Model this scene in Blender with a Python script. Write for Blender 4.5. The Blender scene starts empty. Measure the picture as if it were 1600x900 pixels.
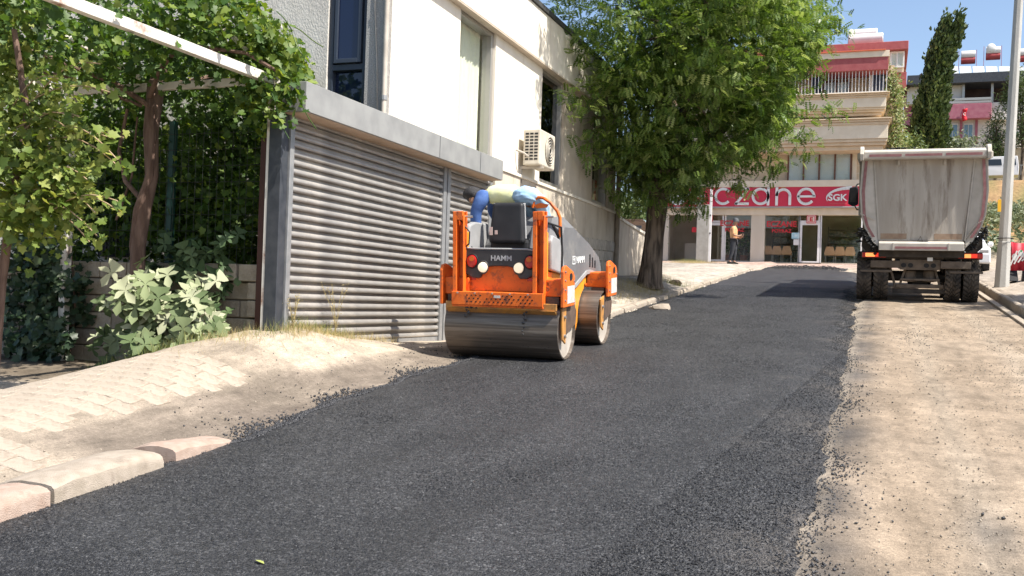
import bpy, bmesh, math, random
import numpy as np
from mathutils import Vector, Matrix, noise
R_ = math.radians
sc = bpy.context.scene
COL = sc.collection
rng = random.Random(7)
nrg = np.random.default_rng(11)

# ---------------------------------------------------------------- camera, sky, sun, exposure
F_PX, YAW, ROLL, PITCH = 1556.0, R_(20.3), .033, .0135
CAM = Vector((0, 0, 1.6))
_fw = Vector((-math.sin(YAW), math.cos(YAW), 0)); _rt = Vector((math.cos(YAW), math.sin(YAW), 0)); _up = Vector((0, 0, 1))
FW = _fw * math.cos(PITCH) + _up * math.sin(PITCH); _u2 = -_fw * math.sin(PITCH) + _up * math.cos(PITCH)
UP = _u2 * math.cos(ROLL) - _rt * math.sin(ROLL); RT = _rt * math.cos(ROLL) + _u2 * math.sin(ROLL)
cd = bpy.data.cameras.new('camera'); cam = bpy.data.objects.new('camera', cd); COL.objects.link(cam)
cd.sensor_width = 36; cd.lens = F_PX / 1600 * 36; cd.clip_end = 2000; cd.clip_start = .05
cam.matrix_world = Matrix(((RT.x, UP.x, -FW.x, CAM.x), (RT.y, UP.y, -FW.y, CAM.y), (RT.z, UP.z, -FW.z, CAM.z), (0, 0, 0, 1)))
sc.camera = cam
SUN_EL, SUN_AZ = R_(55), R_(-16)       # azimuth measured from +X towards +Y
sd = Vector((math.cos(SUN_EL) * math.cos(SUN_AZ), math.cos(SUN_EL) * math.sin(SUN_AZ), math.sin(SUN_EL)))
W = bpy.data.worlds.new('World'); sc.world = W; W.use_nodes = True
nt = W.node_tree; bg = nt.nodes['Background']; sky = nt.nodes.new('ShaderNodeTexSky')
sky.sky_type = 'NISHITA'; sky.sun_disc = False; sky.sun_elevation = SUN_EL; sky.sun_rotation = math.atan2(sd.x, sd.y)
sky.altitude = 600; sky.air_density = 1.0; sky.dust_density = 2.6; sky.ozone_density = 1.0
nt.links.new(sky.outputs[0], bg.inputs[0]); bg.inputs[1].default_value = .118
sl = bpy.data.lights.new('sun', 'SUN'); sl.energy = 5.0; sl.angle = R_(.5); sl.color = (1, .95, .865)
so = bpy.data.objects.new('sun', sl); COL.objects.link(so); so.rotation_euler = sd.to_track_quat('Z', 'Y').to_euler(); so.location = sd * 60
sc.view_settings.view_transform = 'Standard'; sc.view_settings.look = 'None'
sc.view_settings.exposure = .88; sc.view_settings.gamma = 1
sc.cycles.max_bounces = 8; sc.cycles.transparent_max_bounces = 12

# ---------------------------------------------------------------- helpers
def mat(name, c1, c2=None, scale=6, rough=.75, metal=0, bump=0, bscale=60, stretch=(1, 1, 1), c3=None, c3scale=1.2, c3amt=.5, detail=6, spec=.4, emit=None, contrast=(.35, .65), vary=0):
    m = bpy.data.materials.new(name); m.use_nodes = True
    n = m.node_tree.nodes; l = m.node_tree.links; b = n['Principled BSDF']
    b.inputs['Roughness'].default_value = rough; b.inputs['Metallic'].default_value = metal; b.inputs['Specular IOR Level'].default_value = spec
    b.inputs['Base Color'].default_value = (*c1, 1)
    tc = n.new('ShaderNodeTexCoord'); mp = n.new('ShaderNodeMapping'); mp.inputs['Scale'].default_value = stretch
    l.new(tc.outputs['Object'], mp.inputs[0])
    out = None
    if c2:
        t = n.new('ShaderNodeTexNoise'); t.inputs['Scale'].default_value = scale; t.inputs['Detail'].default_value = detail; l.new(mp.outputs[0], t.inputs['Vector'])
        r = n.new('ShaderNodeValToRGB'); r.color_ramp.elements[0].position = contrast[0]; r.color_ramp.elements[1].position = contrast[1]
        r.color_ramp.elements[0].color = (*c1, 1); r.color_ramp.elements[1].color = (*c2, 1); l.new(t.outputs[0], r.inputs[0]); out = r.outputs[0]
    if c3:
        t2 = n.new('ShaderNodeTexNoise'); t2.inputs['Scale'].default_value = c3scale; t2.inputs['Detail'].default_value = 8; t2.inputs['Roughness'].default_value = .7; l.new(mp.outputs[0], t2.inputs['Vector'])
        r2 = n.new('ShaderNodeValToRGB'); r2.color_ramp.elements[0].position = 1 - c3amt - .08; r2.color_ramp.elements[1].position = 1 - c3amt + .08; l.new(t2.outputs[0], r2.inputs[0])
        mx = n.new('ShaderNodeMix'); mx.data_type = 'RGBA'; l.new(r2.outputs[0], mx.inputs[0])
        if out: l.new(out, mx.inputs[6])
        else: mx.inputs[6].default_value = (*c1, 1)
        mx.inputs[7].default_value = (*c3, 1); out = mx.outputs[2]
    if vary:
        oi = n.new('ShaderNodeObjectInfo'); hs = n.new('ShaderNodeHueSaturation'); ma = n.new('ShaderNodeMapRange')
        ma.inputs[3].default_value = 1 - vary; ma.inputs[4].default_value = 1 + vary; l.new(oi.outputs['Random'], ma.inputs[0]); l.new(ma.outputs[0], hs.inputs['Value'])
        if out: l.new(out, hs.inputs['Color'])
        else: hs.inputs['Color'].default_value = (*c1, 1)
        out = hs.outputs[0]
    if out: l.new(out, b.inputs['Base Color'])
    if bump:
        t = n.new('ShaderNodeTexNoise'); t.inputs['Scale'].default_value = bscale; t.inputs['Detail'].default_value = 5; l.new(mp.outputs[0], t.inputs['Vector'])
        bp = n.new('ShaderNodeBump'); bp.inputs['Strength'].default_value = bump; bp.inputs['Distance'].default_value = .02; l.new(t.outputs[0], bp.inputs['Height']); l.new(bp.outputs[0], b.inputs['Normal'])
    if emit:
        b.inputs['Emission Color'].default_value = (*emit[0], 1); b.inputs['Emission Strength'].default_value = emit[1]
    return m

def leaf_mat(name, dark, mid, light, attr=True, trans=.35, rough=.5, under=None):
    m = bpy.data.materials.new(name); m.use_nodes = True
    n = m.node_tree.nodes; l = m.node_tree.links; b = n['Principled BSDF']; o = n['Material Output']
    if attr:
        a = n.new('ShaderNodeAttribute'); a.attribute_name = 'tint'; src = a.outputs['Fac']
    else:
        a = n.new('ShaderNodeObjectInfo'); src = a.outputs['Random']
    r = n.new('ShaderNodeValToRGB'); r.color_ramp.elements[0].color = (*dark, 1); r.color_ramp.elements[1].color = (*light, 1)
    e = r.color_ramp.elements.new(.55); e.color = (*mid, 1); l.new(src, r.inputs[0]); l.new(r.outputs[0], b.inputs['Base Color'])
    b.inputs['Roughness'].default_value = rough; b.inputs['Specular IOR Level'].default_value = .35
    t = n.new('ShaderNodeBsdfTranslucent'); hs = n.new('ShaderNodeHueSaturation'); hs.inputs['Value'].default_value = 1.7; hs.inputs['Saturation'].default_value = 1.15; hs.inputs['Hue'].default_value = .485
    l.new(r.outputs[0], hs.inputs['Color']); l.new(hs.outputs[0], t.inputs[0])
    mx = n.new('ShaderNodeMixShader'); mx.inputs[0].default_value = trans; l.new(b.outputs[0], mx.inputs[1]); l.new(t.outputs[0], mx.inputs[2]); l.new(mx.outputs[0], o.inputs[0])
    return m

def glass_mat(name, tint, refl=1.0, rough=.02, ior=1.55):
    m = bpy.data.materials.new(name); m.use_nodes = True
    n = m.node_tree.nodes; l = m.node_tree.links; o = n['Material Output']
    t = n.new('ShaderNodeBsdfTransparent'); t.inputs[0].default_value = (*tint, 1)
    g = n.new('ShaderNodeBsdfGlossy'); g.inputs[0].default_value = (refl, refl, refl, 1); g.inputs[1].default_value = rough
    f = n.new('ShaderNodeFresnel'); f.inputs[0].default_value = ior
    gm = n.new('ShaderNodeNewGeometry'); iv_ = n.new('ShaderNodeMath'); iv_.operation = 'SUBTRACT'; iv_.inputs[0].default_value = 1; l.new(gm.outputs['Backfacing'], iv_.inputs[1]); mf = n.new('ShaderNodeMath'); mf.operation = 'MULTIPLY'; l.new(f.outputs[0], mf.inputs[0]); l.new(iv_.outputs[0], mf.inputs[1])
    mx = n.new('ShaderNodeMixShader'); l.new(mf.outputs[0], mx.inputs[0]); l.new(t.outputs[0], mx.inputs[1]); l.new(g.outputs[0], mx.inputs[2]); l.new(mx.outputs[0], o.inputs[0])
    return m

def link(o, parent=None, w=True):
    COL.objects.link(o)
    if parent is not None:
        o.parent = parent
        if w: o.matrix_parent_inverse = Matrix.Translation(parent.location).inverted() if not parent.get('_loc') else Matrix.Identity(4)
    return o

def tag(o, label=None, cat=None, group=None, kind=None):
    if label: o['label'] = label
    if cat: o['category'] = cat
    if group: o['group'] = group
    if kind: o['kind'] = kind
    return o

def thing(name, label, cat, loc=(0, 0, 0), group=None, kind=None, local=False, rot=(0, 0, 0)):
    o = bpy.data.objects.new(name, None); COL.objects.link(o); o.location = loc; o.rotation_euler = rot; o.empty_display_size = .2
    if local: o['_loc'] = 1
    return tag(o, label, cat, group, kind)

class MB:
    def __init__(s): s.v = []; s.f = []; s.m = []; s.cm = 0
    def add(s, vs, fs):
        k = len(s.v); s.v += [tuple(v) for v in vs]; s.f += [tuple(i + k for i in f) for f in fs]; s.m += [s.cm] * len(fs); return s
    def box(s, x0, x1, y0, y1, z0, z1):
        return s.add([(x0, y0, z0), (x1, y0, z0), (x1, y1, z0), (x0, y1, z0), (x0, y0, z1), (x1, y0, z1), (x1, y1, z1), (x0, y1, z1)],
                     [(0, 3, 2, 1), (4, 5, 6, 7), (0, 1, 5, 4), (1, 2, 6, 5), (2, 3, 7, 6), (3, 0, 4, 7)])
    def bar(s, a, b, w, h, up=(0, 0, 1)):
        a = Vector(a); b = Vector(b); d = (b - a).normalized(); u = Vector(up)
        if abs(d.dot(u)) > .98: u = Vector((0, 1, 0))
        r = d.cross(u).normalized() * w / 2; u = r.cross(d).normalized() * h / 2
        vs = [p + i * r + j * u for p in (a, b) for i, j in ((-1, -1), (1, -1), (1, 1), (-1, 1))]
        return s.add(vs, [(3, 2, 1, 0), (4, 5, 6, 7), (0, 1, 5, 4), (1, 2, 6, 5), (2, 3, 7, 6), (3, 0, 4, 7)])
    def prism(s, poly, ax, a, b):
        n = len(poly)
        def P(p, t): return (t, p[0], p[1]) if ax == 0 else (p[0], t, p[1]) if ax == 1 else (p[0], p[1], t)
        return s.add([P(p, a) for p in poly] + [P(p, b) for p in poly], [tuple(range(n))[::-1], tuple(range(n, 2 * n))] + [(i, (i + 1) % n, n + (i + 1) % n, n + i) for i in range(n)])
    def tube(s, pts, rad, n=8, closed=False, cap=True):
        pts = [Vector(p) for p in pts]; k = len(pts); rad = rad if hasattr(rad, '__len__') else [rad] * k; rings = []
        pu = None
        for i, p in enumerate(pts):
            d = (pts[(i + 1) % k] - pts[i - 1]) if closed else (pts[min(i + 1, k - 1)] - pts[max(i - 1, 0)])
            d.normalize(); u = pu if pu is not None else (Vector((0, 0, 1)) if abs(d.z) < .9 else Vector((1, 0, 0)))
            u = (u - d * u.dot(d)).normalized(); pu = u; r = d.cross(u)
            rings.append([p + (u * math.cos(t) + r * math.sin(t)) * rad[i] for t in [2 * math.pi * j / n for j in range(n)]])
        vs = [v for r in rings for v in r]; fs = []
        for i in range(k if closed else k - 1):
            a, b = i * n, ((i + 1) % k) * n
            fs += [(a + j, a + (j + 1) % n, b + (j + 1) % n, b + j) for j in range(n)]
        if cap and not closed: fs += [tuple(range(n))[::-1], tuple(range((k - 1) * n, k * n))]
        return s.add(vs, fs)
    def lathe(s, prof, c, ax=0, n=32):          # prof: (t along axis, radius)
        k = len(prof); vs = []
        for t, r in prof:
            for j in range(n):
                a = 2 * math.pi * j / n; u, v = r * math.cos(a), r * math.sin(a)
                vs.append((c[0] + t, c[1] + u, c[2] + v) if ax == 0 else (c[0] + v, c[1] + t, c[2] + u) if ax == 1 else (c[0] + u, c[1] + v, c[2] + t))
        fs = [(i * n + j, i * n + (j + 1) % n, (i + 1) * n + (j + 1) % n, (i + 1) * n + j) for i in range(k - 1) for j in range(n)]
        fs += [tuple(range(n))[::-1], tuple(range((k - 1) * n, k * n))]
        return s.add(vs, fs)
    def disc(s, c, rx, rz, d, ax=1, n=20):      # elliptic plate facing along an axis
        pl = [(math.cos(2 * math.pi * i / n) * rx, math.sin(2 * math.pi * i / n) * rz) for i in range(n)]
        if ax == 1: return s.prism([(c[0] + a, c[2] + b) for a, b in pl], 1, c[1] - d, c[1])
        return s.prism([(c[1] + a, c[2] + b) for a, b in pl], 0, c[0], c[0] + d)
    def mesh(s, name):
        me = bpy.data.meshes.new(name); me.from_pydata(s.v, [], s.f)
        bm = bmesh.new(); bm.from_mesh(me); bmesh.ops.recalc_face_normals(bm, faces=bm.faces); bm.to_mesh(me); bm.free(); return me
    def build(s, name, m, parent=None, smooth=False, bevel=0, w=True, seg=2):
        me = s.mesh(name)
        ms = m if isinstance(m, (list, tuple)) else [m]
        for q in ms: me.materials.append(q)
        if len(ms) > 1: me.polygons.foreach_set('material_index', s.m)
        o = bpy.data.objects.new(name, me); link(o, parent, w)
        if smooth:
            me.polygons.foreach_set('use_smooth', [True] * len(me.polygons)); me.set_sharp_from_angle(angle=R_(40))
        if bevel:
            b = o.modifiers.new('bevel', 'BEVEL'); b.width = bevel; b.segments = seg; b.limit_method = 'ANGLE'; b.angle_limit = R_(35)
        return o

def box(name, m, parent, x0, x1, y0, y1, z0, z1, bevel=0, w=True): return MB().box(min(x0, x1), max(x0, x1), min(y0, y1), max(y0, y1), min(z0, z1), max(z0, z1)).build(name, m, parent, bevel=bevel, w=w)

def copy_of(src, parent=None, loc=None, rot=None, name=None):
    o = src.copy(); COL.objects.link(o)
    if parent is not None: o.parent = parent
    if loc is not None: o.location = loc
    if rot is not None: o.rotation_euler = rot
    return o
def copy_tree(src, parent=None):
    o = copy_of(src, parent)
    for ch in list(src.children): copy_tree(ch, o)
    return o

def ray(px, py): return FW + RT * ((px - 800) / F_PX) - UP * ((py - 450) / F_PX)
def onY(px, py, y):
    d = ray(px, py); p = CAM + d * ((y - CAM.y) / d.y); return p
def onX(px, py, x):
    d = ray(px, py); p = CAM + d * ((x - CAM.x) / d.x); return p

def text(name, s, m, parent, origin, width, height, right=(1, 0, 0), up=(0, 0, 1), depth=.006, w=True, bold=0.0, shear=0):
    cu = bpy.data.curves.new(name, 'FONT'); cu.body = s; cu.extrude = .01; cu.offset = bold; cu.resolution_u = 3; cu.shear = shear
    t = bpy.data.objects.new(name, cu); COL.objects.link(t)
    dg = bpy.context.evaluated_depsgraph_get(); me = bpy.data.meshes.new_from_object(t.evaluated_get(dg))
    bpy.data.objects.remove(t); bpy.data.curves.remove(cu)
    co = np.empty(len(me.vertices) * 3); me.vertices.foreach_get('co', co); co = co.reshape(-1, 3)
    mn = co.min(0); mx = co.max(0); co = (co - mn) / np.maximum(mx - mn, 1e-6)
    r = Vector(right).normalized(); u = Vector(up).normalized(); nn = r.cross(u)
    M = np.array([r, u, nn]); P = (co * np.array([width, height, depth])) @ M + np.array(origin)
    me.vertices.foreach_set('co', P.reshape(-1)); me.update()
    me.materials.clear(); me.materials.append(m)
    o = bpy.data.objects.new(name, me); link(o, parent, w); return o

def basis(n, spin):
    n = n / np.linalg.norm(n, axis=1, keepdims=True)
    a = np.where(np.abs(n[:, 2:3]) < .9, np.array([[0, 0, 1.]]), np.array([[1., 0, 0]]))
    x = np.cross(a, n); x /= np.linalg.norm(x, axis=1, keepdims=True); y = np.cross(n, x)
    c, s_ = np.cos(spin)[:, None], np.sin(spin)[:, None]
    return np.stack([x * c + y * s_, y * c - x * s_, n], axis=2)      # columns = local axes

def scatter(name, tv, tf, P, Rm, S, m, parent=None, tint=None, smooth=True, w=True, kind=None):
    tv = np.asarray(tv, float); k = len(tv); N = len(P); S = np.asarray(S, float).reshape(N, -1)
    V = np.einsum('nij,nkj->nki', Rm, tv[None] * S[:, None, :]) + P[:, None, :]
    me = bpy.data.meshes.new(name); nf = len(tf)
    me.vertices.add(N * k); me.vertices.foreach_set('co', V.reshape(-1))
    ln = np.array([len(f) for f in tf]); flat = np.concatenate([np.array(f) for f in tf])
    idx = (flat[None] + (np.arange(N) * k)[:, None]).reshape(-1)
    me.loops.add(len(idx)); me.loops.foreach_set('vertex_index', idx.astype(np.int32))
    tot = np.tile(ln, N); st = np.concatenate([[0], np.cumsum(tot)[:-1]])
    me.polygons.add(N * nf); me.polygons.foreach_set('loop_start', st.astype(np.int32)); me.polygons.foreach_set('loop_total', tot.astype(np.int32))
    if smooth: me.polygons.foreach_set('use_smooth', np.ones(N * nf, bool))
    if tint is not None:
        a = me.attributes.new('tint', 'FLOAT', 'POINT'); a.data.foreach_set('value', np.repeat(np.asarray(tint, float), k))
    me.update(); me.validate(); me.materials.append(m)
    o = bpy.data.objects.new(name, me); link(o, parent, w)
    if kind: o['kind'] = kind
    return o

# leaf shapes -------------------------------------------------------------
def fan(outline, fold=.18, droop=.15):
    vs = [(0, .05, 0)]
    for x, y in outline: vs.append((x, y, abs(x) * fold - droop * max(0, y) ** 2))
    n = len(outline); return vs, [(0, i + 1, (i + 1) % n + 1) for i in range(n)]
GRAPE = fan([(0, -.38), (.34, -.46), (.5, -.2), (.36, -.06), (.52, .22), (.26, .22), (.0, .6), (-.26, .22), (-.52, .22), (-.36, -.06), (-.5, -.2), (-.34, -.46)])
FIG = fan([(0, -.5), (.2, -.5), (.44, -.46), (.34, -.26), (.10, -.12), (.34, -.08), (.56, .14), (.40, .20), (.09, .07), (.15, .34), (.20, .52), (0, .74), (-.20, .52), (-.15, .34), (-.09, .07), (-.40, .20), (-.56, .14), (-.34, -.08), (-.10, -.12), (-.34, -.26), (-.44, -.46), (-.2, -.5)], fold=.25, droop=.3)
OVAL = ([(0, -.5, 0), (.26, -.15, .06), (.22, .25, .03), (0, .55, -.08), (-.22, .25, .03), (-.26, -.15, .06)], [(0, 1, 2, 3), (0, 3, 4, 5)])
def pinnate(pairs=5, L=.9, lw=.16, ll=.40):
    vs, fs = [], []
    for i in range(pairs):
        y = L * (i + 1) / (pairs + .6); z = -.24 * y * y
        for s_ in (-1, 1):
            k = len(vs); q = ll * (1 - .25 * abs(i / pairs - .4))
            vs += [(s_ * .01, y - .01, z), (s_ * q * .5, y - lw * .55 + .03, z + .015), (s_ * q, y + .05, z - .03), (s_ * q * .5, y + lw * .6 + .03, z + .01)]
            fs.append((k, k + 1, k + 2, k + 3))
    k = len(vs); z = -.24 * L * L
    vs += [(0, L - .02, z), (lw * .5, L + .08, z - .05), (0, L + .2, z - .15), (-lw * .5, L + .08, z - .05)]; fs.append((k, k + 1, k + 2, k + 3))
    return vs, fs
PINN = pinnate()
OCT = ([(1, 0, .1), (.1, 1, -.1), (-.9, .2, 0), (0, -1, .15), (.1, .1, .8), (0, 0, -.7)], [(0, 1, 4), (1, 2, 4), (2, 3, 4), (3, 0, 4), (1, 0, 5), (2, 1, 5), (3, 2, 5), (0, 3, 5)])
def rdir(n):
    v = nrg.normal(size=(n, 3)); return v / np.linalg.norm(v, axis=1, keepdims=True)

def skinned(name, joints, edges, m, parent, root=0, sub=2, w=True, smooth=True):
    me = bpy.data.meshes.new(name); me.from_pydata([j[0] for j in joints], edges, [])
    o = bpy.data.objects.new(name, me); COL.objects.link(o)
    sk = o.modifiers.new('skin', 'SKIN'); sk.use_smooth_shade = True
    if not me.skin_vertices: 
        bm = bmesh.new(); bm.from_mesh(me); bm.verts.layers.skin.verify(); bm.to_mesh(me); bm.free()
    for i, j in enumerate(joints):
        d = me.skin_vertices[0].data[i]; r = j[1]; d.radius = (r, r) if not hasattr(r, '__len__') else r; d.use_root = (i == root)
    ss = o.modifiers.new('sub', 'SUBSURF'); ss.levels = ss.render_levels = sub
    dg = bpy.context.evaluated_depsgraph_get(); m2 = bpy.data.meshes.new_from_object(o.evaluated_get(dg))
    bpy.data.objects.remove(o); bpy.data.meshes.remove(me)
    m2.materials.clear(); m2.materials.append(m); m2.polygons.foreach_set('use_smooth', [True] * len(m2.polygons))
    o = bpy.data.objects.new(name, m2); m2.name = name; link(o, parent, w); return o

def px_of(P):
    d = np.asarray(P) - np.array(CAM); z = d @ np.array(FW); return 800 + F_PX * (d @ np.array(RT)) / z, 450 - F_PX * (d @ np.array(UP)) / z

# ---------------------------------------------------------------- ground heights
def ss(a, b, x):
    t = np.clip((x - a) / (b - a), 0, 1); return t * t * (3 - 2 * t)
def road_z(y):
    y = np.asarray(y, float)
    return np.where(y < 22, .08 * y, np.where(y < 46, 1.76 + .082 * (y - 22), 3.728 + .004 * (y - 46)))
_WY = np.array([-30, 0, 3, 6, 8.3, 9.5, 10.4, 12, 13.5, 16, 23.5, 27.4, 40, 46, 60, 400.])
_WZ = np.array([-2.2, .3, .45, .74, 1.09, 1.235, 1.11, 1.0, .98, 1.3, 2.3, 2.46, 3.36, 3.74, 3.8, 4.5])
def redge(y): return -.24 - .012 * y + .05 * np.sin(y * 2.1) + .04 * np.sin(y * 5.3 + 1) + .02 * np.sin(y * 13) - .12 * ss(12, 22, y)
def ledge(y): return -4.47 - .2 * ss(6.0, 8.5, y) * (1 - ss(13, 17, y)) + .03 * np.sin(y * 3.1) + .025 * np.sin(y * 9.3)
def ground_z(x, y):
    x = np.asarray(x, float); y = np.asarray(y, float); r = road_z(y)
    wl = np.interp(y, _WY, _WZ); far = np.where(y < 11.8, .12 + .064 * y, wl)
    wl = wl + (far - wl) * ss(-6.3, -7.9, x)
    le = ledge(y); t = ss(-.06, -1.45, x - le); z = r * (1 - t) + wl * t + (.012 + .05 * ss(5.8, 5.2, y) + .05 * ss(13, 17, y)) * ss(.0, -.12, x - le) * (1 - t)
    side = .15 + .22 * ss(2.6, 4.2, x) * 1.0
    z = z + np.where(x > 2.52, side * ss(2.5, 2.56, x), 0)
    hill = np.clip(y - 37, 0, 53) * .13 + np.clip(y - 90, 0, 11) * .31
    z = z + hill * ss(1.2, 4.5, x) + np.clip(y - 52, 0, 55) * .19 * ss(-6, 1, x) * (1 - ss(1.2, 4.5, x))
    return z
# ---------------------------------------------------------------- ground sheet
def ground_mat():
    m = bpy.data.materials.new('ground'); m.use_nodes = True
    n = m.node_tree.nodes; l = m.node_tree.links; b = n['Principled BSDF']; b.inputs['Roughness'].default_value = .95; b.inputs['Specular IOR Level'].default_value = .15
    a = n.new('ShaderNodeVertexColor'); a.layer_name = 'zone'; tc = n.new('ShaderNodeTexCoord')
    def nz(s, d=8, r=.65, st=None):
        t = n.new('ShaderNodeTexNoise'); t.inputs['Scale'].default_value = s; t.inputs['Detail'].default_value = d; t.inputs['Roughness'].default_value = r
        if st:
            mp = n.new('ShaderNodeMapping'); mp.inputs['Scale'].default_value = st; l.new(tc.outputs['Object'], mp.inputs[0]); l.new(mp.outputs[0], t.inputs['Vector'])
        else: l.new(tc.outputs['Object'], t.inputs['Vector'])
        return t
    def mul(c, t, lo, hi, p0=.3, p1=.7):
        r = n.new('ShaderNodeMapRange'); r.inputs[1].default_value = p0; r.inputs[2].default_value = p1; r.inputs[3].default_value = lo; r.inputs[4].default_value = hi; l.new(t.outputs[0], r.inputs[0])
        h = n.new('ShaderNodeHueSaturation'); l.new(r.outputs[0], h.inputs['Value']); l.new(c, h.inputs['Color']); return h.outputs[0]
    c = mul(a.outputs[0], nz(.9), .76, 1.16); c = mul(c, nz(5, 8, .7, (1, .35, 1)), .74, 1.18); c = mul(c, nz(3, 6, .7, (1.6, .18, 1)), .80, 1.14); c = mul(c, nz(38, 4), .80, 1.15); c = mul(c, nz(160, 2), .66, 1.25)
    c = mul(c, nz(1.7, 14, .74), .84, 1.05, .36, .60); c = mul(c, nz(6.5, 12, .8), .82, 1.10, .36, .58)
    v = n.new('ShaderNodeTexVoronoi'); v.inputs['Scale'].default_value = 55; l.new(tc.outputs['Object'], v.inputs['Vector'])
    r = n.new('ShaderNodeMapRange'); r.inputs[1].default_value = .07; r.inputs[2].default_value = .16; r.inputs[3].default_value = .5; r.inputs[4].default_value = 1; l.new(v.outputs['Distance'], r.inputs[0])
    v2 = nz(3.2); r3 = n.new('ShaderNodeMapRange'); r3.inputs[1].default_value = .36; r3.inputs[2].default_value = .56; l.new(v2.outputs[0], r3.inputs[0])
    mxv = n.new('ShaderNodeMix'); mxv.inputs[2].default_value = 1; l.new(r3.outputs[0], mxv.inputs[0]); l.new(r.outputs[0], mxv.inputs[3])
    h = n.new('ShaderNodeHueSaturation'); l.new(mxv.outputs[0], h.inputs['Value']); l.new(c, h.inputs['Color'])
    l.new(h.outputs[0], b.inputs['Base Color'])
    t = nz(70, 6); bp = n.new('ShaderNodeBump'); bp.inputs['Strength'].default_value = .55; bp.inputs['Distance'].default_value = .012; l.new(t.outputs[0], bp.inputs['Height'])
    t2 = nz(9, 6); bp2 = n.new('ShaderNodeBump'); bp2.inputs['Strength'].default_value = .35; bp2.inputs['Distance'].default_value = .04; l.new(t2.outputs[0], bp2.inputs['Height']); l.new(bp.outputs[0], bp2.inputs['Normal']); l.new(bp2.outputs[0], b.inputs['Normal'])
    return m
def axis_pts(fine0, fine1, step, lo, hi):
    a = list(np.arange(fine0, fine1, step)); d = step
    x = fine0
    while x > lo: d *= 1.25; x -= d; a.insert(0, x)
    d = step; x = a[-1]
    while x < hi: d *= 1.22; x += d; a.append(x)
    return np.array(a)
def nfield(X, Y, s, seed=0):
    out = np.zeros(X.shape)
    for k in range(5):
        f = s * 1.9 ** k; ph = seed * 3.7 + k * 1.3; th = k * 1.1 + seed
        u = X * math.cos(th) + Y * math.sin(th); v = -X * math.sin(th) + Y * math.cos(th)
        out += np.sin(u * f + ph + 1.7 * np.sin(v * f * .7 + ph)) * np.sin(v * f * .93 + 2 * ph + 1.1 * np.sin(u * f * .8)) / 1.6 ** k
    return out / 2
def build_ground():
    xs = axis_pts(-11, 5.2, .11, -320, 320); ys = axis_pts(-1, 42, .16, -80, 420)
    X, Y = np.meshgrid(xs, ys); Z = ground_z(X, Y)
    n1 = nfield(X, Y, 2.3, 1); n2 = nfield(X, Y, .8, 2); n3 = nfield(X, Y, 6, 3)
    near = (np.abs(X) < 30) & (Y < 60); near = near * np.where((X < -5.3) & (X > -8) & (Y < 8), .12, 1.0); Z = Z + near * (.010 * n1 + .012 * n2 + .004 * n3)
    onroad = (X > ledge(Y) + .04) & (X < -.35) & (Y < 38); Z = np.where(onroad, Z - .05, Z)
    track = np.exp(-((X - .55 - .05 * n2) / .13) ** 2) + np.exp(-((X - 1.55 - .08 * n2) / .14) ** 2); right = (X > -.3) & (X < 2.5)
    Z = Z - .012 * track * right * (Y < 24)
    def mixc(c, k, t): return c * (1 - t[..., None]) + np.array(k) * t[..., None]
    c = np.zeros(X.shape + (3,)) + np.array([.41, .345, .27])                     # dry dust
    c = np.where(right[..., None], np.array([.32, .25, .182]), c); c = mixc(c, [.36, .29, .22], np.clip(n2, 0, 1) * .6 * right)
    c = mixc(c, [.175, .14, .108], np.clip(n1 * 1.7 - .25, 0, 1) * .3 * right)        # worn old surface patches
    c = mixc(c, [.37, .31, .24], np.clip(track, 0, 1) * right * .5)
    tar = np.clip(.8 * np.exp(-((X + .22) / .2) ** 2) * (.35 + .75 * np.clip(n1 + .5, 0, 1)), 0, .85) * (Y < 38); c = mixc(c, [.085, .08, .078], tar)
    blob = np.exp(-((X - .55) / .18) ** 2 - ((Y - 5.6) / .7) ** 2) * np.clip(.6 + n1, 0, 1); c = mixc(c, [.1, .095, .09], np.clip(blob, 0, .8))
    left = X < ledge(Y) + .05
    c = np.where(left[..., None], c * 1.16, c)
    pv = left & (Y < 8.6); c = np.where(pv[..., None], np.array([.36, .30, .235]) * (1 + .05 * n2[..., None]), c)
    edge = -5.36 + .10 * n1 + .2 * n2 * ss(5, 6, Y)
    strip = ss(0, .12, X - edge) * ss(4.9, 5.6, Y + .3 * n2) * (1 - ss(14, 18, Y)) * left; c = mixc(c, [.165, .135, .11], strip * np.clip(.8 + .35 * n1, .35, 1))
    soil = ss(-6.5, -7.2, X + .25 * n2) * ss(7.7, 8.3, Y + .25 * n1); c = mixc(c, [.13, .10, .07], soil * .8)
    c = mixc(c, [.42, .38, .33], left * ss(15, 20, Y) * .7)
    fc = ss(41.2, 41.6, Y) * (1 - ss(60, 70, Y)); c = mixc(c, [.42, .31, .26], fc * (X < 3))      # reddish forecourt
    pav = ss(2.56, 2.6, X) * (Y < 37); c = mixc(c, [.40, .34, .28], pav)
    hl = ss(2.0, 4, X) * ss(38, 44, Y) + ss(50, 56, Y); hl = np.clip(hl, 0, 1); gr = np.clip(.5 + n2 * 1.1 + .35 * np.sin(X * .5 + Y * .3), 0, 1)
    hc = np.array([.36, .22, .11]) * (1 - gr[..., None]) + np.array([.12, .15, .05]) * gr[..., None]; c = c * (1 - hl[..., None]) + hc * hl[..., None]
    ny, nx = X.shape; idx = np.arange(nx * ny).reshape(ny, nx)
    q = np.stack([idx[:-1, :-1], idx[:-1, 1:], idx[1:, 1:], idx[1:, :-1]], -1).reshape(-1, 4)
    me = bpy.data.meshes.new('ground'); me.from_pydata(np.stack([X, Y, Z], -1).reshape(-1, 3).tolist(), [], q.tolist())
    a = me.color_attributes.new('zone', 'FLOAT_COLOR', 'POINT'); a.data.foreach_set('color', np.concatenate([c.reshape(-1, 3), np.ones((nx * ny, 1))], 1).reshape(-1))
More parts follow.
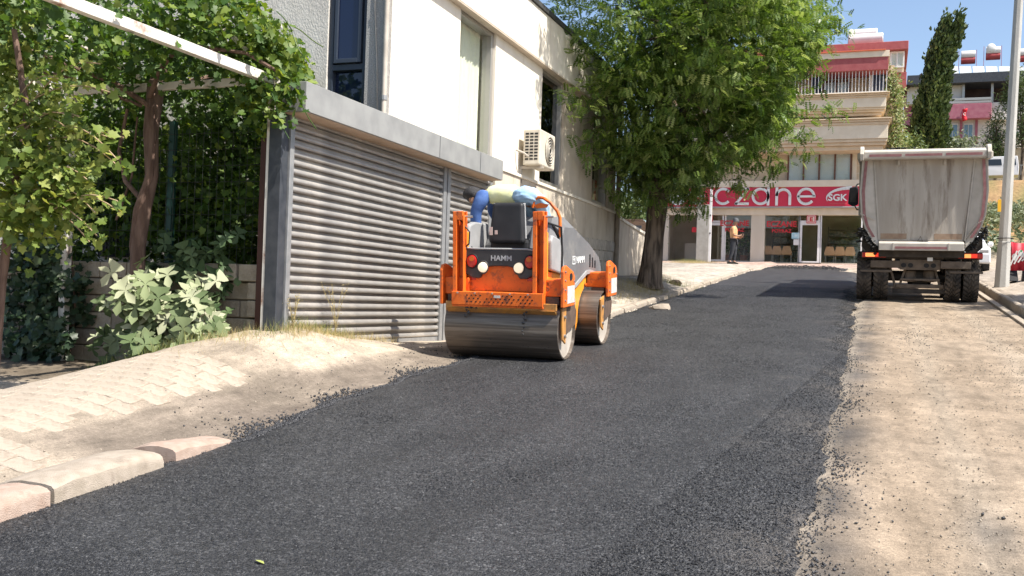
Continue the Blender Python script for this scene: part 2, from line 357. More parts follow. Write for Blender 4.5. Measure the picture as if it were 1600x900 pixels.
    me.polygons.foreach_set('use_smooth', [True] * len(me.polygons)); me.materials.append(ground_mat())
    o = bpy.data.objects.new('ground', me); link(o); tag(o, kind='structure')
build_ground()

# ---------------------------------------------------------------- fresh asphalt
def asphalt_mat(name, loose=False):
    m = bpy.data.materials.new(name); m.use_nodes = True
    n = m.node_tree.nodes; l = m.node_tree.links; b = n['Principled BSDF']; tc = n.new('ShaderNodeTexCoord')
    v = n.new('ShaderNodeTexVoronoi'); v.inputs['Scale'].default_value = 64; l.new(tc.outputs['Object'], v.inputs['Vector'])
    v2 = n.new('ShaderNodeTexVoronoi'); v2.inputs['Scale'].default_value = 150; l.new(tc.outputs['Object'], v2.inputs['Vector'])
    r = n.new('ShaderNodeValToRGB'); e = r.color_ramp.elements; e[0].position = 0; e[0].color = (.010, .010, .011, 1); e[1].position = 1; e[1].color = (.10, .10, .102, 1)
    k = e.new(.72); k.color = (.038, .0385, .041, 1); k = e.new(.955); k.color = (.072, .072, .075, 1)
    sp = n.new('ShaderNodeSeparateColor'); l.new(v.outputs['Color'], sp.inputs[0]); l.new(sp.outputs[0], r.inputs[0])
    t = n.new('ShaderNodeTexNoise'); t.inputs['Scale'].default_value = 1.4; t.inputs['Detail'].default_value = 7; mp = n.new('ShaderNodeMapping'); mp.inputs['Scale'].default_value = (1.6, .35, 1); l.new(tc.outputs['Object'], mp.inputs[0]); l.new(mp.outputs[0], t.inputs['Vector'])
    mr = n.new('ShaderNodeMapRange'); mr.inputs[1].default_value = .3; mr.inputs[2].default_value = .7; mr.inputs[3].default_value = .75; mr.inputs[4].default_value = 1.35; l.new(t.outputs[0], mr.inputs[0])
    hs = n.new('ShaderNodeHueSaturation'); l.new(mr.outputs[0], hs.inputs['Value']); l.new(r.outputs[0], hs.inputs['Color'])
    at = n.new('ShaderNodeAttribute'); at.attribute_name = 'dust'; mx = n.new('ShaderNodeMix'); mx.data_type = 'RGBA'; l.new(at.outputs['Fac'], mx.inputs[0]); l.new(hs.outputs[0], mx.inputs[6]); mx.inputs[7].default_value = (.16, .135, .11, 1)
    l.new(mx.outputs[2], b.inputs['Base Color'])
    b.inputs['Roughness'].default_value = .52; b.inputs['Specular IOR Level'].default_value = .5
    ad = n.new('ShaderNodeMath'); ad.operation = 'ADD'; l.new(v.outputs['Distance'], ad.inputs[0]); ml = n.new('ShaderNodeMath'); ml.operation = 'MULTIPLY'; ml.inputs[1].default_value = .5; l.new(v2.outputs['Distance'], ml.inputs[0]); l.new(ml.outputs[0], ad.inputs[1])
    bp = n.new('ShaderNodeBump'); bp.inputs['Strength'].default_value = 1.0; bp.inputs['Distance'].default_value = .016; bp.invert = True; l.new(ad.outputs[0], bp.inputs['Height']); l.new(bp.outputs[0], b.inputs['Normal'])
    return m
M_ASPH = asphalt_mat('fresh_asphalt')
M_CLOD = mat('asphalt_clod', (.018, .018, .02), (.05, .05, .054), scale=30, rough=.5, spec=.5)
def build_asphalt():
    ys = np.concatenate([np.arange(-6, 14, .07), np.arange(14, 40.2, .14)]); U = np.concatenate([[-.03, -.012], np.linspace(0, 1, 84), [1.012, 1.03]])
    Lx = ledge(ys); Rx = redge(ys); tip = ss(36.5, 40.2, ys); Lx = Lx + tip * 1.1; Rx = Rx - tip * 1.6
    X = Lx[:, None] + (Rx - Lx)[:, None] * U[None]; Y = np.repeat(ys[:, None], len(U), 1)
    n1 = nfield(X, Y, 2.5, 5); n3 = nfield(X, Y, 11, 6); d = np.minimum((X - Lx[:, None]), (Rx[:, None] - X))
    h = .052 * ss(-.04, .16, d) - .02
    rough = np.exp(-np.clip(d, 0, 9) / .16); seam = X + 1.6 - .088 * Y
    Z = road_z(Y) + h + .003 * n1 + rough * .010 * n3 - .006 * np.exp(-(seam / .018) ** 2) * (Y > 3) - .004 * ss(-.02, .02, seam)
    Z = Z - .05 * ss(39.2, 40.2, Y)
    dust = np.clip(rough * .55 * (n1 + .35) * (X > -2) + .10 * ss(.25, .7, n1 + .5 * n3) * (X > -1.0), 0, .7)
    ny, nx = X.shape; idx = np.arange(nx * ny).reshape(ny, nx); q = np.stack([idx[:-1, :-1], idx[:-1, 1:], idx[1:, 1:], idx[1:, :-1]], -1).reshape(-1, 4)
    me = bpy.data.meshes.new('asphalt_road'); me.from_pydata(np.stack([X, Y, Z], -1).reshape(-1, 3).tolist(), [], q.tolist())
    a = me.attributes.new('dust', 'FLOAT', 'POINT'); a.data.foreach_set('value', dust.reshape(-1))
    me.polygons.foreach_set('use_smooth', [True] * len(me.polygons)); me.materials.append(M_ASPH)
    o = bpy.data.objects.new('asphalt_road', me); link(o); tag(o, kind='structure')
build_asphalt()
def clods(name, x, y, s, lift=0.0, zf=None):
    n_ = len(x); z = (ground_z(x, y) if zf is None else zf(x, y)) + s * .25 + lift
    return scatter(name, OCT[0], OCT[1], np.stack([x, y, z], 1), basis(rdir(n_), nrg.uniform(0, 6.28, n_)), np.stack([s, s * nrg.uniform(.6, 1, n_), s * nrg.uniform(.5, .9, n_)], 1), M_CLOD, smooth=False)
def loose():
    x, y, s = [], [], []
    n_ = 8500; yy = 2.5 + 24 * nrg.random(n_) ** 1.5; xx = redge(yy) + np.abs(nrg.normal(0, .075, n_)) * nrg.choice([1, 1, 1, -1.2, -2, 2.6], n_); x.append(xx); y.append(yy); s.append(nrg.uniform(.003, .009, n_) * nrg.choice([1, 1, 1.6], n_))
    n_ = 8500; yy = 5.7 + 8 * nrg.random(n_) ** 1.3; xx = ledge(yy) + .15 - np.abs(nrg.normal(0, .11, n_)) * (1 + .5 * np.sin(yy * 4)); x.append(xx); y.append(yy); s.append(nrg.uniform(.006, .018, n_))
    n_ = 420; yy = nrg.uniform(6, 13, n_); xx = ledge(yy) - np.abs(nrg.normal(0, .55, n_)); x.append(xx); y.append(yy); s.append(nrg.uniform(.004, .012, n_))
    n_ = 420; yy = 3.5 + 20 * nrg.random(n_) ** 1.6; xx = nrg.uniform(-.1, 2.3, n_); x.append(xx); y.append(yy); s.append(nrg.uniform(.003, .008, n_))
    n_ = 450; yy = nrg.normal(15.5, 1.6, n_); xx = nrg.normal(.25, .3, n_); x.append(xx); y.append(yy); s.append(nrg.uniform(.004, .013, n_))
    n_ = 150; yy = nrg.normal(6.05, .22, n_); xx = nrg.normal(1.75, .45, n_); x.append(xx); y.append(yy); s.append(nrg.uniform(.006, .02, n_))
    n_ = 2600; yy = nrg.uniform(38.4, 40.5, n_); xx = nrg.uniform(-4.2, -1.2, n_); x.append(xx); y.append(yy); s.append(nrg.uniform(.015, .035, n_))
    n_ = 1500; yy = nrg.uniform(3.6, 15, n_); xx = -1.6 + .088 * yy + .012 * np.sin(yy * 1.7) + nrg.normal(0, .010, n_); x.append(xx); y.append(yy); s.append(nrg.uniform(.003, .006, n_))
    x = np.concatenate(x); y = np.concatenate(y); s = np.concatenate(s); on = (x > ledge(y)) & (x < redge(y)) & (y < 38)
    z = np.where(on, road_z(y) + .03 * ss(0, .12, np.minimum(x - ledge(y), redge(y) - x)), ground_z(x, y))
    z = np.where(y > 38, road_z(y) + .15 * np.exp(-((y - 39.6) / .6) ** 2) * ss(-4.3, -3.6, x) * (1 - ss(-1.9, -1.2, x)) * nrg.random(len(y)), z)
    o = clods('loose_asphalt', x, y, s, zf=lambda a, b: z); tag(o, 'loose black asphalt crumbs along both edges of the fresh road', 'asphalt crumbs', kind='stuff')
    n_ = 14000; yy = 3.5 + 17 * nrg.random(n_) ** 1.7; xx = np.where(nrg.random(n_) < .7, nrg.uniform(-.15, 2.4, n_), nrg.uniform(-7, -4.7, n_)); xx = np.where(nrg.random(n_) < .4, nrg.normal(1.35, .35, n_), xx); s = nrg.uniform(.002, .006, n_) * nrg.choice([1, 1, 1, 1.8], n_)
    o = scatter('gravel', OCT[0], OCT[1], np.stack([xx, yy, ground_z(xx, yy) + s * .2], 1), basis(rdir(n_), nrg.uniform(0, 6, n_)), s, mat('pebble', (.10, .082, .065), (.40, .34, .27), scale=40), smooth=False)
    tag(o, 'small pale pebbles scattered over the dusty ground', 'gravel', kind='stuff')
loose()
# stones standing out of the asphalt surface near the camera
def aggregate():
    n_ = 170000; y = 3.3 + 24 * nrg.random(n_) ** 2.3; x = nrg.uniform(-4.4, -.25, n_); k = (x > ledge(y) + .05) & (x < redge(y) - .02); x = x[k]; y = y[k]; n_ = len(x); s = nrg.uniform(.0035, .0085, n_) * (1 + .025 * y)
    m = leaf_mat('aggregate', (.010, .010, .011), (.036, .0368, .040), (.14, .14, .145), trans=0, rough=.5); z = road_z(y) + .0305 - .001 * nrg.random(n_)
    GR = ([(1, .1, 0), (.1, 1, .05), (-.95, .1, 0), (0, -1, .05), (.1, 0, .9)], [(0, 1, 4), (1, 2, 4), (2, 3, 4), (3, 0, 4)])
    o = scatter('asphalt_aggregate', GR[0], GR[1], np.stack([x, y, z], 1), basis(rdir(n_) * .45 + np.array([0, 0, 1.]), nrg.uniform(0, 6.28, n_)), np.stack([s, s * nrg.uniform(.6, 1, n_), s * nrg.uniform(.6, 1.1, n_)], 1), m, bpy.data.objects['asphalt_road'], nrg.beta(1.3, 4, n_), smooth=False); o['kind'] = 'stuff'
aggregate()
for i, (x, y, s, lb) in enumerate([(1.62, 5.98, .05, 'larger black asphalt lump on the dusty lane near right frame edge'), (1.86, 6.06, .042, 'black asphalt lump rightmost in the small cluster on dusty lane'), (1.44, 6.2, .03, 'small black asphalt lump leftmost of the cluster on dusty lane')]):
    b = MB(); bm_v = []
    for k in range(9):
        q = [rng.gauss(0, .5) for _ in range(3)]; c = (q[0] * s, q[1] * s, abs(q[2]) * s * .5 + s * .2); r = s * rng.uniform(.35, .6)
        b.add([(c[0] + v[0] * r, c[1] + v[1] * r, c[2] + v[2] * r) for v in OCT[0]], OCT[1])
    o = b.build('asphalt_lump', M_CLOD); o.location = (x, y, float(ground_z(x, y)) - .01); tag(o, lb, 'asphalt lump', 'asphalt lumps on the dusty lane')
# fallen leaf on the asphalt
p = onY(350, 831, 3.6); lf = MB(); lf.add(*OVAL); o = lf.build('fallen_leaf', mat('fallen_leaf', (.3, .33, .09))); g = Vector((-2.66, 3.95, float(road_z(3.95)) + .042)); o.location = g; o.scale = (.05, .07, .05); o.rotation_euler = (.1, .1, 1.2); tag(o, 'small yellow green leaf lying on the black asphalt', 'leaf')

# ---------------------------------------------------------------- kerbs and paving
M_KERB = mat('kerb_concrete', (.31, .26, .205), (.385, .325, .265), scale=14, rough=.95, bump=.45, bscale=150, c3=(.21, .17, .135), c3scale=4, c3amt=.36, vary=.07)
M_KERBP = mat('kerb_pinkish', (.325, .235, .185), (.39, .30, .245), scale=14, rough=.95, bump=.45, bscale=150, c3=(.22, .165, .135), c3scale=4, c3amt=.34, vary=.05)
kerb = thing('kerb', None, None, (0, 0, 0), kind='structure')
def kerb_stone(parent, x0, x1, y0, y1, top0, top1, m, rise=.22, bev=.05, back=.03):
    b = MB(); n_ = 7; prof = [(0, -rise), (0, -.05), (.015, -.02), (.06, -.004), (.15, .006), (.3, .01), (.45, .008), (.6, -.002), (.72, -.016), (.83, -.036), (.91, -.062), (.97, -.10), (1, -.15), (1, -rise)]; vs = []
    for i in range(n_):
        t = i / (n_ - 1); y = y0 + (y1 - y0) * t; e = .022 if i in (0, n_ - 1) else 0
        for u, z in prof:
            vs.append((x1 + (x0 - x1) * u + rng.uniform(-.005, .005), y, top0 + (top1 - top0) * t + z - e * (z > -.1) + rng.uniform(-.004, .004)))
    k = len(prof); fs = [(i * k + j, i * k + (j + 1) % k, (i + 1) * k + (j + 1) % k, (i + 1) * k + j) for i in range(n_ - 1) for j in range(k)] + [tuple(range(k)), tuple(range((n_ - 1) * k, n_ * k))[::-1]]
    b.add(vs, fs); return b.build('kerb_stone', m, parent, smooth=True)
def kz(y, d=.13): return float(road_z(y)) + d
kerb_stone(kerb, -4.82, -4.30, 2.25, 3.30, kz(2.25, .12), kz(3.3, .13), M_KERBP)
kerb_stone(kerb, -4.82, -4.30, 3.34, 4.34, kz(3.34, .13), kz(4.34, .15), M_KERBP)
kerb_stone(kerb, -4.84, -4.31, 4.38, 5.28, kz(4.38, .15), kz(5.28, .14), M_KERB)
kerb_stone(kerb, -4.83, -4.34, 5.44, 6.15, kz(5.44, .13), kz(6.1, .05), M_KERBP)
y = 17.2
while y < 37:
    L = .95; kerb_stone(kerb, -4.72 + rng.uniform(-.02, .02), -4.46 + rng.uniform(-.02, .02), y, y + L, kz(y, .1), kz(y + L, .1) + rng.uniform(-.015, .015), M_KERB, back=.01); y += L + rng.uniform(.02, .06)
y = 14.0
while y < 37:
    L = .72; kerb_stone(kerb, 2.62, 2.44, y, y + L, kz(y, .17), kz(y + L, .17), M_KERB, back=.0); y += L + .012
gut = thing('gutter', None, None, kind='structure'); y = 14
while y < 37:
    L = 1.4; b = MB(); b.prism([(y, kz(y, -.15)), (y + L, kz(y + L, -.15)), (y + L, kz(y + L, .045)), (y, kz(y, .045))], 0, 2.22, 2.34); b.build('gutter_edge', M_KERB, gut, bevel=.012); y += L + .02

M_PAVE = mat('paving', (.27, .22, .17), (.36, .30, .24), scale=26, rough=.95, bump=.4, bscale=80, c3=(.36, .305, .245), c3scale=1.6, c3amt=.5, vary=.05)
def paving():
    root = thing('sidewalk', None, None, kind='structure')
    out = []; w, h = .115, .085                                        # interlocking zigzag blocks
    pts = [(-w, -h), (-w * .5, -h - .010), (0, -h), (w * .5, -h - .010), (w, -h), (w + .008, -h * .4), (w - .005, h * .3), (w, h), (w * .5, h - .010), (0, h), (-w * .5, h - .010), (-w, h), (-w - .005, h * .3), (-w + .008, -h * .4)]
    pts = [(x * .991, y * .99) for x, y in pts]
    b = MB(); n_ = len(pts); b.add([(x, y, -.03) for x, y in pts] + [(x, y, -.006) for x, y in pts] + [(x * .94, y * .92, .0) for x, y in pts], [tuple(range(2 * n_, 3 * n_))] + [(i + k * n_, (i + 1) % n_ + k * n_, (i + 1) % n_ + (k + 1) * n_, i + (k + 1) * n_) for i in range(n_) for k in (0, 1)])
    me = b.mesh('paving_block'); me.materials.append(M_PAVE); cand = []
    for i in range(26):
        for j in range(36):
            x = -4.96 - i * .232 - (.116 if j % 2 else 0); y = 2.7 + j * .172
            ed = -5.42
            if y > 4.95 and x > ed + rng.uniform(-.05, .08): continue
            d = Vector((x, y, 0)) - Vector((0, 0, 0)); v = d.dot(FW)
            if y > 7.7 or v < 2 or abs(d.dot(RT)) / v > .56: continue
            cand.append((v, x, y))
    cand.sort(); rest = []
    for k, (v, x, y) in enumerate(cand):
        gx = float(ground_z(x + .1, y) - ground_z(x - .1, y)) / .2; gy = float(ground_z(x, y + .1) - ground_z(x, y - .1)) / .2; z = float(ground_z(x, y)) + .005 + rng.uniform(-.0012, .0012)
        N_ = Vector((-gx, -gy, 1)).normalized(); q = N_.to_track_quat('Z', 'Y').to_matrix().to_4x4(); M4 = Matrix.Translation((x, y, z)) @ q @ Matrix.Rotation(-q.to_euler().z + rng.uniform(-.02, .02), 4, 'Z')
        if k < 300:
            o = bpy.data.objects.new('paving_block', me); COL.objects.link(o); o.parent = root; o.matrix_local = M4
        else: rest.append(M4)
    if rest:
        P = np.array([m.translation for m in rest]); Rr = np.array([np.array(m.to_3x3()) for m in rest])
        o = scatter('distant_paving_block', [v.co for v in me.vertices], [tuple(p.vertices) for p in me.polygons], P, Rr, np.ones(len(P)), M_PAVE, root, smooth=False); o['kind'] = 'stuff'
paving()
# ---------------------------------------------------------------- corner building with the shutter
M_CREAM = mat('cream_concrete', (.69, .63, .53), (.74, .69, .60), scale=3, rough=.9, bump=.15, bscale=40, stretch=(1, 1, .12), c3=(.55, .475, .375), c3scale=2.6, c3amt=.36)
M_CREAM2 = mat('cream_dusty', (.50, .43, .34), (.58, .51, .42), scale=3, rough=.9, bump=.25, bscale=30, stretch=(1, 1, .3), c3=(.40, .33, .26), c3scale=2, c3amt=.4)
M_GREYW = mat('grey_render', (.56, .53, .48), (.62, .59, .54), scale=5, rough=.95, bump=.5, bscale=70, stretch=(1, 1, .45), c3=(.5, .47, .43), c3scale=1.3, c3amt=.4)
M_DARKST = mat('dark_steel', (.045, .05, .06), (.07, .075, .085), scale=8, rough=.5, metal=.3)
M_GREYST = mat('grey_painted_steel', (.25, .255, .26), (.32, .32, .32), scale=10, rough=.45, metal=.35, c3=(.36, .35, .33), c3scale=2, c3amt=.35)
M_SLAT = mat('slat_metal', (.29, .275, .26), (.38, .36, .335), scale=3, rough=.42, metal=.35, stretch=(1, 1, 2), c3=(.5, .46, .41), c3scale=1.6, c3amt=.4)
M_CANOPY = mat('canopy_sheet', (.27, .27, .265), (.33, .33, .32), scale=4, rough=.5, metal=.2, c3=(.33, .32, .3), c3scale=1.4, c3amt=.3)
M_SOFFIT = mat('canopy_soffit', (.42, .31, .22), (.5, .38, .28), scale=3, rough=.7)
M_NAVY = mat('navy_window_glass', (.006, .012, .04), rough=.04, spec=.6)
M_WFRAME = mat('navy_window_frame', (.035, .045, .065), rough=.4)
M_ALU = mat('aluminium_frame', (.42, .40, .37), rough=.4, metal=.6)
M_CURT = mat('pale_curtain', (.70, .70, .60), (.80, .79, .71), scale=3, rough=.9, stretch=(1, 5, .05))
M_GLASS = glass_mat('window_glass', (.95, .965, .94)); M_GLASSD = glass_mat('dark_glass', (.32, .36, .34))
M_BLACK = mat('black', (.012, .012, .013), rough=.6); M_ROOFEDGE = mat('roof_felt', (.03, .032, .034), (.06, .06, .06), rough=.8)
M_PIPE = mat('pipe_plastic', (.38, .34, .29), (.48, .43, .37), scale=5, rough=.6)
bl = thing('corner_building', 'cream two storey building with grey roller shutters beside the road roller', 'building', (-8, 15, 1))
F = -6.1
# upper storey masses
b = MB(); b.box(-15, -6.48, 11.9, 23.5, 3.6, 7.0); b.build('upper_core', M_GREYW, bl)
b = MB(); b.box(-6.48, F, 11.9, 13.86, 3.6, 6.05); b.build('wall_panel', M_CREAM, bl)
b = MB(); b.box(-6.48, F, 15.34, 17.77, 3.6, 6.05); b.build('wall_panel', M_CREAM, bl)
b = MB(); b.box(-6.48, F, 19.2, 21.4, 3.8, 6.05); b.build('wall_panel', M_CREAM2, bl)
b = MB(); b.box(-6.48, F, 22.8, 23.5, 3.8, 6.05); b.build('wall_panel', M_CREAM2, bl)
# flank wall facing the camera, window opening x -7.05..-6.47
fl = MB(); fl.box(-6.47, F - .002, 11.62, 11.898, 3.6, 7.02); fl.box(-15, -7.06, 11.62, 11.898, .4, 8.0); fl.box(-7.06, -6.47, 11.62, 11.898, .4, 4.12); fl.box(-7.06, -6.47, 11.62, 11.898, 6.6, 8.0); fl.build('flank_wall', M_GREYW, bl)
box('wall_strip', mat('grey_roughcast', (.30, .295, .29), (.42, .41, .39), scale=70, rough=.95, bump=.9, bscale=120), bl, -6.455, F - .03, 11.585, 11.622, 3.9, 7.0)
wf = MB(); wf.box(-7.06, -6.99, 11.66, 11.78, 4.12, 6.6); wf.box(-6.54, -6.47, 11.66, 11.78, 4.12, 6.6); wf.box(-6.99, -6.54, 11.66, 11.78, 4.62, 4.70); wf.box(-6.99, -6.54, 11.66, 11.78, 4.12, 4.18); wf = wf.build('flank_window', M_WFRAME, bl, bevel=.006)
box('pane', M_NAVY, wf, -6.99, -6.54, 11.75, 11.77, 4.18, 4.62)
sash = MB(); sash.box(-6.96, -6.91, 11.62, 11.68, 4.71, 6.6); sash.box(-6.60, -6.55, 11.62, 11.68, 4.71, 6.6); sash.box(-6.91, -6.60, 11.62, 11.68, 4.71, 4.77); sash = sash.build('sash', M_WFRAME, wf, bevel=.006); box('sash_pane', M_NAVY, wf, -6.91, -6.60, 11.65, 11.67, 4.77, 6.6)
# roof band
box('roof_band', M_CREAM, bl, -6.5, -5.97, 11.58, 19.6, 6.05, 6.98, bevel=.01); box('roof_band', M_CREAM, bl, -6.5, -5.972, 19.62, 23.62, 6.05, 6.98, bevel=.01)
box('roof_edge', M_ROOFEDGE, bl, -15, -5.93, 11.55, 23.66, 6.982, 7.07)
box('band_soffit', mat('soffit_cream', (.5, .42, .33), (.56, .48, .39), scale=3), bl, -6.095, -5.975, 11.62, 23.5, 6.03, 6.048)
# windows on the street facade
def fwin(y0, y1, z0, z1, glass, curtain=None, name='facade_window'):
    f = MB(); f.box(-6.3, -6.14, y0, y0 + .06, z0, z1); f.box(-6.3, -6.14, y1 - .1, y1, z0, z1); f.box(-6.3, -6.14, y0 + .06, y1 - .1, z0, z0 + .06); f.box(-6.3, -6.14, y0 + .06, y1 - .1, z1 - .06, z1)
    f = f.build(name, M_ALU, bl, bevel=.006); box('pane', glass, f, -6.235, -6.225, y0 + .06, y1 - .1, z0 + .06, z1 - .06)
    if curtain:
        c = MB(); n_ = 40; vs = []
        for i in range(n_ + 1):
            y = y0 + .07 + (y1 - y0 - .18) * i / n_; x = -6.36 + .02 * math.sin(i * 1.9) + .012 * math.sin(i * .7); vs += [(x, y, z0 + .02), (x, y, z1 - .02)]
        c.add(vs, [(2 * i, 2 * i + 2, 2 * i + 3, 2 * i + 1) for i in range(n_)]); c.build('curtain', curtain, f, smooth=True)
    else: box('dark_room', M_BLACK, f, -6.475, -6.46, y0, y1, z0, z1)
    return f
fwin(13.86, 15.34, 3.62, 6.04, M_GLASS, M_CURT); fwin(17.77, 19.2, 3.9, 6.04, M_GLASSD); w3 = fwin(21.4, 22.8, 3.9, 6.04, M_GLASS)
b = MB(); b.box(-6.33, -6.32, 21.55, 22.6, 4.0, 4.5); b.build('window_poster', mat('red_poster', (.5, .08, .1), (.6, .5, .45), scale=4, contrast=(.45, .55)), w3)
# lower street wall
box('plinth_wall', M_CREAM2, bl, -6.6, -6.06, 15.42, 23.46, .6, 3.80, bevel=.008); box('plinth_coping', M_CREAM, bl, -6.6, -6.03, 15.40, 23.48, 3.802, 3.86, bevel=.01)
tl = MB(); k = 0
M_TILE = mat('stone_tile', (.36, .32, .27), (.46, .41, .35), scale=9, rough=.85, bump=.4, vary=.12)
tme = MB().box(-.018, .018, -.185, .185, -.115, .115).mesh('tile'); tme.materials.append(M_TILE)
for r_ in range(5):
    for c_ in range(12):
        y = 18.9 + c_ * .385 + (.19 if r_ % 2 else 0); z = 1.95 + r_ * .245 + (y - 21) * .03
        if y > 23.2: continue
        o = bpy.data.objects.new('tile', tme); COL.objects.link(o); o.parent = bl; o.location = (-6.045 + 8, y - 15, z - 1); o.rotation_euler = (rng.uniform(-.01, .01), 0, rng.uniform(-.015, .015))
# annexe with shutters
box('annexe_core', M_CREAM2, bl, -6.34, -6.2, 9.32, 15.4, .4, 3.5); box('annexe_roof', M_DARKST, bl, -6.36, -6.1, 9.2, 15.3, 3.52, 3.6)
cn = MB(); cn.box(-6.1, -5.8, 9.16, 15.08, 3.56, 3.88); cn.build('canopy', M_CANOPY, bl, bevel=.006); box('canopy_soffit', M_SOFFIT, bl, -6.09, -5.815, 9.18, 15.06, 3.552, 3.557)
for y in (12.6, 14.1): box('canopy_joint', M_DARKST, bl, -5.799, -5.797, y, y + .01, 3.57, 3.87)
def slat_mesh(y0, y1):
    pr = [(-.04, .003), (.010, .0), (.019, .005), (.023, .020), (.021, .036), (.013, .050), (.0, .058), (-.02, .062), (-.034, .064), (-.036, .0985), (-.04, .0985)]
    m_ = MB().prism(pr, 1, y0, y1); me = m_.mesh('slat'); me.materials.append(M_SLAT); me.polygons.foreach_set('use_smooth', [True] * len(me.polygons)); me.set_sharp_from_angle(angle=R_(50)); return me
for y0, y1, nm in ((9.37, 13.36, 0), (13.6, 15.2, 1)):
    sh = thing('roller_shutter', None, None, (0, 0, 0)); sh.parent = bl; sh.matrix_parent_inverse = Matrix.Translation((8, -15, -1)); me = slat_mesh(y0, y1)
    z = .98
    bb = box('bottom_bar', M_GREYST, sh, F - .03, F + .012, y0, y1, z - .04, z + .07, bevel=.006)
    for i in range(26):
        o = bpy.data.objects.new('slat', me); COL.objects.link(o); o.parent = sh; o.location = (F + rng.uniform(-.001, .001), 0, z + .075 + i * .0985); o.rotation_euler = (0, rng.uniform(-.012, .012), 0)
def guide(y0, y1, m=M_GREYST): box('guide_rail', m, bl, F - .04, F + .045, y0, y1, .85, 3.55, bevel=.006)
guide(9.29, 9.37); guide(13.36, 13.46); guide(13.5, 13.6); guide(15.2, 15.3); box('guide_backing', M_DARKST, bl, F - .05, F + .02, 13.45, 13.51, .85, 3.55)
box('corner_post', M_DARKST, bl, F - .14, F + .02, 9.15, 9.285, .9, 3.55, bevel=.006)
# pipes
t = MB(); t.tube([(-6.14, 11.545, 3.9), (-6.14, 11.545, 7.0)], .035, 10); dp = t.build('downpipe', M_PIPE, bl, smooth=True)
for z in (4.2, 5.6, 6.7): MB().lathe([(-.03, .044), (.03, .044)], (-6.14, 11.545, z), 2, 12).build('pipe_bracket', M_GREYST, dp)
t = MB(); t.tube([(-6.24, 11.57, 3.92), (-6.27, 11.57, 4.6), (-6.33, 11.57, 5.4), (-6.31, 11.57, 7.0)], .008, 6); t.build('cable', M_PIPE, bl, smooth=True)
t = MB(); t.tube([(-6.0, 23.4, 2.2), (-6.0, 23.4, 6.0)], .06, 10); t.build('downpipe', mat('brown_pipe', (.22, .18, .14), (.3, .25, .2), scale=6), bl, smooth=True)
# barred basement window on the flank, seen through the vine
q0, q1 = onY(160, 330, 11.6), onY(207, 402, 11.6)
fr = MB(); fr.box(q0.x, q1.x, 11.56, 11.62, q1.z, q0.z); fr = fr.build('barred_window', M_BLACK, bl)
for i in range(9): x = q0.x + (q1.x - q0.x) * (i + .5) / 9; MB().tube([(x, 11.52, q1.z), (x, 11.52, q0.z)], .012, 6).build('window_bar', M_DARKST, fr)
# air conditioner
M_ACW = mat('ac_casing', (.50, .45, .37), (.60, .55, .46), scale=5, rough=.55, c3=(.38, .32, .25), c3scale=3, c3amt=.3)
ac = thing('air_conditioner', 'dusty cream air conditioner unit bracketed on the cream facade', 'air conditioner', (-5.95, 16.95, 4.0))
ay0, ay1, az0, az1 = 16.55, 17.4, 4.02, 4.66
box('casing', M_ACW, ac, -6.0, -5.68, ay0, ay1, az0, az1, bevel=.025)
def ring(c, r, m, par, ax=0): MB().tube([(c[0], c[1] + r * math.cos(a), c[2] + r * math.sin(a)) for a in [2 * math.pi * i / 24 for i in range(24)]], .008, 5, closed=True).build('guard_ring', m, par)
fan_c = (-5.676, ay0 + .52, (az0 + az1) / 2); MB().disc((fan_c[0] - .0, fan_c[1], fan_c[2]), .25, .25, .006, ax=0, n=28).build('fan_opening', M_BLACK, ac)
for r in (.06, .11, .16, .21, .25): ring((fan_c[0] + .012, fan_c[1], fan_c[2]), r, M_ACW, ac)
fb = MB()
for k in range(5):
    a = k * 1.257; fb.bar((fan_c[0] + .008, fan_c[1], fan_c[2]), (fan_c[0] + .008, fan_c[1] + .2 * math.cos(a), fan_c[2] + .2 * math.sin(a)), .07, .004, up=(1, 0, 0))
fb.build('fan', mat('fan_grey', (.12, .12, .12)), ac)
for i in range(9):
    for j in range(3): box('vent_slot', M_BLACK, ac, -5.96 + j * .085, -5.895 + j * .085, ay0 - .003, ay0 + .002, az0 + .09 + i * .056, az0 + .122 + i * .056)
br = MB(); br.prism([(-6.1, az0 - .004), (-5.66, az0 - .004), (-5.66, az0 - .045), (-6.06, az0 - .05), (-6.06, az0 - .3), (-6.1, az0 - .3)], 1, ay0 + .12, ay0 + .16); br_ = br.build('bracket', M_PIPE, ac); br2 = copy_of(br_, ac); br2.location.y += ay1 - ay0 - .28
t = MB(); t.tube([(-5.9, ay0 - .02, az0 + .15), (-5.95, ay0 - .1, az0 + .2), (-6.08, ay0 - .15, az0 + .25)], .02, 8); t.build('hose', M_PIPE, ac, smooth=True)

# ---------------------------------------------------------------- boundary wall further up the street, awning, greenery behind it
gw = thing('boundary_wall', 'plain cream boundary wall behind the trunk of the street tree', 'wall', (-6.3, 25.5, 2.3))
b = MB(); ys = [23.56, 25.2, 27.6, 29.5]; tp = [3.86, 3.72, 3.58, 3.45]
for i in range(3): b.prism([(ys[i], 2.0), (ys[i + 1] - .006, 2.0), (ys[i + 1] - .006, tp[i + 1]), (ys[i], tp[i])], 0, -6.5, -6.25)
b.build('wall_face', M_CREAM2, gw)
for i in range(3): b = MB(); b.prism([(ys[i], tp[i] + .003), (ys[i + 1], tp[i + 1] + .003), (ys[i + 1], tp[i + 1] + .07), (ys[i], tp[i] + .07)], 0, -6.54, -6.21); b.build('coping', M_CREAM, gw)
aw = thing('tin_awning', 'low brown corrugated awning roof left of the tree trunk', 'awning', (-8, 33, 3.4))
a0, a1 = onY(968, 335, 33), onY(1010, 352, 33); b = MB(); n_ = 30; vs = []
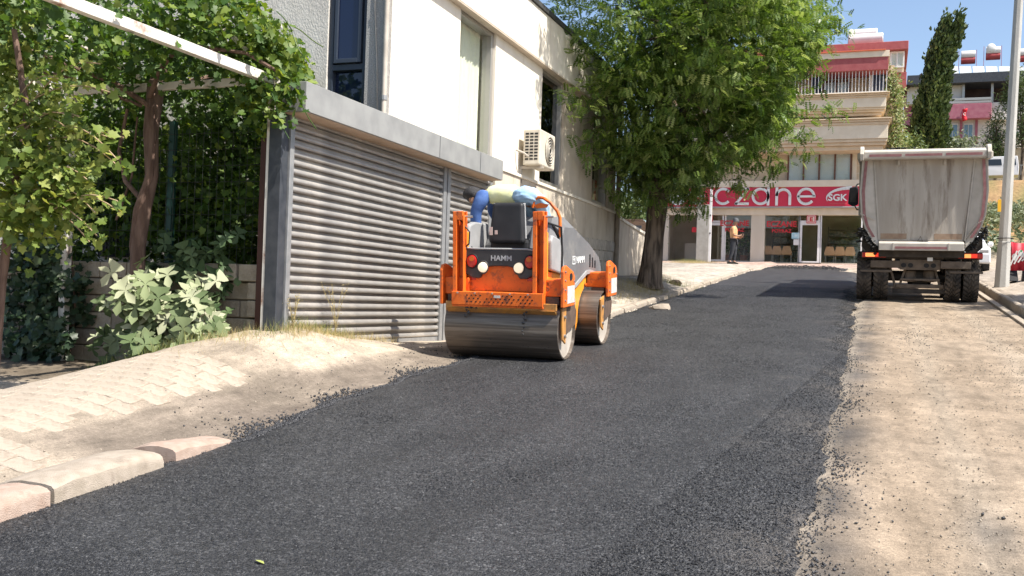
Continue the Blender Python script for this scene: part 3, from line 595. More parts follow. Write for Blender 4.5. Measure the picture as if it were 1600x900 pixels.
for i in range(n_ + 1):
    x = a0.x - .5 + (1.5) * i / n_; zz = .025 * (i % 2)
    vs += [(x, 32.2, a1.z + zz + .12), (x, 35.5, a1.z - .25 + zz)]
b.add(vs, [(2 * i, 2 * i + 2, 2 * i + 3, 2 * i + 1) for i in range(n_)]); s_ = b.build('sheet', mat('rusty_tin', (.16, .10, .075), (.25, .17, .13), scale=4, rough=.7), aw); s_.modifiers.new('solid', 'SOLIDIFY').thickness = .01
b = MB(); b.bar((a0.x - .3, 32.25, a1.z - .12), (a0.x + .95, 32.25, a1.z - .12), .06, .1); b.build('purlin', M_DARKST, aw)
for x in (a0.x - .4, a0.x + .75): box('awning_post', M_DARKST, aw, x, x + .08, 32.25, 32.33, 2.7, a1.z - .12)

# ---------------------------------------------------------------- block wall, fence, pergola
M_BLOCK = mat('concrete_block', (.29, .245, .19), (.37, .315, .25), scale=14, rough=.95, bump=.6, bscale=90, c3=(.17, .135, .10), c3scale=4, c3amt=.35, vary=.12)
M_MORT = mat('mortar', (.16, .13, .10), rough=.95)
bw = thing('block_wall', 'low concrete block garden wall behind the fig bush', 'wall', (-8.5, 9.5, .6))
bw['_loc'] = 1
b = MB(); b.box(-3.2, 2.05, .02, .17, -.5, 1.28); b.build('mortar_core', M_MORT, bw)
bme = MB().box(-.194, .194, -.095, .095, -.094, .094).mesh('block'); bme.materials.append(M_BLOCK)
for r in range(8):
    z = -.2 + r * .203
    for c in range(14):
        x = -3.1 + c * .402 + (.2 if r % 2 else 0)
        if x > 1.95: continue
        o = bpy.data.objects.new('block', bme); COL.objects.link(o); o.parent = bw; o.location = (x, .075 + rng.uniform(-.008, .008), z); o.rotation_euler = (0, rng.uniform(-.012, .012), rng.uniform(-.015, .015))
        m_ = o.modifiers.new('bevel', 'BEVEL'); m_.width = .012; m_.segments = 2
for k, (x, z, rz) in enumerate([(1.92, 1.222, .02), (1.93, .82, 1.57), (1.93, 1.02, 1.57), (1.5, 1.225, -.02), (1.93, .61, 1.57), (1.93, .4, 1.57)]):
    o = bpy.data.objects.new('block', bme); COL.objects.link(o); o.parent = bw; o.location = (x + .04, -.03 if rz < 1 else .09, z); o.rotation_euler = (0, 0, rz); m_ = o.modifiers.new('bevel', 'BEVEL'); m_.width = .012; m_.segments = 2
M_GREENP = mat('green_fence_post', (.012, .05, .04), rough=.5); M_WIRE = mat('fence_wire', (.05, .055, .05), rough=.5, metal=.5)
fe = thing('mesh_fence', 'dark green wire mesh fence on top of the block wall under the vine', 'fence', (-8.5, 9.62, 1.9))
for x in (-10.02, -7.92): box('fence_post', M_GREENP, fe, x - .035, x + .035, 9.62, 9.69, 1.7, 3.6)
hw = MB().tube([(-10.4, 9.6, 0), (-6.45, 9.6, 0)], .0035, 4).mesh('wire'); hw.materials.append(M_WIRE); vw = MB().tube([(0, 9.606, 1.85), (0, 9.606, 3.5)], .003, 4).mesh('wire'); vw.materials.append(M_WIRE)
for i in range(9): o = bpy.data.objects.new('wire', hw); COL.objects.link(o); o.parent = fe; o.matrix_parent_inverse = Matrix.Translation(-fe.location); o.location = (0, 0, 1.92 + i * .19)
for i in range(38): o = bpy.data.objects.new('wire', vw); COL.objects.link(o); o.parent = fe; o.matrix_parent_inverse = Matrix.Translation(-fe.location); o.location = (-10.3 + i * .102, 0, 0)
M_RUSTW = mat('flaking_white_paint', (.62, .58, .52), (.70, .66, .60), scale=12, rough=.6, c3=(.26, .11, .06), c3scale=4, c3amt=.38)
M_BROWN = mat('dark_red_door_edge', (.06, .022, .016), rough=.6)
pg = thing('pergola', 'rusty white steel pergola frame carrying the grapevine', 'pergola', (-7.7, 9.2, 1.3))
def beam(n, a, b_, w=.075, h=.085): return MB().bar(a, b_, w, h).build(n, M_RUSTW, pg, bevel=.005)
beam('post', (-6.24, 9.2, 1.1), (-6.24, 9.2, 3.86)); beam('post', (-9.13, 9.3, .7), (-9.13, 9.3, 3.92), .09, .09)
beam('beam', (-6.24, 9.28, 3.91), (-6.24, 5.6, 3.91), .08, .10); beam('beam', (-9.2, 9.28, 3.93), (-6.3, 9.25, 3.93), .06, .09); beam('beam', (-9.2, 9.2, 3.93), (-9.2, 5.6, 3.93))
beam('rafter', (-8.02, 9.18, 4.02), (-8.62, 8.0, 4.52), .04, .05); beam('rafter', (-6.46, 9.0, 4.2), (-7.1, 8.7, 4.86), .05, .05); beam('rafter', (-7.1, 9.6, 4.62), (-6.5, 9.7, 4.66), .035, .04)
gate = thing('gate_leaf', 'dark red steel gate edge between white post and shutter', 'gate', (-6.3, 9.3, 1.2))
b = MB(); b.box(-6.42, -6.33, 9.26, 9.32, 1.2, 3.3); b.box(-6.33, -6.3, 9.27, 9.31, 1.3, 3.2); b.build('gate_stile', M_BROWN, gate, bevel=.005); box('gate_hinge', M_DARKST, gate, -6.3, -6.27, 9.25, 9.33, 1.6, 1.66); box('gate_hinge', M_DARKST, gate, -6.3, -6.27, 9.25, 9.33, 2.8, 2.86)
# ---------------------------------------------------------------- vegetation by the garage
M_VINE = leaf_mat('vine_leaf', (.025, .055, .012), (.075, .14, .024), (.22, .28, .055), trans=.36)
M_VINEO = leaf_mat('vine_leaf_single', (.035, .08, .016), (.07, .13, .024), (.17, .22, .045), attr=False, trans=.32)
M_VINESUN = leaf_mat('sunlit_vine_leaf', (.07, .12, .02), (.15, .20, .04), (.30, .32, .08), trans=.3)  # strong sun put into the leaf colour, paler and yellower than vine_leaf
M_VINESUNO = leaf_mat('sunlit_vine_leaf_single', (.07, .12, .02), (.15, .20, .04), (.30, .32, .08), attr=False, trans=.3)
M_BARKV = mat('vine_bark', (.10, .06, .045), (.20, .13, .10), scale=14, rough=.95, bump=.9, bscale=30, stretch=(1, 1, .2))
def leaves_obj(n_mesh, tmpl, P, nrm, size, m, parent, spin=None):
    me = bpy.data.meshes.new(n_mesh); me.from_pydata(tmpl[0], [], tmpl[1]); me.materials.append(m)
    me.polygons.foreach_set('use_smooth', [True] * len(me.polygons))
    Rm = basis(nrm, nrg.uniform(0, 6.28, len(P)) if spin is None else spin); inv = Matrix.Identity(4) if parent.get('_loc') else Matrix.Translation(parent.location).inverted()
    for i in range(len(P)):
        o = bpy.data.objects.new(n_mesh, me); COL.objects.link(o); o.parent = parent; o.matrix_parent_inverse = inv
        o.matrix_basis = Matrix.Translation(P[i]) @ Matrix(Rm[i].tolist()).to_4x4() @ Matrix.Diagonal((size[i], size[i], size[i], 1))
def rbox(n_, x, y, z): return np.stack([nrg.uniform(*x, n_), nrg.uniform(*y, n_), nrg.uniform(*z, n_)], 1)
def clump(P, n_, sig): return P[nrg.integers(0, len(P), n_)] + nrg.normal(0, 1, (n_, 3)) * np.array(sig)
gv = thing('grapevine', 'large dark grapevine with a thick twisted trunk covering the pergola', 'grapevine', (-8.0, 9.25, 1.0))
# trunk and canes
t = MB(); pts = [(-8.02, 9.2, 1.1), (-7.96, 9.18, 1.7), (-8.0, 9.22, 2.1), (-7.92, 9.2, 2.5), (-7.86, 9.24, 2.9), (-7.88, 9.22, 3.4), (-7.9, 9.3, 3.95), (-8.0, 9.5, 4.2)]
t.tube(pts, [.10, .085, .085, .08, .075, .085, .10, .07], 10); t.tube([(p[0] + .06 * math.cos(i * 1.3), p[1] - .04 + .03 * math.sin(i * 1.3), p[2]) for i, p in enumerate(pts)], .045, 7); t.build('trunk', M_BARKV, gv, smooth=True)
for pts, r in (([(-7.9, 9.2, 3.8), (-7.6, 9.0, 4.05), (-7.0, 8.6, 4.2), (-6.4, 8.9, 4.15), (-5.95, 9.0, 3.9)], .03), ([(-7.9, 9.2, 3.7), (-8.3, 9.1, 3.95), (-8.9, 8.6, 4.2), (-9.3, 7.6, 4.3)], .035), ([(-7.93, 9.2, 2.6), (-8.25, 9.25, 2.85), (-8.4, 9.3, 3.2), (-8.3, 9.3, 3.7)], .03), ([(-7.9, 9.25, 3.9), (-7.7, 10, 4.2), (-7.2, 11, 4.3)], .035), ([(-8.4, 9.3, 2.4), (-8.2, 9.3, 2.9), (-8.15, 9.3, 3.6)], .016), ([(-8.0, 9.2, 3.7), (-8.6, 8.6, 3.95), (-9.5, 7.9, 4.0)], .02)):
    t = MB(); t.tube(pts, [r * (1 - .5 * i / len(pts)) for i in range(len(pts))], 7); t.build('cane', M_BARKV, gv, smooth=True)
cl = []
cl.append(clump(rbox(150, (-10.6, -6.25), (6.4, 11.4), (4.0, 4.7)), 8200, (.26, .26, .16)))
cl.append(clump(rbox(90, (-10.4, -6.5), (9.75, 10.8), (2.4, 4.0)), 5600, (.22, .2, .24)))
cl.append(clump(rbox(36, (-8.3, -6.6), (9.7, 10.6), (1.95, 3.0)), 1700, (.18, .12, .18)))
cl.append(clump(rbox(20, (-10.2, -8.6), (9.7, 10.3), (1.95, 2.9)), 600, (.16, .1, .16)))
cl.append(clump(rbox(30, (-6.45, -5.9), (8.95, 9.7), (3.35, 4.45)), 1500, (.11, .14, .15)))
cl.append(clump(rbox(26, (-7.3, -6.1), (8.3, 10.6), (4.25, 4.85)), 1700, (.15, .2, .12)))
cl.append(clump(rbox(70, (-11, -6.3), (10.9, 11.4), (1.9, 4.4)), 4200, (.2, .1, .25)))
P = np.concatenate(cl)
# trailing shoots at the right end
sh_pts = []
for (a, e) in (((-6.0, 8.9, 4.0), (-5.62, 9.1, 3.35)), ((-6.05, 8.7, 3.8), (-5.75, 8.8, 3.2)), ((-6.1, 9.1, 4.5), (-5.75, 9.4, 4.3)), ((-6.1, 9.0, 4.6), (-5.7, 9.0, 4.05)), ((-6.4, 9.2, 4.8), (-6.0, 9.6, 4.9)), ((-6.3, 8.6, 4.6), (-5.85, 8.6, 4.3)), ((-6.9, 9.2, 4.8), (-6.6, 9.4, 5.1))):
    a = np.array(a); e = np.array(e)
    for k in range(22): t_ = k / 21; sh_pts.append(a + (e - a) * t_ + np.array([.03 * math.sin(t_ * 6), 0, .12 * t_ * (1 - t_)]) + nrg.normal(0, .025, 3))
    MB().tube([tuple(a + (e - a) * t_ + np.array([.03 * math.sin(t_ * 6), 0, .12 * t_ * (1 - t_)])) for t_ in np.linspace(0, 1, 8)], .006, 5).build('shoot', M_VINEO, gv, smooth=True)
P = np.concatenate([P, np.array(sh_pts)])
pxs, pys = px_of(P); bx = np.interp(pys, [-60, 0, 40, 80, 135, 175, 215], [385, 395, 440, 470, 492, 480, 450]) + nrg.normal(0, 7, len(P)); P = P[pxs < bx]
keep = ~((P[:, 0] > -6.3) & (P[:, 1] > 9.15) & (P[:, 2] < 3.9)) & (P[:, 1] < 11.5) & ~((P[:, 0] > -6.9) & (P[:, 2] < 3.3) & (P[:, 1] < 9.6))
P = P[keep]; N = rdir(len(P)) * .8 + np.array([.35, -.25, .55]); S = nrg.uniform(.05, .105, len(P)) * (1 + .25 * (P[:, 1] > 10.2))
camd = np.linalg.norm(P - np.array(CAM), axis=1); vis = camd + 1.2 * nrg.random(len(P)) - 2.0 * (P[:, 0] > -6.45); order = np.argsort(vis - 3 * S)
f = order[:300]; g = order[300:]
leaves_obj('leaf', GRAPE, P[f], N[f], S[f] * 1.05, M_VINEO, gv)
tint = np.clip(nrg.beta(1.6, 2.6, len(g)) + .25 * (P[g, 0] > -6.5) + .1 * (P[g, 2] > 4.3), 0, 1)  # leaves on the sunward right side and on top painted lighter
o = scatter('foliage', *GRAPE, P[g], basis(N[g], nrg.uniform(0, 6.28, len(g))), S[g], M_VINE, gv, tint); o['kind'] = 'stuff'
# sunlit yellow-green vine hanging in front at the left frame edge
gv2 = thing('grapevine', 'sunlit yellow green vine hanging into the picture at the left edge', 'grapevine', (-7.6, 7.2, .8))
MB().tube([(-8.0, 7.3, .75), (-7.95, 7.3, 1.6), (-7.8, 7.25, 2.4), (-7.6, 7.2, 3.2), (-7.7, 7.1, 4.0)], [.05, .045, .04, .035, .025], 8).build('trunk', M_BARKV, gv2, smooth=True)
cs = np.concatenate([rbox(56, (-8.3, -7.2), (6.9, 7.6), (2.05, 3.4)), rbox(16, (-8.3, -7.75), (6.9, 7.5), (3.3, 4.3)), rbox(12, (-7.3, -6.95), (6.9, 7.3), (2.3, 2.9))])
P = clump(cs, 3600, (.14, .14, .14)); twigs = []
for k in range(17):
    a = np.array([-7.8 + .5 * nrg.random(), 7.15, 2.2 + 1.2 * nrg.random()]); e = a + np.array([.75 + .35 * nrg.random(), nrg.uniform(-.25, .1), nrg.uniform(-.35, .3)]); tt = np.linspace(0, 1, 7)
    path = [tuple(a + (e - a) * t_ + np.array([0, 0, .14 * math.sin(t_ * 3.1)])) for t_ in tt]; MB().tube(path, .006, 5).build('cane', mat('cane_tan', (.3, .2, .12), (.4, .3, .18), scale=20) if k == 0 else bpy.data.materials['cane_tan'], gv2, smooth=True)
    for q in path[2:]: twigs.append(np.array(q)[None] + nrg.normal(0, .035, (4, 3)))
P = np.concatenate([P] + twigs); P = P[(P[:, 0] > -8.4)]
N = rdir(len(P)) * .75 + np.array([.55, -.35, .5]); S = nrg.uniform(.035, .09, len(P)) * nrg.choice([1, 1, 1.25], len(P)); v = P @ np.array(FW); f = np.argsort(v - 2.5 * S + .25 * nrg.random(len(P))); 
leaves_obj('leaf', GRAPE, P[f[:300]], N[f[:300]], S[f[:300]] * 1.1, M_VINESUNO, gv2); g = f[300:]
o = scatter('foliage', *GRAPE, P[g], basis(N[g], nrg.uniform(0, 6.28, len(g))), S[g], M_VINESUN, gv2, nrg.beta(1.8, 1.8, len(g))); o['kind'] = 'stuff'
# fig bush against the wall
M_FIG = leaf_mat('fig_leaf', (.07, .105, .04), (.22, .26, .13), (.42, .43, .29), attr=False, trans=.12, rough=.75)
M_FIGD = leaf_mat('dark_fig_leaf', (.04, .075, .03), (.075, .12, .045), (.13, .18, .08), attr=False, trans=.15, rough=.6)
fg = thing('fig_bush', 'fig bush with big dusty lobed leaves in front of the block wall', 'fig bush', (-7.45, 9.0, .9))
M_STEM = mat('fig_stem', (.28, .25, .2), (.38, .34, .28), scale=12, rough=.9)
cen = []
for k in range(17):
    a = Vector((-7.3 + rng.uniform(-.3, .3), 9.15, .75)); tx = rng.uniform(-8.4, -6.55); tz = (rng.uniform(.95, 1.8) if tx < -6.95 else rng.uniform(1.1, 1.4)) if tx > -7.75 else rng.uniform(.78, 1.05)
    e = Vector((tx, 8.85 + rng.uniform(-.3, .25), tz)); mid = (a + e) / 2 + Vector((0, -.05, .15)); MB().tube([a, mid, e], [.02, .015, .009], 6).build('stem', M_STEM, fg, smooth=True); cen.append((mid, e))
P, N, S = [], [], []
for mid, e in cen:
    for k in range(13):
        t_ = rng.random() ** .6; q = mid.lerp(e, t_) + Vector((rng.gauss(0, .12), rng.gauss(-.04, .09), rng.gauss(0, .10))); P.append(q[:]); N.append((rng.gauss(.45, .35), rng.gauss(-.75, .35), rng.gauss(.75, .3))); S.append(rng.uniform(.13, .27))
P, N, S = np.array(P), np.array(N), np.array(S)
leaves_obj('leaf', FIG, P, N, S, M_FIG, fg, spin=np.pi + nrg.normal(0, .6, len(P)))
P = rbox(70, (-8.0, -6.75), (9.2, 9.45), (1.35, 2.25)); N = rdir(70) * .6 + np.array([.3, -.6, .6]); leaves_obj('leaf', FIG, P, N, nrg.uniform(.14, .24, 70), M_FIGD, fg, spin=np.pi + nrg.normal(0, .6, 70))
# dark ivy-like climber on the wall at far left
iv = thing('climber', 'dark leafy climber growing over the left end of the block wall', 'climbing plant', (-9.6, 9.4, .7))
P = clump(np.concatenate([rbox(30, (-9.9, -9.0), (9.2, 9.42), (.8, 2.1)), rbox(14, (-10.2, -8.9), (9.0, 9.3), (.72, 1.2))]), 1500, (.12, .06, .12)); N = rdir(len(P)) * .6 + np.array([.3, -.7, .5])
M_IVY = leaf_mat('ivy_leaf', (.012, .03, .012), (.03, .055, .022), (.07, .10, .04), trans=.12, rough=.45)
o = scatter('foliage', *GRAPE, P, basis(N, nrg.uniform(0, 6.28, len(P))), nrg.uniform(.07, .12, len(P)), M_IVY, iv, nrg.beta(1.5, 2, len(P))); o['kind'] = 'stuff'
for k in range(4): x = -9.7 + k * .2; MB().tube([(x, 9.38, .75), (x + .05, 9.4, 1.3), (x - .05, 9.4, 2.0)], .012, 6).build('stem', M_BARKV, iv, smooth=True)
# grass ---------------------------------------------------------------
BL = ([(-.04, 0, 0), (.04, 0, 0), (.03, .06, .5), (-.03, .06, .5), (.0, .22, 1)], [(0, 1, 2, 3), (3, 2, 4)])
M_DRY = leaf_mat('dry_grass', (.30, .24, .10), (.42, .34, .16), (.55, .46, .25), trans=.2, rough=.8)
M_GRN = leaf_mat('green_grass', (.08, .12, .03), (.16, .19, .05), (.36, .33, .14), trans=.2, rough=.8)
def grass(name, pts, h, m, label, zoff=0):
    n_ = len(pts); z = ground_z(pts[:, 0], pts[:, 1]) + zoff; up = np.stack([nrg.normal(0, .35, n_), nrg.normal(0, .35, n_), np.ones(n_)], 1)
    up /= np.linalg.norm(up, axis=1, keepdims=True); sp = nrg.uniform(0, 6.28, n_); Rm = basis(up, sp); hh = nrg.uniform(.4, 1, n_) * h
    o = scatter(name, *BL, np.column_stack([pts, z - .005]), Rm, np.stack([hh * .28, hh * 1.1, hh], 1), m, tint=nrg.random(n_), smooth=False); tag(o, label, 'grass', kind='stuff')
def patch(c, sx, sy, n_): return np.stack([nrg.normal(c[0], sx, n_), nrg.normal(c[1], sy, n_)], 1)
g1 = np.concatenate([np.stack([nrg.uniform(-6.12, -5.8, 1300), 9.2 + 2.4 * nrg.random(1300) ** 1.5], 1), patch((-6.2, 8.7), .2, .35, 500), patch((-5.85, 9.6), .14, .35, 420)])
grass('dry_grass', g1, .14, M_DRY, 'dry yellow grass along the foot of the roller shutter')
grass('green_grass', np.concatenate([patch((-7.1, 8.6), .35, .15, 900), patch((-6.0, 9.7), .1, .5, 500)]), .22, M_GRN, 'green grass blades under the fig bush')
grass('sparse_grass', np.concatenate([patch((-5.9, 7.6), .28, .35, 500), patch((-6.0, 6.6), .35, .25, 260)]), .05, M_DRY, 'short sparse dry grass between the sidewalk paving blocks')
grass('verge_grass', np.concatenate([patch((-5.15, 22.4), .35, .5, 1800), patch((-5.3, 20.5), .3, .8, 900), patch((-7.3, 41.3), .55, .5, 2200), patch((-5.6, 26), .3, .7, 500)]), .16, M_DRY, 'dry yellow grass around the tree trunk and the pillar')
grass('verge_weeds', np.concatenate([patch((-7.7, 42.8), .3, .2, 700), patch((-5.0, 25.5), .35, .25, 380)]), .22, M_GRN, 'green weeds on the verge behind the tree trunk')
def weed(x, y, h, label, m, dry=False):
    r = thing('weed', label, 'weed', (x, y, float(ground_z(x, y)) - .01), local=True, group='weeds on the sidewalk'); pts = []
    for k in range(5):
        a = rng.uniform(0, 6.28); sp = rng.uniform(.1, .35) * h; path = [(sp * t_ * t_ * math.cos(a), sp * t_ * t_ * math.sin(a), h * t_ * rng.uniform(.9, 1)) for t_ in (0, .3, .6, .85, 1)]
        MB().tube(path, .003, 4).build('stem', m, r, w=False)
        for q in path[1:]:
            for _ in range(9 if dry else 6): pts.append([q[0] + rng.gauss(0, .018), q[1] + rng.gauss(0, .018), q[2] + rng.gauss(0, .03)])
    P = np.array(pts); o = scatter('leaf_sprays', *OVAL, P, basis(rdir(len(P)), nrg.uniform(0, 6, len(P))), nrg.uniform(.012, .028, len(P)) * (.7 if dry else 1.3), m, r, nrg.random(len(P)), w=False); o['kind'] = 'stuff'
weed(-6.62, 5.55, .22, 'small green weed sprouting from the sidewalk at left frame edge', M_GRN)
weed(-5.92, 10.15, .62, 'tall dry weed standing in front of the roller shutter', M_DRY, True)
weed(-5.98, 9.35, .4, 'shorter dry weed beside the white pergola post', M_DRY, True)

# ---------------------------------------------------------------- street tree
M_TREE = leaf_mat('acacia_leaf', (.035, .075, .016), (.125, .198, .04), (.36, .42, .16), trans=.36, rough=.4)
M_BARK = mat('tree_bark', (.055, .04, .03), (.20, .15, .11), scale=11, rough=.95, bump=1.0, bscale=22, stretch=(1, 1, .16), contrast=(.4, .6))
def tube_branch(mb, a, b, r0, r1, bend=.1, n_=5):
    a = Vector(a); b = Vector(b); L = (b - a).length; o = Vector((rng.gauss(0, bend), rng.gauss(0, bend), rng.gauss(0, bend * .5))) * L
    mb.tube([a + (b - a) * t_ + o * math.sin(t_ * math.pi) for t_ in np.linspace(0, 1, n_)], [r0 + (r1 - r0) * t_ for t_ in np.linspace(0, 1, n_)], 7)
tr_ = thing('street_tree', 'big leafy street tree with a thick dark trunk beside the pharmacy road', 'tree', (-5.1, 23, 2.15))
tb = Vector((-5.12, 23.0, 2.0)); fork = Vector((-4.85, 22.9, 4.7))
prof = [(0, .36), (.15, .29), (.5, .245), (1.1, .225), (1.8, .215), (2.7, .21)]; t = MB(); rings = []; n_ = 18; vs = []
for z, r in prof:
    c = tb.lerp(fork, z / 2.7)
    for j in range(n_):
        a = 2 * math.pi * j / n_; rr = r * (1 + .10 * math.sin(3 * a + z * 1.4) + .06 * math.sin(7 * a - z * 2)) ; vs.append((c.x + rr * math.cos(a), c.y + rr * math.sin(a), c.z))
t.add(vs, [(i * n_ + j, i * n_ + (j + 1) % n_, (i + 1) * n_ + (j + 1) % n_, (i + 1) * n_ + j) for i in range(len(prof) - 1) for j in range(n_)]); t.build('trunk', M_BARK, tr_, smooth=True)
limbs = [(-5.6, 21.2, 8.2), (-4.0, 20.2, 7.4), (-2.6, 21.4, 8.4), (-3.6, 23.4, 9.6), (-2.2, 23.8, 7.2), (-4.6, 25.2, 8.8), (-5.0, 22.2, 9.8), (-3.2, 19.4, 9.0)]
ends = []
for e in limbs:
    e = Vector(e); t = MB(); tube_branch(t, fork + Vector((0, 0, -.15)), e, .12, .045, .10, 7); t.build('limb', M_BARK, tr_, smooth=True); t = MB()
    for k in range(7):
        s0 = fork.lerp(e, rng.uniform(.45, 1)); d = Vector((rng.gauss(0, 1), rng.gauss(0, 1), rng.gauss(.2, .7))).normalized() * rng.uniform(.9, 1.9); tube_branch(t, s0, s0 + d, .03, .008, .12)
    t.build('twigs', M_BARK, tr_, smooth=True)['kind'] = 'stuff'
C0 = np.array([-3.55, 22.0, 8.3]); RAD = np.array([3.0, 4.6, 4.2])
def in_crown(n_):
    out = []
    while len(out) < n_:
        d = nrg.normal(size=3); d /= np.linalg.norm(d); r = nrg.random() ** .42
        q = C0 + d * RAD * r * (1 + .16 * math.sin(5 * d[0] + 3 * d[2]) + .12 * math.sin(7 * d[1] + 4 * d[2] + 1))
        if q[0] < -5.9 and q[2] < 7.3 and q[1] < 23.7: continue
        low = 4.8 + .55 * max(0, q[0] + 4.7)
        if q[2] < low: continue
        if q[0] > -2.0 and q[2] < 6.4: continue
        out.append(q)
    return np.array(out)
cs = np.concatenate([in_crown(320), rbox(40, (-5.75, -4.3), (19.2, 23.4), (4.9, 7.4)), rbox(26, (-5.9, -4.6), (22.4, 24.4), (4.6, 5.6))])
ext = []                                                              # outlying sprays that break the outline
for px, py, yy in ((1300, 165, 22), (1285, 170, 22.3), (1262, 205, 22), (1258, 235, 22.2), (1250, 212, 22), (1290, 55, 22), (1305, 35, 22), (1318, 48, 22), (1270, 110, 22), (1235, 180, 22), (1205, 240, 22), (1195, 265, 22.2), (1160, 262, 22), (1150, 285, 22), (1165, 292, 22), (1092, 314, 22.4), (1084, 322, 22.5), (1074, 328, 22.4), (1070, 312, 22.6), (1082, 304, 22.4), (1074, 298, 22.6), (1088, 300, 22.4), (950, 285, 21), (960, 310, 22), (985, 325, 23), (905, 225, 19.6), (885, 185, 18.8), (880, 150, 18.5), (1000, 318, 22.5), (1012, 312, 22), (975, 300, 21.6), (1040, 312, 22), (1225, 262, 22), (895, 60, 18.8), (875, 12, 18.6), (930, 250, 20.3), (1240, 140, 22), (1262, 85, 22)):
    ext.append(onY(px, py, yy)[:])
for px, py in ((1180, 200), (1200, 220), (1165, 235), (1140, 250), (1120, 270), (1090, 285), (1060, 295), (1205, 180), (1225, 160), (1190, 150), (1230, 120), (1245, 90), (1210, 215), (1175, 250), (1100, 260), (1035, 300), (1010, 295), (1150, 215), (1225, 195), (1195, 240)):
    for k in range(3): cs = np.vstack([cs, np.array(onY(px + rng.uniform(-14, 14), py + rng.uniform(-12, 8), rng.uniform(20.5, 24))[:])])
cl = []
for c in cs: cl.append(c + nrg.normal(0, 1, (72, 3)) * np.array([.33, .36, .24]))
for c in ext: cl.append(np.array(c) + nrg.normal(0, 1, (20, 3)) * np.array([.19, .2, .12]))
P = np.concatenate(cl); pxs, pys = px_of(P); rb = np.interp(pys, [-100, 0, 20, 60, 100, 130, 160, 200, 240, 270, 300, 330], [1290, 1305, 1308, 1290, 1268, 1240, 1240, 1230, 1208, 1168, 1110, 1045]) + nrg.normal(0, 9, len(P)); lb = np.interp(pys, [-100, 0, 60, 100, 170, 230, 260, 300, 330], [850, 862, 885, 872, 868, 888, 915, 942, 985]) + nrg.normal(0, 8, len(P)); isx = np.arange(len(P)) >= len(P) - 20 * len(ext); kk = ((pxs < rb) & (pxs > lb)) | isx; P = P[kk]; isx = isx[kk]
low = 1.6 + (2.5 + .62 * np.clip(P[:, 0] + 4.2, 0, 9) + nrg.normal(0, .12, len(P))) * P[:, 1] / 22; keep = ~((P[:, 0] < -5.93) & (P[:, 2] < 7.2) & (P[:, 1] < 23.7)) & ((P[:, 2] > low) | isx); P = P[keep]
out = (P - C0) / RAD; out /= np.maximum(np.linalg.norm(out, axis=1, keepdims=True), .2)
yd = out * .5 + rdir(len(P)) * 1.0 + np.array([0, 0, -.05]); yd /= np.linalg.norm(yd, axis=1, keepdims=True)       # rachis direction: outwards and drooping
up = np.array([[0, 0, 1.]]) + .45 * rdir(len(P)); zz = up - yd * (up * yd).sum(1, keepdims=True); zz /= np.linalg.norm(zz, axis=1, keepdims=True); xx = np.cross(yd, zz)
Rm = np.stack([xx, yd, zz], 2); S = nrg.uniform(.13, .25, len(P))
tint = np.clip(nrg.beta(2, 2.4, len(P)) + nrg.normal(0, .05, len(P)), 0, 1)
o = scatter('crown', *PINN, P, Rm, S, M_TREE, tr_, tint, smooth=False); o['kind'] = 'stuff'
# ---------------------------------------------------------------- tandem roller
M_OR = mat('orange_paint', (.68, .12, .012), (.78, .16, .02), scale=4, rough=.45, spec=.4, c3=(.20, .06, .035), c3scale=9, c3amt=.40)
M_ORY = mat('yellow_orange_paint', (.78, .27, .02), (.84, .32, .03), scale=4, rough=.42, spec=.5, c3=(.34, .13, .05), c3scale=8, c3amt=.38)
M_HOOD = mat('grey_hood_plastic', (.13, .13, .135), (.17, .17, .172), scale=3, rough=.5, c3=(.23, .22, .205), c3scale=2, c3amt=.38)
M_HOODL = mat('light_grey_trim', (.27, .27, .27), (.33, .33, .33), scale=4, rough=.5)
M_LAMPP = mat('dark_lamp_panel', (.04, .038, .042), (.055, .053, .056), scale=4, rough=.45, c3=(.1, .085, .07), c3scale=3, c3amt=.3)
M_DRUM = mat('drum_steel', (.10, .08, .065), (.18, .15, .125), scale=5, rough=.42, metal=.6, stretch=(.15, 6, 6), c3=(.27, .235, .2), c3scale=3, c3amt=.4)
M_DRUMF = mat('dusty_drum_face', (.42, .37, .31), (.56, .50, .43), scale=5, rough=.6, metal=.15, c3=(.3, .22, .16), c3scale=2.5, c3amt=.35)
M_RUSTP = mat('tarred_plate', (.075, .05, .038), (.13, .085, .06), scale=8, rough=.7, c3=(.03, .027, .025), c3scale=3, c3amt=.4)
M_SCRAP = mat('dirty_yellow_bar', (.52, .24, .05), (.34, .17, .06), scale=7, rough=.6, c3=(.10, .07, .05), c3scale=5, c3amt=.38)
M_WHT = mat('white_lettering', (.72, .72, .70), rough=.6); M_STICK = mat('faded_sticker', (.62, .60, .56), (.45, .42, .38), scale=20, rough=.6)
M_SEAT = mat('black_vinyl', (.014, .014, .016), (.022, .022, .024), scale=6, rough=.5)
M_RED = mat('red_lens', (.42, .012, .01), (.5, .02, .015), scale=20, rough=.2, spec=.6); M_AMB = mat('amber_lens', (.6, .12, .01), rough=.2, spec=.6)
M_LAMP = mat('lit_work_lamp', (.8, .68, .5), rough=.2, emit=((1, .83, .6), .35)); M_CHR = mat('bolt_steel', (.45, .43, .40), rough=.35, metal=.8)
SL = math.atan(.08)
ro = thing('road_roller', 'orange tandem road roller with two steel drums on the fresh asphalt', 'road roller', (-4.16, 12.1, float(road_z(12.1)) + .032), local=True, rot=(SL, 0, 0))
def P_(n, b, m, par=ro, **k): return b.build(n, m, par, w=False, **k)
def B_(n, m, x0, x1, y0, y1, z0, z1, par=ro, bevel=.008): return box(n, m, par, x0, x1, y0, y1, z0, z1, bevel=bevel, w=False)
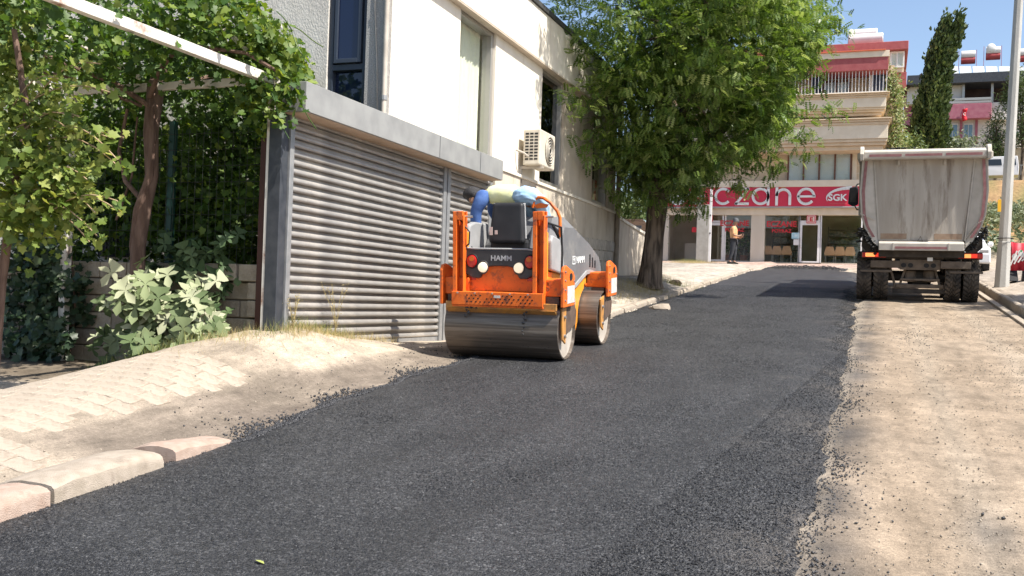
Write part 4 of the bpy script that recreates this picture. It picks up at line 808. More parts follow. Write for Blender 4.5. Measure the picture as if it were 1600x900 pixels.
for yc in (-.84, .84):
    b = MB(); b.lathe([(-.66, .30), (-.66, .335), (-.71, .345), (-.706, .36), (.706, .36), (.71, .345), (.66, .335), (.66, .30)], (0, yc, .36), 0, 72); d = P_('drum', b, M_DRUM, smooth=True)
    for sx in (-1, 1):
        b = MB(); b.lathe([(0, .338), (.012, .335), (.02, .10), (.05, .09)] if sx > 0 else [(-.05, .09), (-.02, .10), (-.012, .335), (0, .338)], (sx * .662, yc, .36), 0, 48); P_('drum_face', b, M_DRUMF, d, smooth=True)
        # half cover plate and orange arm on the outside of the drum
        pl = [(yc - .10, .30), (yc + .30, .40), (yc + .335, .55), (yc + .22, .68), (yc - .12, .66)]
        b = MB(); b.prism(pl, 0, sx * .715, sx * .727); P_('cover_plate', b, M_RUSTP, bevel=.003)
        b = MB(); b.prism([(yc - .24, .26), (yc - .12, .2), (yc - .10, .66), (yc - .26, .62)], 0, sx * .712, sx * .735); P_('drum_arm', b, M_SCRAP, bevel=.006)
        for z in (.30, .52): P_('arm_bolt', MB().lathe([(0, .022), (sx * .02, .02)], (sx * .735, yc - .18, z), 0, 10), M_CHR)
    for y_, s_ in ((yc - .37 if yc < 0 else yc + .37, 1),):
        pass
# side carrier plates with the slot hole
def carrier(sx, y0, y1):
    x = sx * .755; pl = [(y0, .64), (y1 - .03, .64), (y1, .70), (y1, .98), (y1 - .05, 1.04), (y0 + .12, 1.12), (y0 + .03, 1.11), (y0, 1.05)]
    b = MB(); b.prism(pl, 0, x - .02, x + .02); c = P_('carrier_plate', b, M_OR, bevel=.01)
    w_ = (y1 - y0); xo = x + sx * .0215
    P_('slot', MB().disc((xo - (.001 if sx > 0 else .004), y0 + w_ * .62, .985), .055, .045, .005, ax=0, n=14), M_BLACK, c)
    b = MB(); b.box(min(xo, xo + sx * .003), max(xo, xo + sx * .003), y0 + w_ * .3, y1 - .03, .68, .88); P_('sticker', b, M_STICK, c)
    for q in ((y0 + .05, 1.05), (y0 + .05, .95), (y0 + .05, .84), (y0 + .05, .72), (y1 - .04, .93)): P_('bolt', MB().lathe([(0, .013), (sx * .012, .011)], (xo, q[0], q[1]), 0, 8), M_CHR, c)
    b = MB(); b.box(min(sx * .42, sx * .735), max(sx * .42, sx * .735), y0 + .06, y1 - .06, .76, .96); P_('carrier_arm', b, M_OR, bevel=.012)
    b = MB(); b.box(min(sx * .52, sx * .70), max(sx * .52, sx * .70), y0 + .06, y1 - .04, .66, .757); P_('arm_bracket', b, M_RUSTP, bevel=.006)
for sx in (1, -1): carrier(sx, -1.18, -.74); carrier(sx, .80, 1.26)
# scraper bars
for y0, nm in ((-1.20, 1), (1.16, 2)):
    b = MB(); b.box(-.69, .69, y0, y0 + .05, .60, .68); b.prism([(y0 - .02, .60), (y0 + .05, .60), (y0 + .13, .52), (y0 + .10, .52)], 0, -.68, .68); P_('scraper', b, M_SCRAP, bevel=.004)
b = MB()
for x, z, s_ in ((-.42, .60, .05), (-.40, .55, .04), (-.44, .51, .03), (-.36, .62, .045), (-.30, .60, .03), (.30, .55, .03), (.31, .50, .035), (.29, .45, .03), (.30, .40, .025), (.28, .36, .022), (.33, .58, .028), (.29, .32, .016)):
    b.add([(x + v[0] * s_ * .7, -1.20 + v[1] * s_ * .4, z + v[2] * s_) for v in OCT[0]], OCT[1])
P_('tar_clump', b, M_CLOD)
# rear frame: posts, step, panel
for x0, x1 in ((-.60, -.46), (.40, .54)):
    b = MB(); b.box(x0, x0 + .05, -1.20, -1.08, .62, 1.74); b.box(x0 + .05, x1, -1.105, -1.08, .66, 1.74); b.box(x1 - .012, x1, -1.20, -1.105, .66, 1.70); p = P_('rops_post', b, M_OR, bevel=.006)
    b = MB(); b.box(x0 + .052, x1 - .014, -1.2, -1.14, 1.64, 1.745); P_('post_cap', b, M_OR, p, bevel=.006)
    P_('post_pin', MB().lathe([(0, .014), (.17, .012)], (x0 + .06, -1.14, 1.68), 0, 8), M_CHR, p)
    b = MB(); b.box(x0 + .02, x1 - .02, -1.06, -.98, .7, 1.5); P_('inner_post', b, M_ORY, bevel=.008)
st = MB(); st.box(-.60, .54, -1.235, -1.215, .645, .80); st.box(-.60, .54, -1.215, -1.08, .785, .80); st.box(-.60, .54, -1.215, -1.08, .62, .645); st = P_('rear_step', st, M_OR, bevel=.006)
b = MB()
for j in range(3):
    for i in range(15):
        if rng.random() < .1: continue
        b.disc((-.40 + i * .056 + (.028 if j % 2 else 0), -1.2345, .683 + j * .038), .011, .009, .004, ax=1, n=8)
P_('perforation', b, M_BLACK, st)
b = MB(); b.box(-.06, .02, -1.24, -1.236, .735, .765); P_('step_label', b, M_STICK, st)
rp = B_('rear_panel', M_OR, -.46, .41, -1.07, -.95, .80, 1.12)
for x in (-.40, .34): B_('reflector', M_RED, x - .045, x + .045, -1.078, -1.071, .93, .97, rp, .002)
for x in (-.47, .555):
    for z in (.845, .905): P_('side_marker', MB().lathe([(-.02, .026), (.0, .03), (.012, .022)], (x, -1.10, z), 1, 12), M_CHR, rp, smooth=True)
pl = [(-.50, 1.02), (-.38, .955), (-.29, .955), (-.22, 1.085), (-.12, 1.10), (.06, 1.10), (.14, 1.08), (.21, .955), (.30, .955), (.42, 1.02), (.42, 1.27), (.30, 1.295), (-.38, 1.295), (-.50, 1.30)]
lp = MB(); lp.prism(pl, 1, -1.115, -1.0); lp = P_('lamp_panel', lp, M_LAMPP, bevel=.015)
b = MB(); b.tube([(-.52, -1.09, 1.36), (-.48, -1.105, 1.312), (-.36, -1.11, 1.303), (.30, -1.11, 1.303), (.42, -1.105, 1.285)], .012, 6); P_('panel_trim', b, M_HOODL, lp, smooth=True)
for x, m in ((-.385, M_RED), (.345, M_RED)):
    t = P_('tail_lamp', MB().lathe([(-.03, .05), (-.026, .07), (0, .075)], (x, -1.115, 1.155), 1, 24), m, lp, smooth=True); t.scale = (.85, 1, 1); t.location.x = x * .15
    P_('tail_lamp_amber', MB().disc((x * .98, -1.147, 1.185), .04, .03, .004, ax=1, n=14), M_AMB, t)
    P_('lamp_bezel', MB().tube([(x + .072 * math.cos(a), -1.117, 1.155 + .082 * math.sin(a)) for a in [i * .2618 for i in range(24)]], .008, 6, closed=True), M_BLACK, lp, smooth=True)
for x in (-.245, .205):
    t = P_('work_lamp', MB().lathe([(-.035, .04), (-.03, .055), (0, .062)], (x, -1.115, 1.085), 1, 24), M_LAMP, lp, smooth=True)
    P_('lamp_bezel', MB().tube([(x + .064 * math.cos(a), -1.119, 1.085 + .075 * math.sin(a)) for a in [i * .2618 for i in range(24)]], .008, 6, closed=True), M_LAMPP, lp, smooth=True)
text('maker_lettering', 'HAMM', mat('grey_lettering', (.42, .42, .43), rough=.5), lp, (-.145, -1.117, 1.165), .26, .062, depth=.003, w=False, bold=.02)
# deck, fenders, seat
B_('deck', M_LAMPP, -.5, .46, -1.0, .05, 1.0, 1.2)
b = MB(); b.prism([(-1.02, 1.26), (-.9, 1.58), (-.72, 1.62), (-.30, 1.60), (-.28, 1.22)], 0, -.585, -.50); P_('left_fender', b, M_HOODL, bevel=.02)
b = MB(); b.prism([(-.96, 1.06), (-.98, 1.40), (-.92, 1.47), (-.66, 1.42), (-.50, 1.22), (-.44, .98)], 0, .50, .56); P_('right_fender', b, M_HOODL, bevel=.02)
b = MB(); b.prism([(-1.0, .80), (-1.0, 1.05), (-.45, 1.0), (-.42, .62), (-.70, .60)], 0, .44, .50); P_('side_panel', b, M_ORY, bevel=.01)
b = MB(); b.prism([(-1.0, .80), (-1.0, 1.05), (-.45, 1.0), (-.42, .62), (-.70, .60)], 0, -.52, -.46); P_('side_panel', b, M_ORY, bevel=.01)
b = MB(); w0, w1 = .235, .20; z0, z1 = 1.36, 1.86; cx = -.135; b.add([(cx - w0, -.66, z0), (cx + w0, -.66, z0), (cx + w1, -.60, z1), (cx - w1, -.60, z1), (cx - w0, -.54, z0), (cx + w0, -.54, z0), (cx + w1, -.50, z1), (cx - w1, -.50, z1)], [(0, 1, 2, 3), (4, 7, 6, 5), (0, 4, 5, 1), (1, 5, 6, 2), (2, 6, 7, 3), (3, 7, 4, 0)])
sb = P_('seat_back', b, M_SEAT, bevel=.045, seg=4); B_('seat_sticker', mat('pink_sticker', (.6, .45, .4)), -.345, -.305, -.668, -.662, 1.46, 1.56, sb, .001); B_('seat_sticker', bpy.data.materials['pink_sticker'], -.275, -.24, -.668, -.662, 1.47, 1.52, sb, .001)
b = MB(); b.tube([(cx - .21, -.57, 1.42), (cx - .19, -.53, 1.84), (cx + .19, -.53, 1.84), (cx + .22, -.57, 1.42)], .022, 8); P_('seat_piping', b, M_HOODL, sb, smooth=True)
B_('seat_cushion', M_SEAT, cx - .25, cx + .25, -.56, -.05, 1.27, 1.41, bevel=.04); b = MB(); b.box(cx - .2, cx + .2, -.5, -.12, 1.19, 1.27); P_('seat_base', b, M_BLACK, bevel=.01)
b = MB(); b.tube([(cx + .27, -.5, 1.3), (cx + .28, -.45, 1.55), (cx + .27, -.2, 1.6)], .025, 8); P_('armrest', b, M_HOOD, smooth=True)
# console, wheel, rails
B_('console', M_HOOD, -.25, .3, .05, .22, 1.1, 1.62, bevel=.03)
b = MB(); c = Vector((-.1, -.02, 1.72)); b.tube([(c.x + .17 * math.cos(a), c.y + .17 * math.sin(a) * .8, c.z + .17 * math.sin(a) * .5) for a in [i * .2618 for i in range(24)]], .014, 8, closed=True); sw = P_('steering_wheel', b, M_BLACK, smooth=True); P_('steering_column', MB().tube([(-.1, .1, 1.55), (-.1, -.02, 1.72)], .025, 8), M_BLACK, sw, smooth=True)
b = MB(); pts = [(.10, -.33, 1.80), (.11, -.33, 1.88), (.16, -.33, 1.93), (.24, -.34, 1.92), (.33, -.34, 1.86), (.42, -.34, 1.76), (.455, -.34, 1.68), (.46, -.34, 1.5), (.46, -.34, 1.2)]; b.tube(pts, .021, 10); P_('grab_rail', b, M_OR, smooth=True)
b = MB(); b.prism([(.11, 1.83), (.15, 1.79), (.28, 1.80), (.31, 1.84), (.2, 1.86)], 1, -.345, -.325); P_('rail_gusset', b, M_OR, bevel=.004)
b = MB(); b.tube([(.40, -1.0, 1.60), (.44, -.85, 1.62), (.56, -.62, 1.56), (.57, -.60, 1.25), (.57, -.62, 1.02)], .014, 8); b.tube([(.50, -.75, 1.58), (.52, -.6, 1.45), (.48, -.5, 1.32)], .018, 8); P_('mirror_arm', b, M_BLACK, smooth=True)
b = MB(); b.lathe([(-.03, .03), (.03, .035)], (.44, -.9, 1.61), 0, 10); P_('arm_knuckle', b, M_HOOD)
# hood: side profile lofted to a narrower ridge
side = [(-.40, .90), (-.42, 1.33), (-.27, 1.56), (.15, 1.55), (.85, 1.34), (1.34, 1.15), (1.47, .98), (1.46, .90), (.92, .97), (.72, .97), (.20, .82), (-.1, .80)]
top = [None, None, (-.30, 1.60), (.10, 1.57), (.78, 1.38), (1.22, 1.22)]
b = MB(); n_ = len(side); xs = .49; vs = [(-xs, y, z) for y, z in side] + [(xs, y, z) for y, z in side]
b.add(vs, [tuple(range(n_))[::-1], tuple(range(n_, 2 * n_))] + [(i, (i + 1) % n_, n_ + (i + 1) % n_, n_ + i) for i in range(n_) if i not in (2, 3, 4, 5)])
rid = [(-.36, 1.38)] + [(y, z) for y, z in top[2:]] + [(1.43, 1.0)]
bt = MB(); ix = .33; kk = [(side[1][0], side[1][1])] + side[2:6] + [side[6]]
tp = [(-.40, 1.46), (-.25, 1.69), (.20, 1.69), (.86, 1.47), (1.32, 1.25), (1.44, 1.03)]
vs = [];
for (y, z), (yt, zt) in zip(kk, tp): vs += [(-xs, y, z), (-ix, yt, zt), (ix, yt, zt), (xs, y, z)]
fs = [(4 * i + j, 4 * i + j + 1, 4 * i + j + 5, 4 * i + j + 4) for i in range(5) for j in range(3)] + [(0, 3, 2, 1), (20, 21, 22, 23)]
hd = P_('hood', b, M_HOOD, bevel=.012); P_('hood_top', bt.add(vs, fs), M_HOOD, hd)
for sx in (-1, 1):
    t = MB(); pl = [(-.40, .88), (-.1, .79), (.2, .81), (.72, .965), (.92, .965), (1.46, .89)]
    for i in range(len(pl) - 1): t.bar((sx * .494, *pl[i]), (sx * .494, *pl[i + 1]), .016, .055)
    P_('hood_trim', t, M_HOODL, hd, bevel=.004)
    for k in range(3): y = .86 + k * .125; B_('louvre', M_BLACK, sx * .486, sx * .4945, y, y + .06, 1.03 - k * .01, 1.20 - k * .045, hd, .003)
text('maker_lettering', 'HAMM', M_WHT, hd, (.4915, .26, 1.10), .36, .085, right=(0, 1, 0), depth=.003, w=False, bold=.03)
b = MB(); lx0, lx1 = .4915, .495
for y0, y1, z0, z1 in ((.08, .20, 1.09, 1.105), (.08, .20, 1.18, 1.195), (.08, .095, 1.105, 1.18), (.185, .20, 1.105, 1.18), (.115, .165, 1.145, 1.165)): b.box(lx0, lx1, y0, y1, z0, z1)
b.prism([(.11, 1.165), (.17, 1.165), (.14, 1.12)], 0, lx0, lx1 + .001); P_('maker_emblem', b, M_WHT, hd)
# centre body between the drums
arc = [(.84 + .40 * math.cos(a), .36 + .40 * math.sin(a)) for a in np.linspace(math.pi * 1.02, math.pi * .60, 9)]
pl = [(-.46, .86), (-.44, .40), (-.40, .22), (.0, .18), (.36, .22)] + arc + [(.74, .80), (1.0, .80), (1.0, .95), (.2, .84)]
b = MB(); b.prism(pl, 0, -.46, .46); P_('centre_body', b, M_ORY, bevel=.012)
b = MB(); b.box(-.46, .46, .8, 1.46, .78, .93); P_('front_frame', b, M_OR, bevel=.015); B_('rear_frame', M_RUSTP, -.45, .42, -1.0, -.4, .74, .90)
text('model_lettering', 'HD 13', mat('faded_model_lettering', (.42, .30, .30), rough=.6), ro, (.4625, -.18, .56), .50, .085, right=(0, 1, 0), depth=.003, w=False)
B_('body_label', M_WHT, .455, .4635, .36, .50, .83, .86, ro, .001)

# hoses, bolts and stuck asphalt
for pts in ([(.30, -1.0, .78), (.42, -1.12, .72), (.52, -1.05, .62), (.55, -.9, .58)], [(-.30, -1.02, 1.2), (-.42, -1.05, 1.32), (-.47, -.9, 1.25), (-.45, -.7, 1.2)], [(.46, -.55, 1.02), (.52, -.62, .85), (.50, -.55, .70)], [(-.55, -1.13, 1.66), (-.40, -1.16, 1.50), (-.42, -1.13, 1.36), (-.50, -1.1, 1.30)]):
    P_('hose', MB().tube(pts, .010, 6), M_BLACK, smooth=True)
for x in (-.52, -.30, -.08, .14, .36):
    P_('step_bolt', MB().lathe([(-.012, .010), (0, .012)], (x, -1.235, .785), 1, 8), M_CHR)
b = MB()
for k in range(260):
    yc = rng.choice((-.84, -.84, .84)); a = rng.uniform(1.7, 4.6); x = rng.uniform(-.7, .7); s_ = rng.uniform(.002, .007); b.add([(x + v[0] * s_ * 2, yc + math.sin(a) * .361 * (-1 if True else 1) * -1 + v[1] * s_, .36 + math.cos(a) * .361 + v[2] * s_) for v in OCT[0]], OCT[1])
P_('stuck_crumbs', b, M_CLOD)['kind'] = 'stuff'
# ---------------------------------------------------------------- roller operator, leaning over the left side
M_SKIN = mat('skin', (.30, .16, .10), (.36, .2, .13), scale=10, rough=.55); M_HAIR = mat('black_hair', (.012, .011, .012), (.03, .028, .03), scale=60, rough=.6, bump=.6, bscale=120)
M_VEST = mat('yellow_vest', (.68, .70, .34), (.76, .77, .46), scale=6, rough=.8, bump=.3, bscale=14); M_BLUE = mat('blue_sleeve', (.04, .09, .26), (.07, .14, .35), scale=8, rough=.85, bump=.3, bscale=18); M_JEAN = mat('light_jeans', (.26, .42, .58), (.40, .55, .68), scale=7, rough=.9, bump=.4, bscale=16)
op = thing('person', 'roller operator in yellow vest and blue sleeves bending over the left side', 'person', (-4.3, 11.6, float(road_z(11.6)) + 1.25))
def RW(x, y, z):   # roller local point to world
    v = Matrix.Rotation(SL, 3, 'X') @ Vector((x - .07 * (x < -.1), y, z + .07 * (z > 1.6))); return tuple(v + Vector(ro.location))
pel = (.02, -.30, 1.87)
J = [((-.06, -.32, 1.87), .14), ((-.16, -.30, 1.92), .135), ((-.34, -.30, 1.93), .15), ((-.47, -.30, 1.90), .11), ((-.53, -.31, 1.89), .055), ((-.58, -.31, 1.89), .075), ((-.63, -.31, 1.86), .102), ((-.67, -.30, 1.80), .085),   # 0-7 spine, neck, head
     ((-.47, -.43, 1.84), .08), ((-.55, -.44, 1.68), .058), ((-.56, -.40, 1.46), .048), ((-.56, -.30, 1.26), .034), ((-.555, -.26, 1.18), .036),     # 8-12 camera-side arm
     ((-.44, -.12, 1.86), .07), ((-.50, -.02, 1.68), .05), ((-.36, .02, 1.56), .042), ((-.2, .02, 1.60), .034), ((-.14, .01, 1.62), .036),        # 13-17 other arm
     ((.0, -.37, 1.88), .12), ((.10, -.16, 1.80), .09), ((.14, -.02, 1.58), .062), ((.10, -.16, 1.28), .05), ((.1, -.02, 1.23), .04),        # 18-22 leg
     ((-.02, -.24, 1.82), .10), ((-.06, .02, 1.62), .075), ((-.06, .02, 1.5), .062), ((-.06, -.08, 1.28), .05), ((-.06, .06, 1.23), .04)]
E_ = [(0, 1), (1, 2), (2, 3), (3, 4), (4, 5), (5, 6), (6, 7), (3, 8), (8, 9), (9, 10), (10, 11), (11, 12), (3, 13), (13, 14), (14, 15), (15, 16), (16, 17), (0, 18), (18, 19), (19, 20), (20, 21), (21, 22), (0, 23), (23, 24), (24, 25), (25, 26), (26, 27)]
def fingers(J, E, hand, d, side, up, L=.075):
    d = Vector(d).normalized(); s_ = Vector(side).normalized(); u = Vector(up).normalized(); h = Vector(J[hand][0])
    for k in range(4):
        q = h + d * .03 + s_ * (k - 1.5) * .02; l_ = L * (.85, 1, .96, .75)[k]; i = len(J); J += [(tuple(q), .010), (tuple(q + d * l_ * .5 - u * .004), .009), (tuple(q + d * l_ * .85 - u * .022), .0075)]; E += [(hand, i), (i, i + 1), (i + 1, i + 2)]
    q = h + s_ * -.035 + d * .0; i = len(J); J += [(tuple(q), .011), (tuple(q + d * .03 - s_ * .015), .009), (tuple(q + d * .055 - s_ * .012 - u * .01), .008)]; E += [(hand, i), (i, i + 1), (i + 1, i + 2)]
fingers(J, E_, 12, (0, .4, -1), (0, 1, .3), (-1, 0, 0)); fingers(J, E_, 17, (1, 0, .2), (0, -1, 0), (0, 0, 1))
JW = [(RW(*p), r) for p, r in J]
CL = lambda i, bare: 1 if i in bare or i > 27 else (.5 if i >= 18 or i in (0, 1, 2, 3, 8, 13) else .7)
skinned('body', [(p, r * CL(i, (4, 5, 6, 7, 11, 12, 16, 17))) for i, (p, r) in enumerate(JW)], E_, M_SKIN, op)
def cloth(name, idx, edges, m, grow, par=op, root=0):
    mp = {v: i for i, v in enumerate(idx)}; return skinned(name, [(JW[v][0], JW[v][1] + grow) for v in idx], [(mp[a], mp[b]) for a, b in edges], m, par, root=root)
vq = skinned('vest', [(RW(-.06, -.32, 1.87), .135), (RW(-.2, -.31, 1.92), .135), (RW(-.36, -.31, 1.925), .15), (RW(-.49, -.31, 1.89), .125), (RW(-.36, -.34, 1.74), .11)], [(0, 1), (1, 2), (2, 3), (2, 4)], M_VEST, op)
vt = bpy.data.textures.new('vest_folds', 'CLOUDS'); vt.noise_scale = .09; vd = vq.modifiers.new('folds', 'DISPLACE'); vd.texture = vt; vd.strength = .05; vd.mid_level = .5
cloth('sleeve', [3, 8, 9, 10, 11], [(3, 8), (8, 9), (9, 10), (10, 11)], M_BLUE, .02); cloth('sleeve', [3, 13, 14, 15, 16], [(3, 13), (13, 14), (14, 15), (15, 16)], M_BLUE, .014)
for pts, rr in (([(-.12, -.33, 1.87), (-.03, -.36, 1.89), (.06, -.31, 1.88), (.13, -.18, 1.81), (.15, -.06, 1.70), (.14, -.02, 1.56), (.12, -.10, 1.38), (.10, -.12, 1.30)], [.08, .115, .12, .105, .09, .085, .08, .075]), ([(-.12, -.22, 1.84), (-.05, -.12, 1.78), (-.04, .02, 1.66), (-.05, .03, 1.5), (-.06, -.04, 1.30)], [.1, .12, .10, .09, .08])):
    t = MB(); t.tube([RW(*p) for p in pts], rr, 14); q = t.build('trouser_leg', M_JEAN, op, smooth=True); q.modifiers.new('sub', 'SUBSURF').levels = 2; q.modifiers['sub'].render_levels = 2
    tx = bpy.data.textures.new('folds', 'CLOUDS'); tx.noise_scale = .055; dm = q.modifiers.new('folds', 'DISPLACE'); dm.texture = tx; dm.strength = .05; dm.mid_level = .5
hp = Vector(RW(-.645, -.31, 1.88)); b = MB(); vs = []; nU, nV = 18, 10
b = bpy.data.meshes.new('hair'); bm = bmesh.new(); bmesh.ops.create_icosphere(bm, subdivisions=3, radius=.122)
for v in bm.verts:
    v.co += v.normal * (.012 * noise.noise(v.co * 30)); v.co = Vector((v.co.x * 1.05, v.co.y, v.co.z * 1.02))
    if v.co.z < -.03 and v.co.x < .02: v.co *= .72
bm.to_mesh(b); bm.free(); b.materials.append(M_HAIR); o = bpy.data.objects.new('hair', b); link(o, op); o.matrix_parent_inverse = Matrix.Translation(-op.location); o.location = hp
b.polygons.foreach_set('use_smooth', [True] * len(b.polygons))
for dy in (-.10, .10): MB().disc((0, 0, 0), .022, .03, .014, ax=1, n=10).build('ear', M_SKIN, op).location = Vector(RW(-.60, -.31 + dy * 1.02, 1.83)) 
for s_ in (-1, 1):
    b = MB(); q = RW(.1 if s_ > 0 else -.06, .02, 1.225); b.prism([(-.11, -.035), (.13, -.035), (.14, 0), (.02, .05), (-.10, .06)], 0, -.045, .045); b.v = [(v[0] + q[0], v[1] + q[1], v[2] + q[2]) for v in b.v]; b.build('shoe', M_BLACK, op, bevel=.015)
# ---------------------------------------------------------------- tipper truck
M_BED = mat('grey_tipper_steel', (.42, .385, .335), (.50, .46, .41), scale=5, rough=.65, metal=0, c3=(.32, .28, .235), c3scale=2.5, c3amt=.3)
M_BEDIN = mat('tailgate_steel', (.36, .32, .275), (.46, .42, .37), scale=2.6, rough=.8, c3=(.20, .16, .125), c3scale=2.2, c3amt=.40, stretch=(1.6, 1, .22), bump=.2, bscale=30)
M_STRIPE = mat('faded_red_stripe', (.25, .10, .105), (.31, .16, .155), scale=10, rough=.6, c3=(.36, .28, .25), c3scale=4, c3amt=.3); M_DUSTY = mat('dusty_chassis', (.10, .078, .06), (.17, .135, .105), scale=6, rough=.9, c3=(.05, .042, .036), c3scale=3, c3amt=.35)
M_CHAS = mat('dark_chassis', (.03, .026, .023), (.07, .058, .048), scale=5, rough=.85); M_TYRE = mat('dusty_tyre', (.035, .03, .026), (.115, .092, .072), scale=5, rough=.95, c3=(.15, .12, .095), c3scale=3, c3amt=.33)
M_TAR = mat('tar_residue', (.012, .012, .012), (.04, .038, .036), scale=20, rough=.7, bump=.8, bscale=60); M_PLATE = mat('dirty_plate', (.34, .29, .22), (.42, .37, .29), scale=14, rough=.7); M_PTXT = mat('plate_text', (.05, .035, .025))
M_LITR = mat('lit_red_lamp', (.6, .03, .02), rough=.25, emit=((1, .05, .02), .4)); M_LITA = mat('lit_amber_lamp', (.8, .3, .08), rough=.25, emit=((1, .35, .1), .7)); M_RUSTY = mat('rusty_patch', (.25, .17, .12), (.33, .24, .17), scale=8, rough=.8)
tk = thing('tipper_truck', 'grey half pipe tipper truck seen from behind beside the pharmacy', 'truck', (.80, 23.9, float(road_z(23.9))), local=True, rot=(SL, 0, 0))
def T_(b, n, m, par=tk, **k): return b.build(n, m, par, w=False, **k)
def TB(n, m, x0, x1, y0, y1, z0, z1, par=tk, bevel=.01): return box(n, m, par, x0, x1, y0, y1, z0, z1, bevel=bevel, w=False)
outer = [(-1.25, 3.12), (-1.29, 2.4), (-1.25, 1.9), (-1.16, 1.58), (-1.02, 1.32), (-.86, 1.17), (.86, 1.17), (1.02, 1.32), (1.16, 1.58), (1.25, 1.9), (1.29, 2.4), (1.25, 3.12)]
inner = [(x * .955, z + (.05 if z < 1.3 else .02 if z < 2 else 0)) for x, z in outer]
poly = outer + inner[::-1]; n_ = len(outer); b = MB()
vs = [(x, y, z) for y in (-.62, 4.7) for x, z in poly]; m_ = len(poly); fs = [(i, (i + 1) % m_, m_ + (i + 1) % m_, m_ + i) for i in range(m_)]
for o_ in (0, m_): fs += [(o_ + i, o_ + i + 1, o_ + m_ - 2 - i, o_ + m_ - 1 - i) for i in range(n_ - 1)]
bed = T_(b.add(vs, fs), 'bed', M_BED)
TB('bed_front', M_BED, -1.2, 1.2, 4.62, 4.72, 1.25, 3.3, bed); b = MB(); b.box(-1.24, 1.24, -.5, 4.4, 2.75, 2.80); T_(b, 'load', M_CLOD, bed)
for x in (-1.3, 1.3):
    b = MB(); b.box(x - .05, x + .05, -.6, 4.7, 3.1, 3.24); T_(b, 'bed_rail', M_BED, bed, bevel=.02)
    for y in (.5, 1.6, 2.7, 3.8): b = MB(); b.box(x * .99 - .035, x * .99 + .035, y, y + .09, 1.9, 3.1); T_(b, 'bed_rib', M_BED, bed, bevel=.008)
# tailgate: recessed panel between two slanting wings
tg = T_(MB().prism([(-1.00, 3.10), (-.855, 1.34), (.83, 1.34), (.985, 3.10)], 1, -.60, -.56), 'tailgate', M_BEDIN)
for s_ in (-1, 1):
    pi_ = [(1.0, 3.10), (.855, 1.34)]; w = [(pi_[0][0] * s_, -.60, 3.10), (1.24 * s_, -.70, 3.10), (1.275 * s_, -.70, 2.4), (1.235 * s_, -.70, 1.9), (1.15 * s_, -.70, 1.60), (1.0 * s_, -.70, 1.33), (.87 * s_, -.70, 1.20), (.855 * s_, -.60, 1.34)]
    b = MB(); k = len(w); inn = (w[0], w[7]); b.add(w + [(x, y + .06, z) for x, y, z in w], [(7, 6, 5), (7, 5, 4), (7, 4, 3), (7, 3, 2), (7, 2, 0), (0, 2, 1)] + [(i, (i + 1) % k, k + (i + 1) % k, k + i) for i in range(k)] + [(k + 5, k + 6, k + 7), (k + 4, k + 5, k + 7), (k + 3, k + 4, k + 7), (k + 2, k + 3, k + 7), (k, k + 2, k + 7), (k + 1, k + 2, k)])
    wing = T_(b, 'tailgate_wing', M_BED, tg)
    st = [(1.16, 3.06), (1.205, 2.4), (1.175, 1.9), (1.10, 1.64), (.97, 1.41)]; b = MB()
    for i in range(4): b.add([((st[i][0] - .03) * s_, -.706, st[i][1]), ((st[i][0] + .03) * s_, -.706, st[i][1]), ((st[i + 1][0] + .03) * s_, -.706, st[i + 1][1]), ((st[i + 1][0] - .03) * s_, -.706, st[i + 1][1])], [(0, 1, 2, 3)])
    T_(b, 'reflective_stripe', M_STRIPE, wing); b = MB(); b.bar((1.0 * s_, -.615, 3.09), (.855 * s_, -.615, 1.34), .028, .03); T_(b, 'wing_flange', M_BED, tg)
    if s_ < 0: b = MB(); b.bar((-1.26, -.71, 1.92), (-.93, -.66, 1.78), .02, .02); T_(b, 'wing_line', M_BED, tg)
    else:
        for k in range(4): b = MB(); b.bar((.86 + k * .03, -.64, 1.38 + k * .05), (1.06 + k * .04, -.712, 1.72 + k * .02), .012, .012); T_(b, 'wing_line', M_BED, tg)  # raised diagonal bars imitate the striped shade on the right wing
b = MB(); b.prism([(-.56, 3.08), (-.88, 3.08), (-.90, 3.12), (-.90, 3.24), (-.84, 3.29), (-.56, 3.31)], 0, -1.21, 1.21); T_(b, 'top_beam', M_BED, tg, bevel=.015)
for s_ in (-1, 1): b = MB(); b.prism([(-.5, 3.06), (-.93, 3.06), (-.95, 3.20), (-.88, 3.31), (-.78, 3.37), (-.5, 3.34)], 0, s_ * 1.21, s_ * 1.29); T_(b, 'top_beam_end', M_BED, tg, bevel=.01)
TB('reflective_stripe', M_STRIPE, -1.1, -.45, -.906, -.900, 3.135, 3.19, tg, .001); TB('reflective_stripe', M_STRIPE, -.38, .35, -.906, -.900, 3.14, 3.19, tg, .001); TB('reflective_stripe', M_STRIPE, .42, 1.12, -.906, -.900, 3.14, 3.195, tg, .001)
for x in (-.5, .42): TB('hinge_lug', M_BED, x - .025, x + .025, -.68, -.60, 2.96, 3.08, tg)
b = MB(); b.prism([(-.60, 1.33), (-.86, 1.30), (-.88, 1.28), (-.88, 1.13), (-.60, 1.13)], 0, -.86, .83); led = T_(b, 'bottom_ledge', M_BED, tg, bevel=.01); TB('reflective_stripe', M_STRIPE, -.53, .50, -.886, -.880, 1.165, 1.215, led, .001)
for x in (-.57, .53): TB('ledge_gusset', M_BED, x - .012, x + .012, -.89, -.86, 1.13, 1.29, led, .002)
for x0, x1 in ((-.83, -.3), (.25, .80)): TB('patch_plate', M_RUSTY, x0, x1, -.604, -.6, 1.37, 1.49, tg, .001)
b = MB(); b.tube([(-.08, -.70, 1.33), (-.02, -.68, 1.43), (.02, -.70, 1.33)], .012, 6, closed=True); T_(b, 'lifting_eye', M_CHAS, tg)
b = MB()
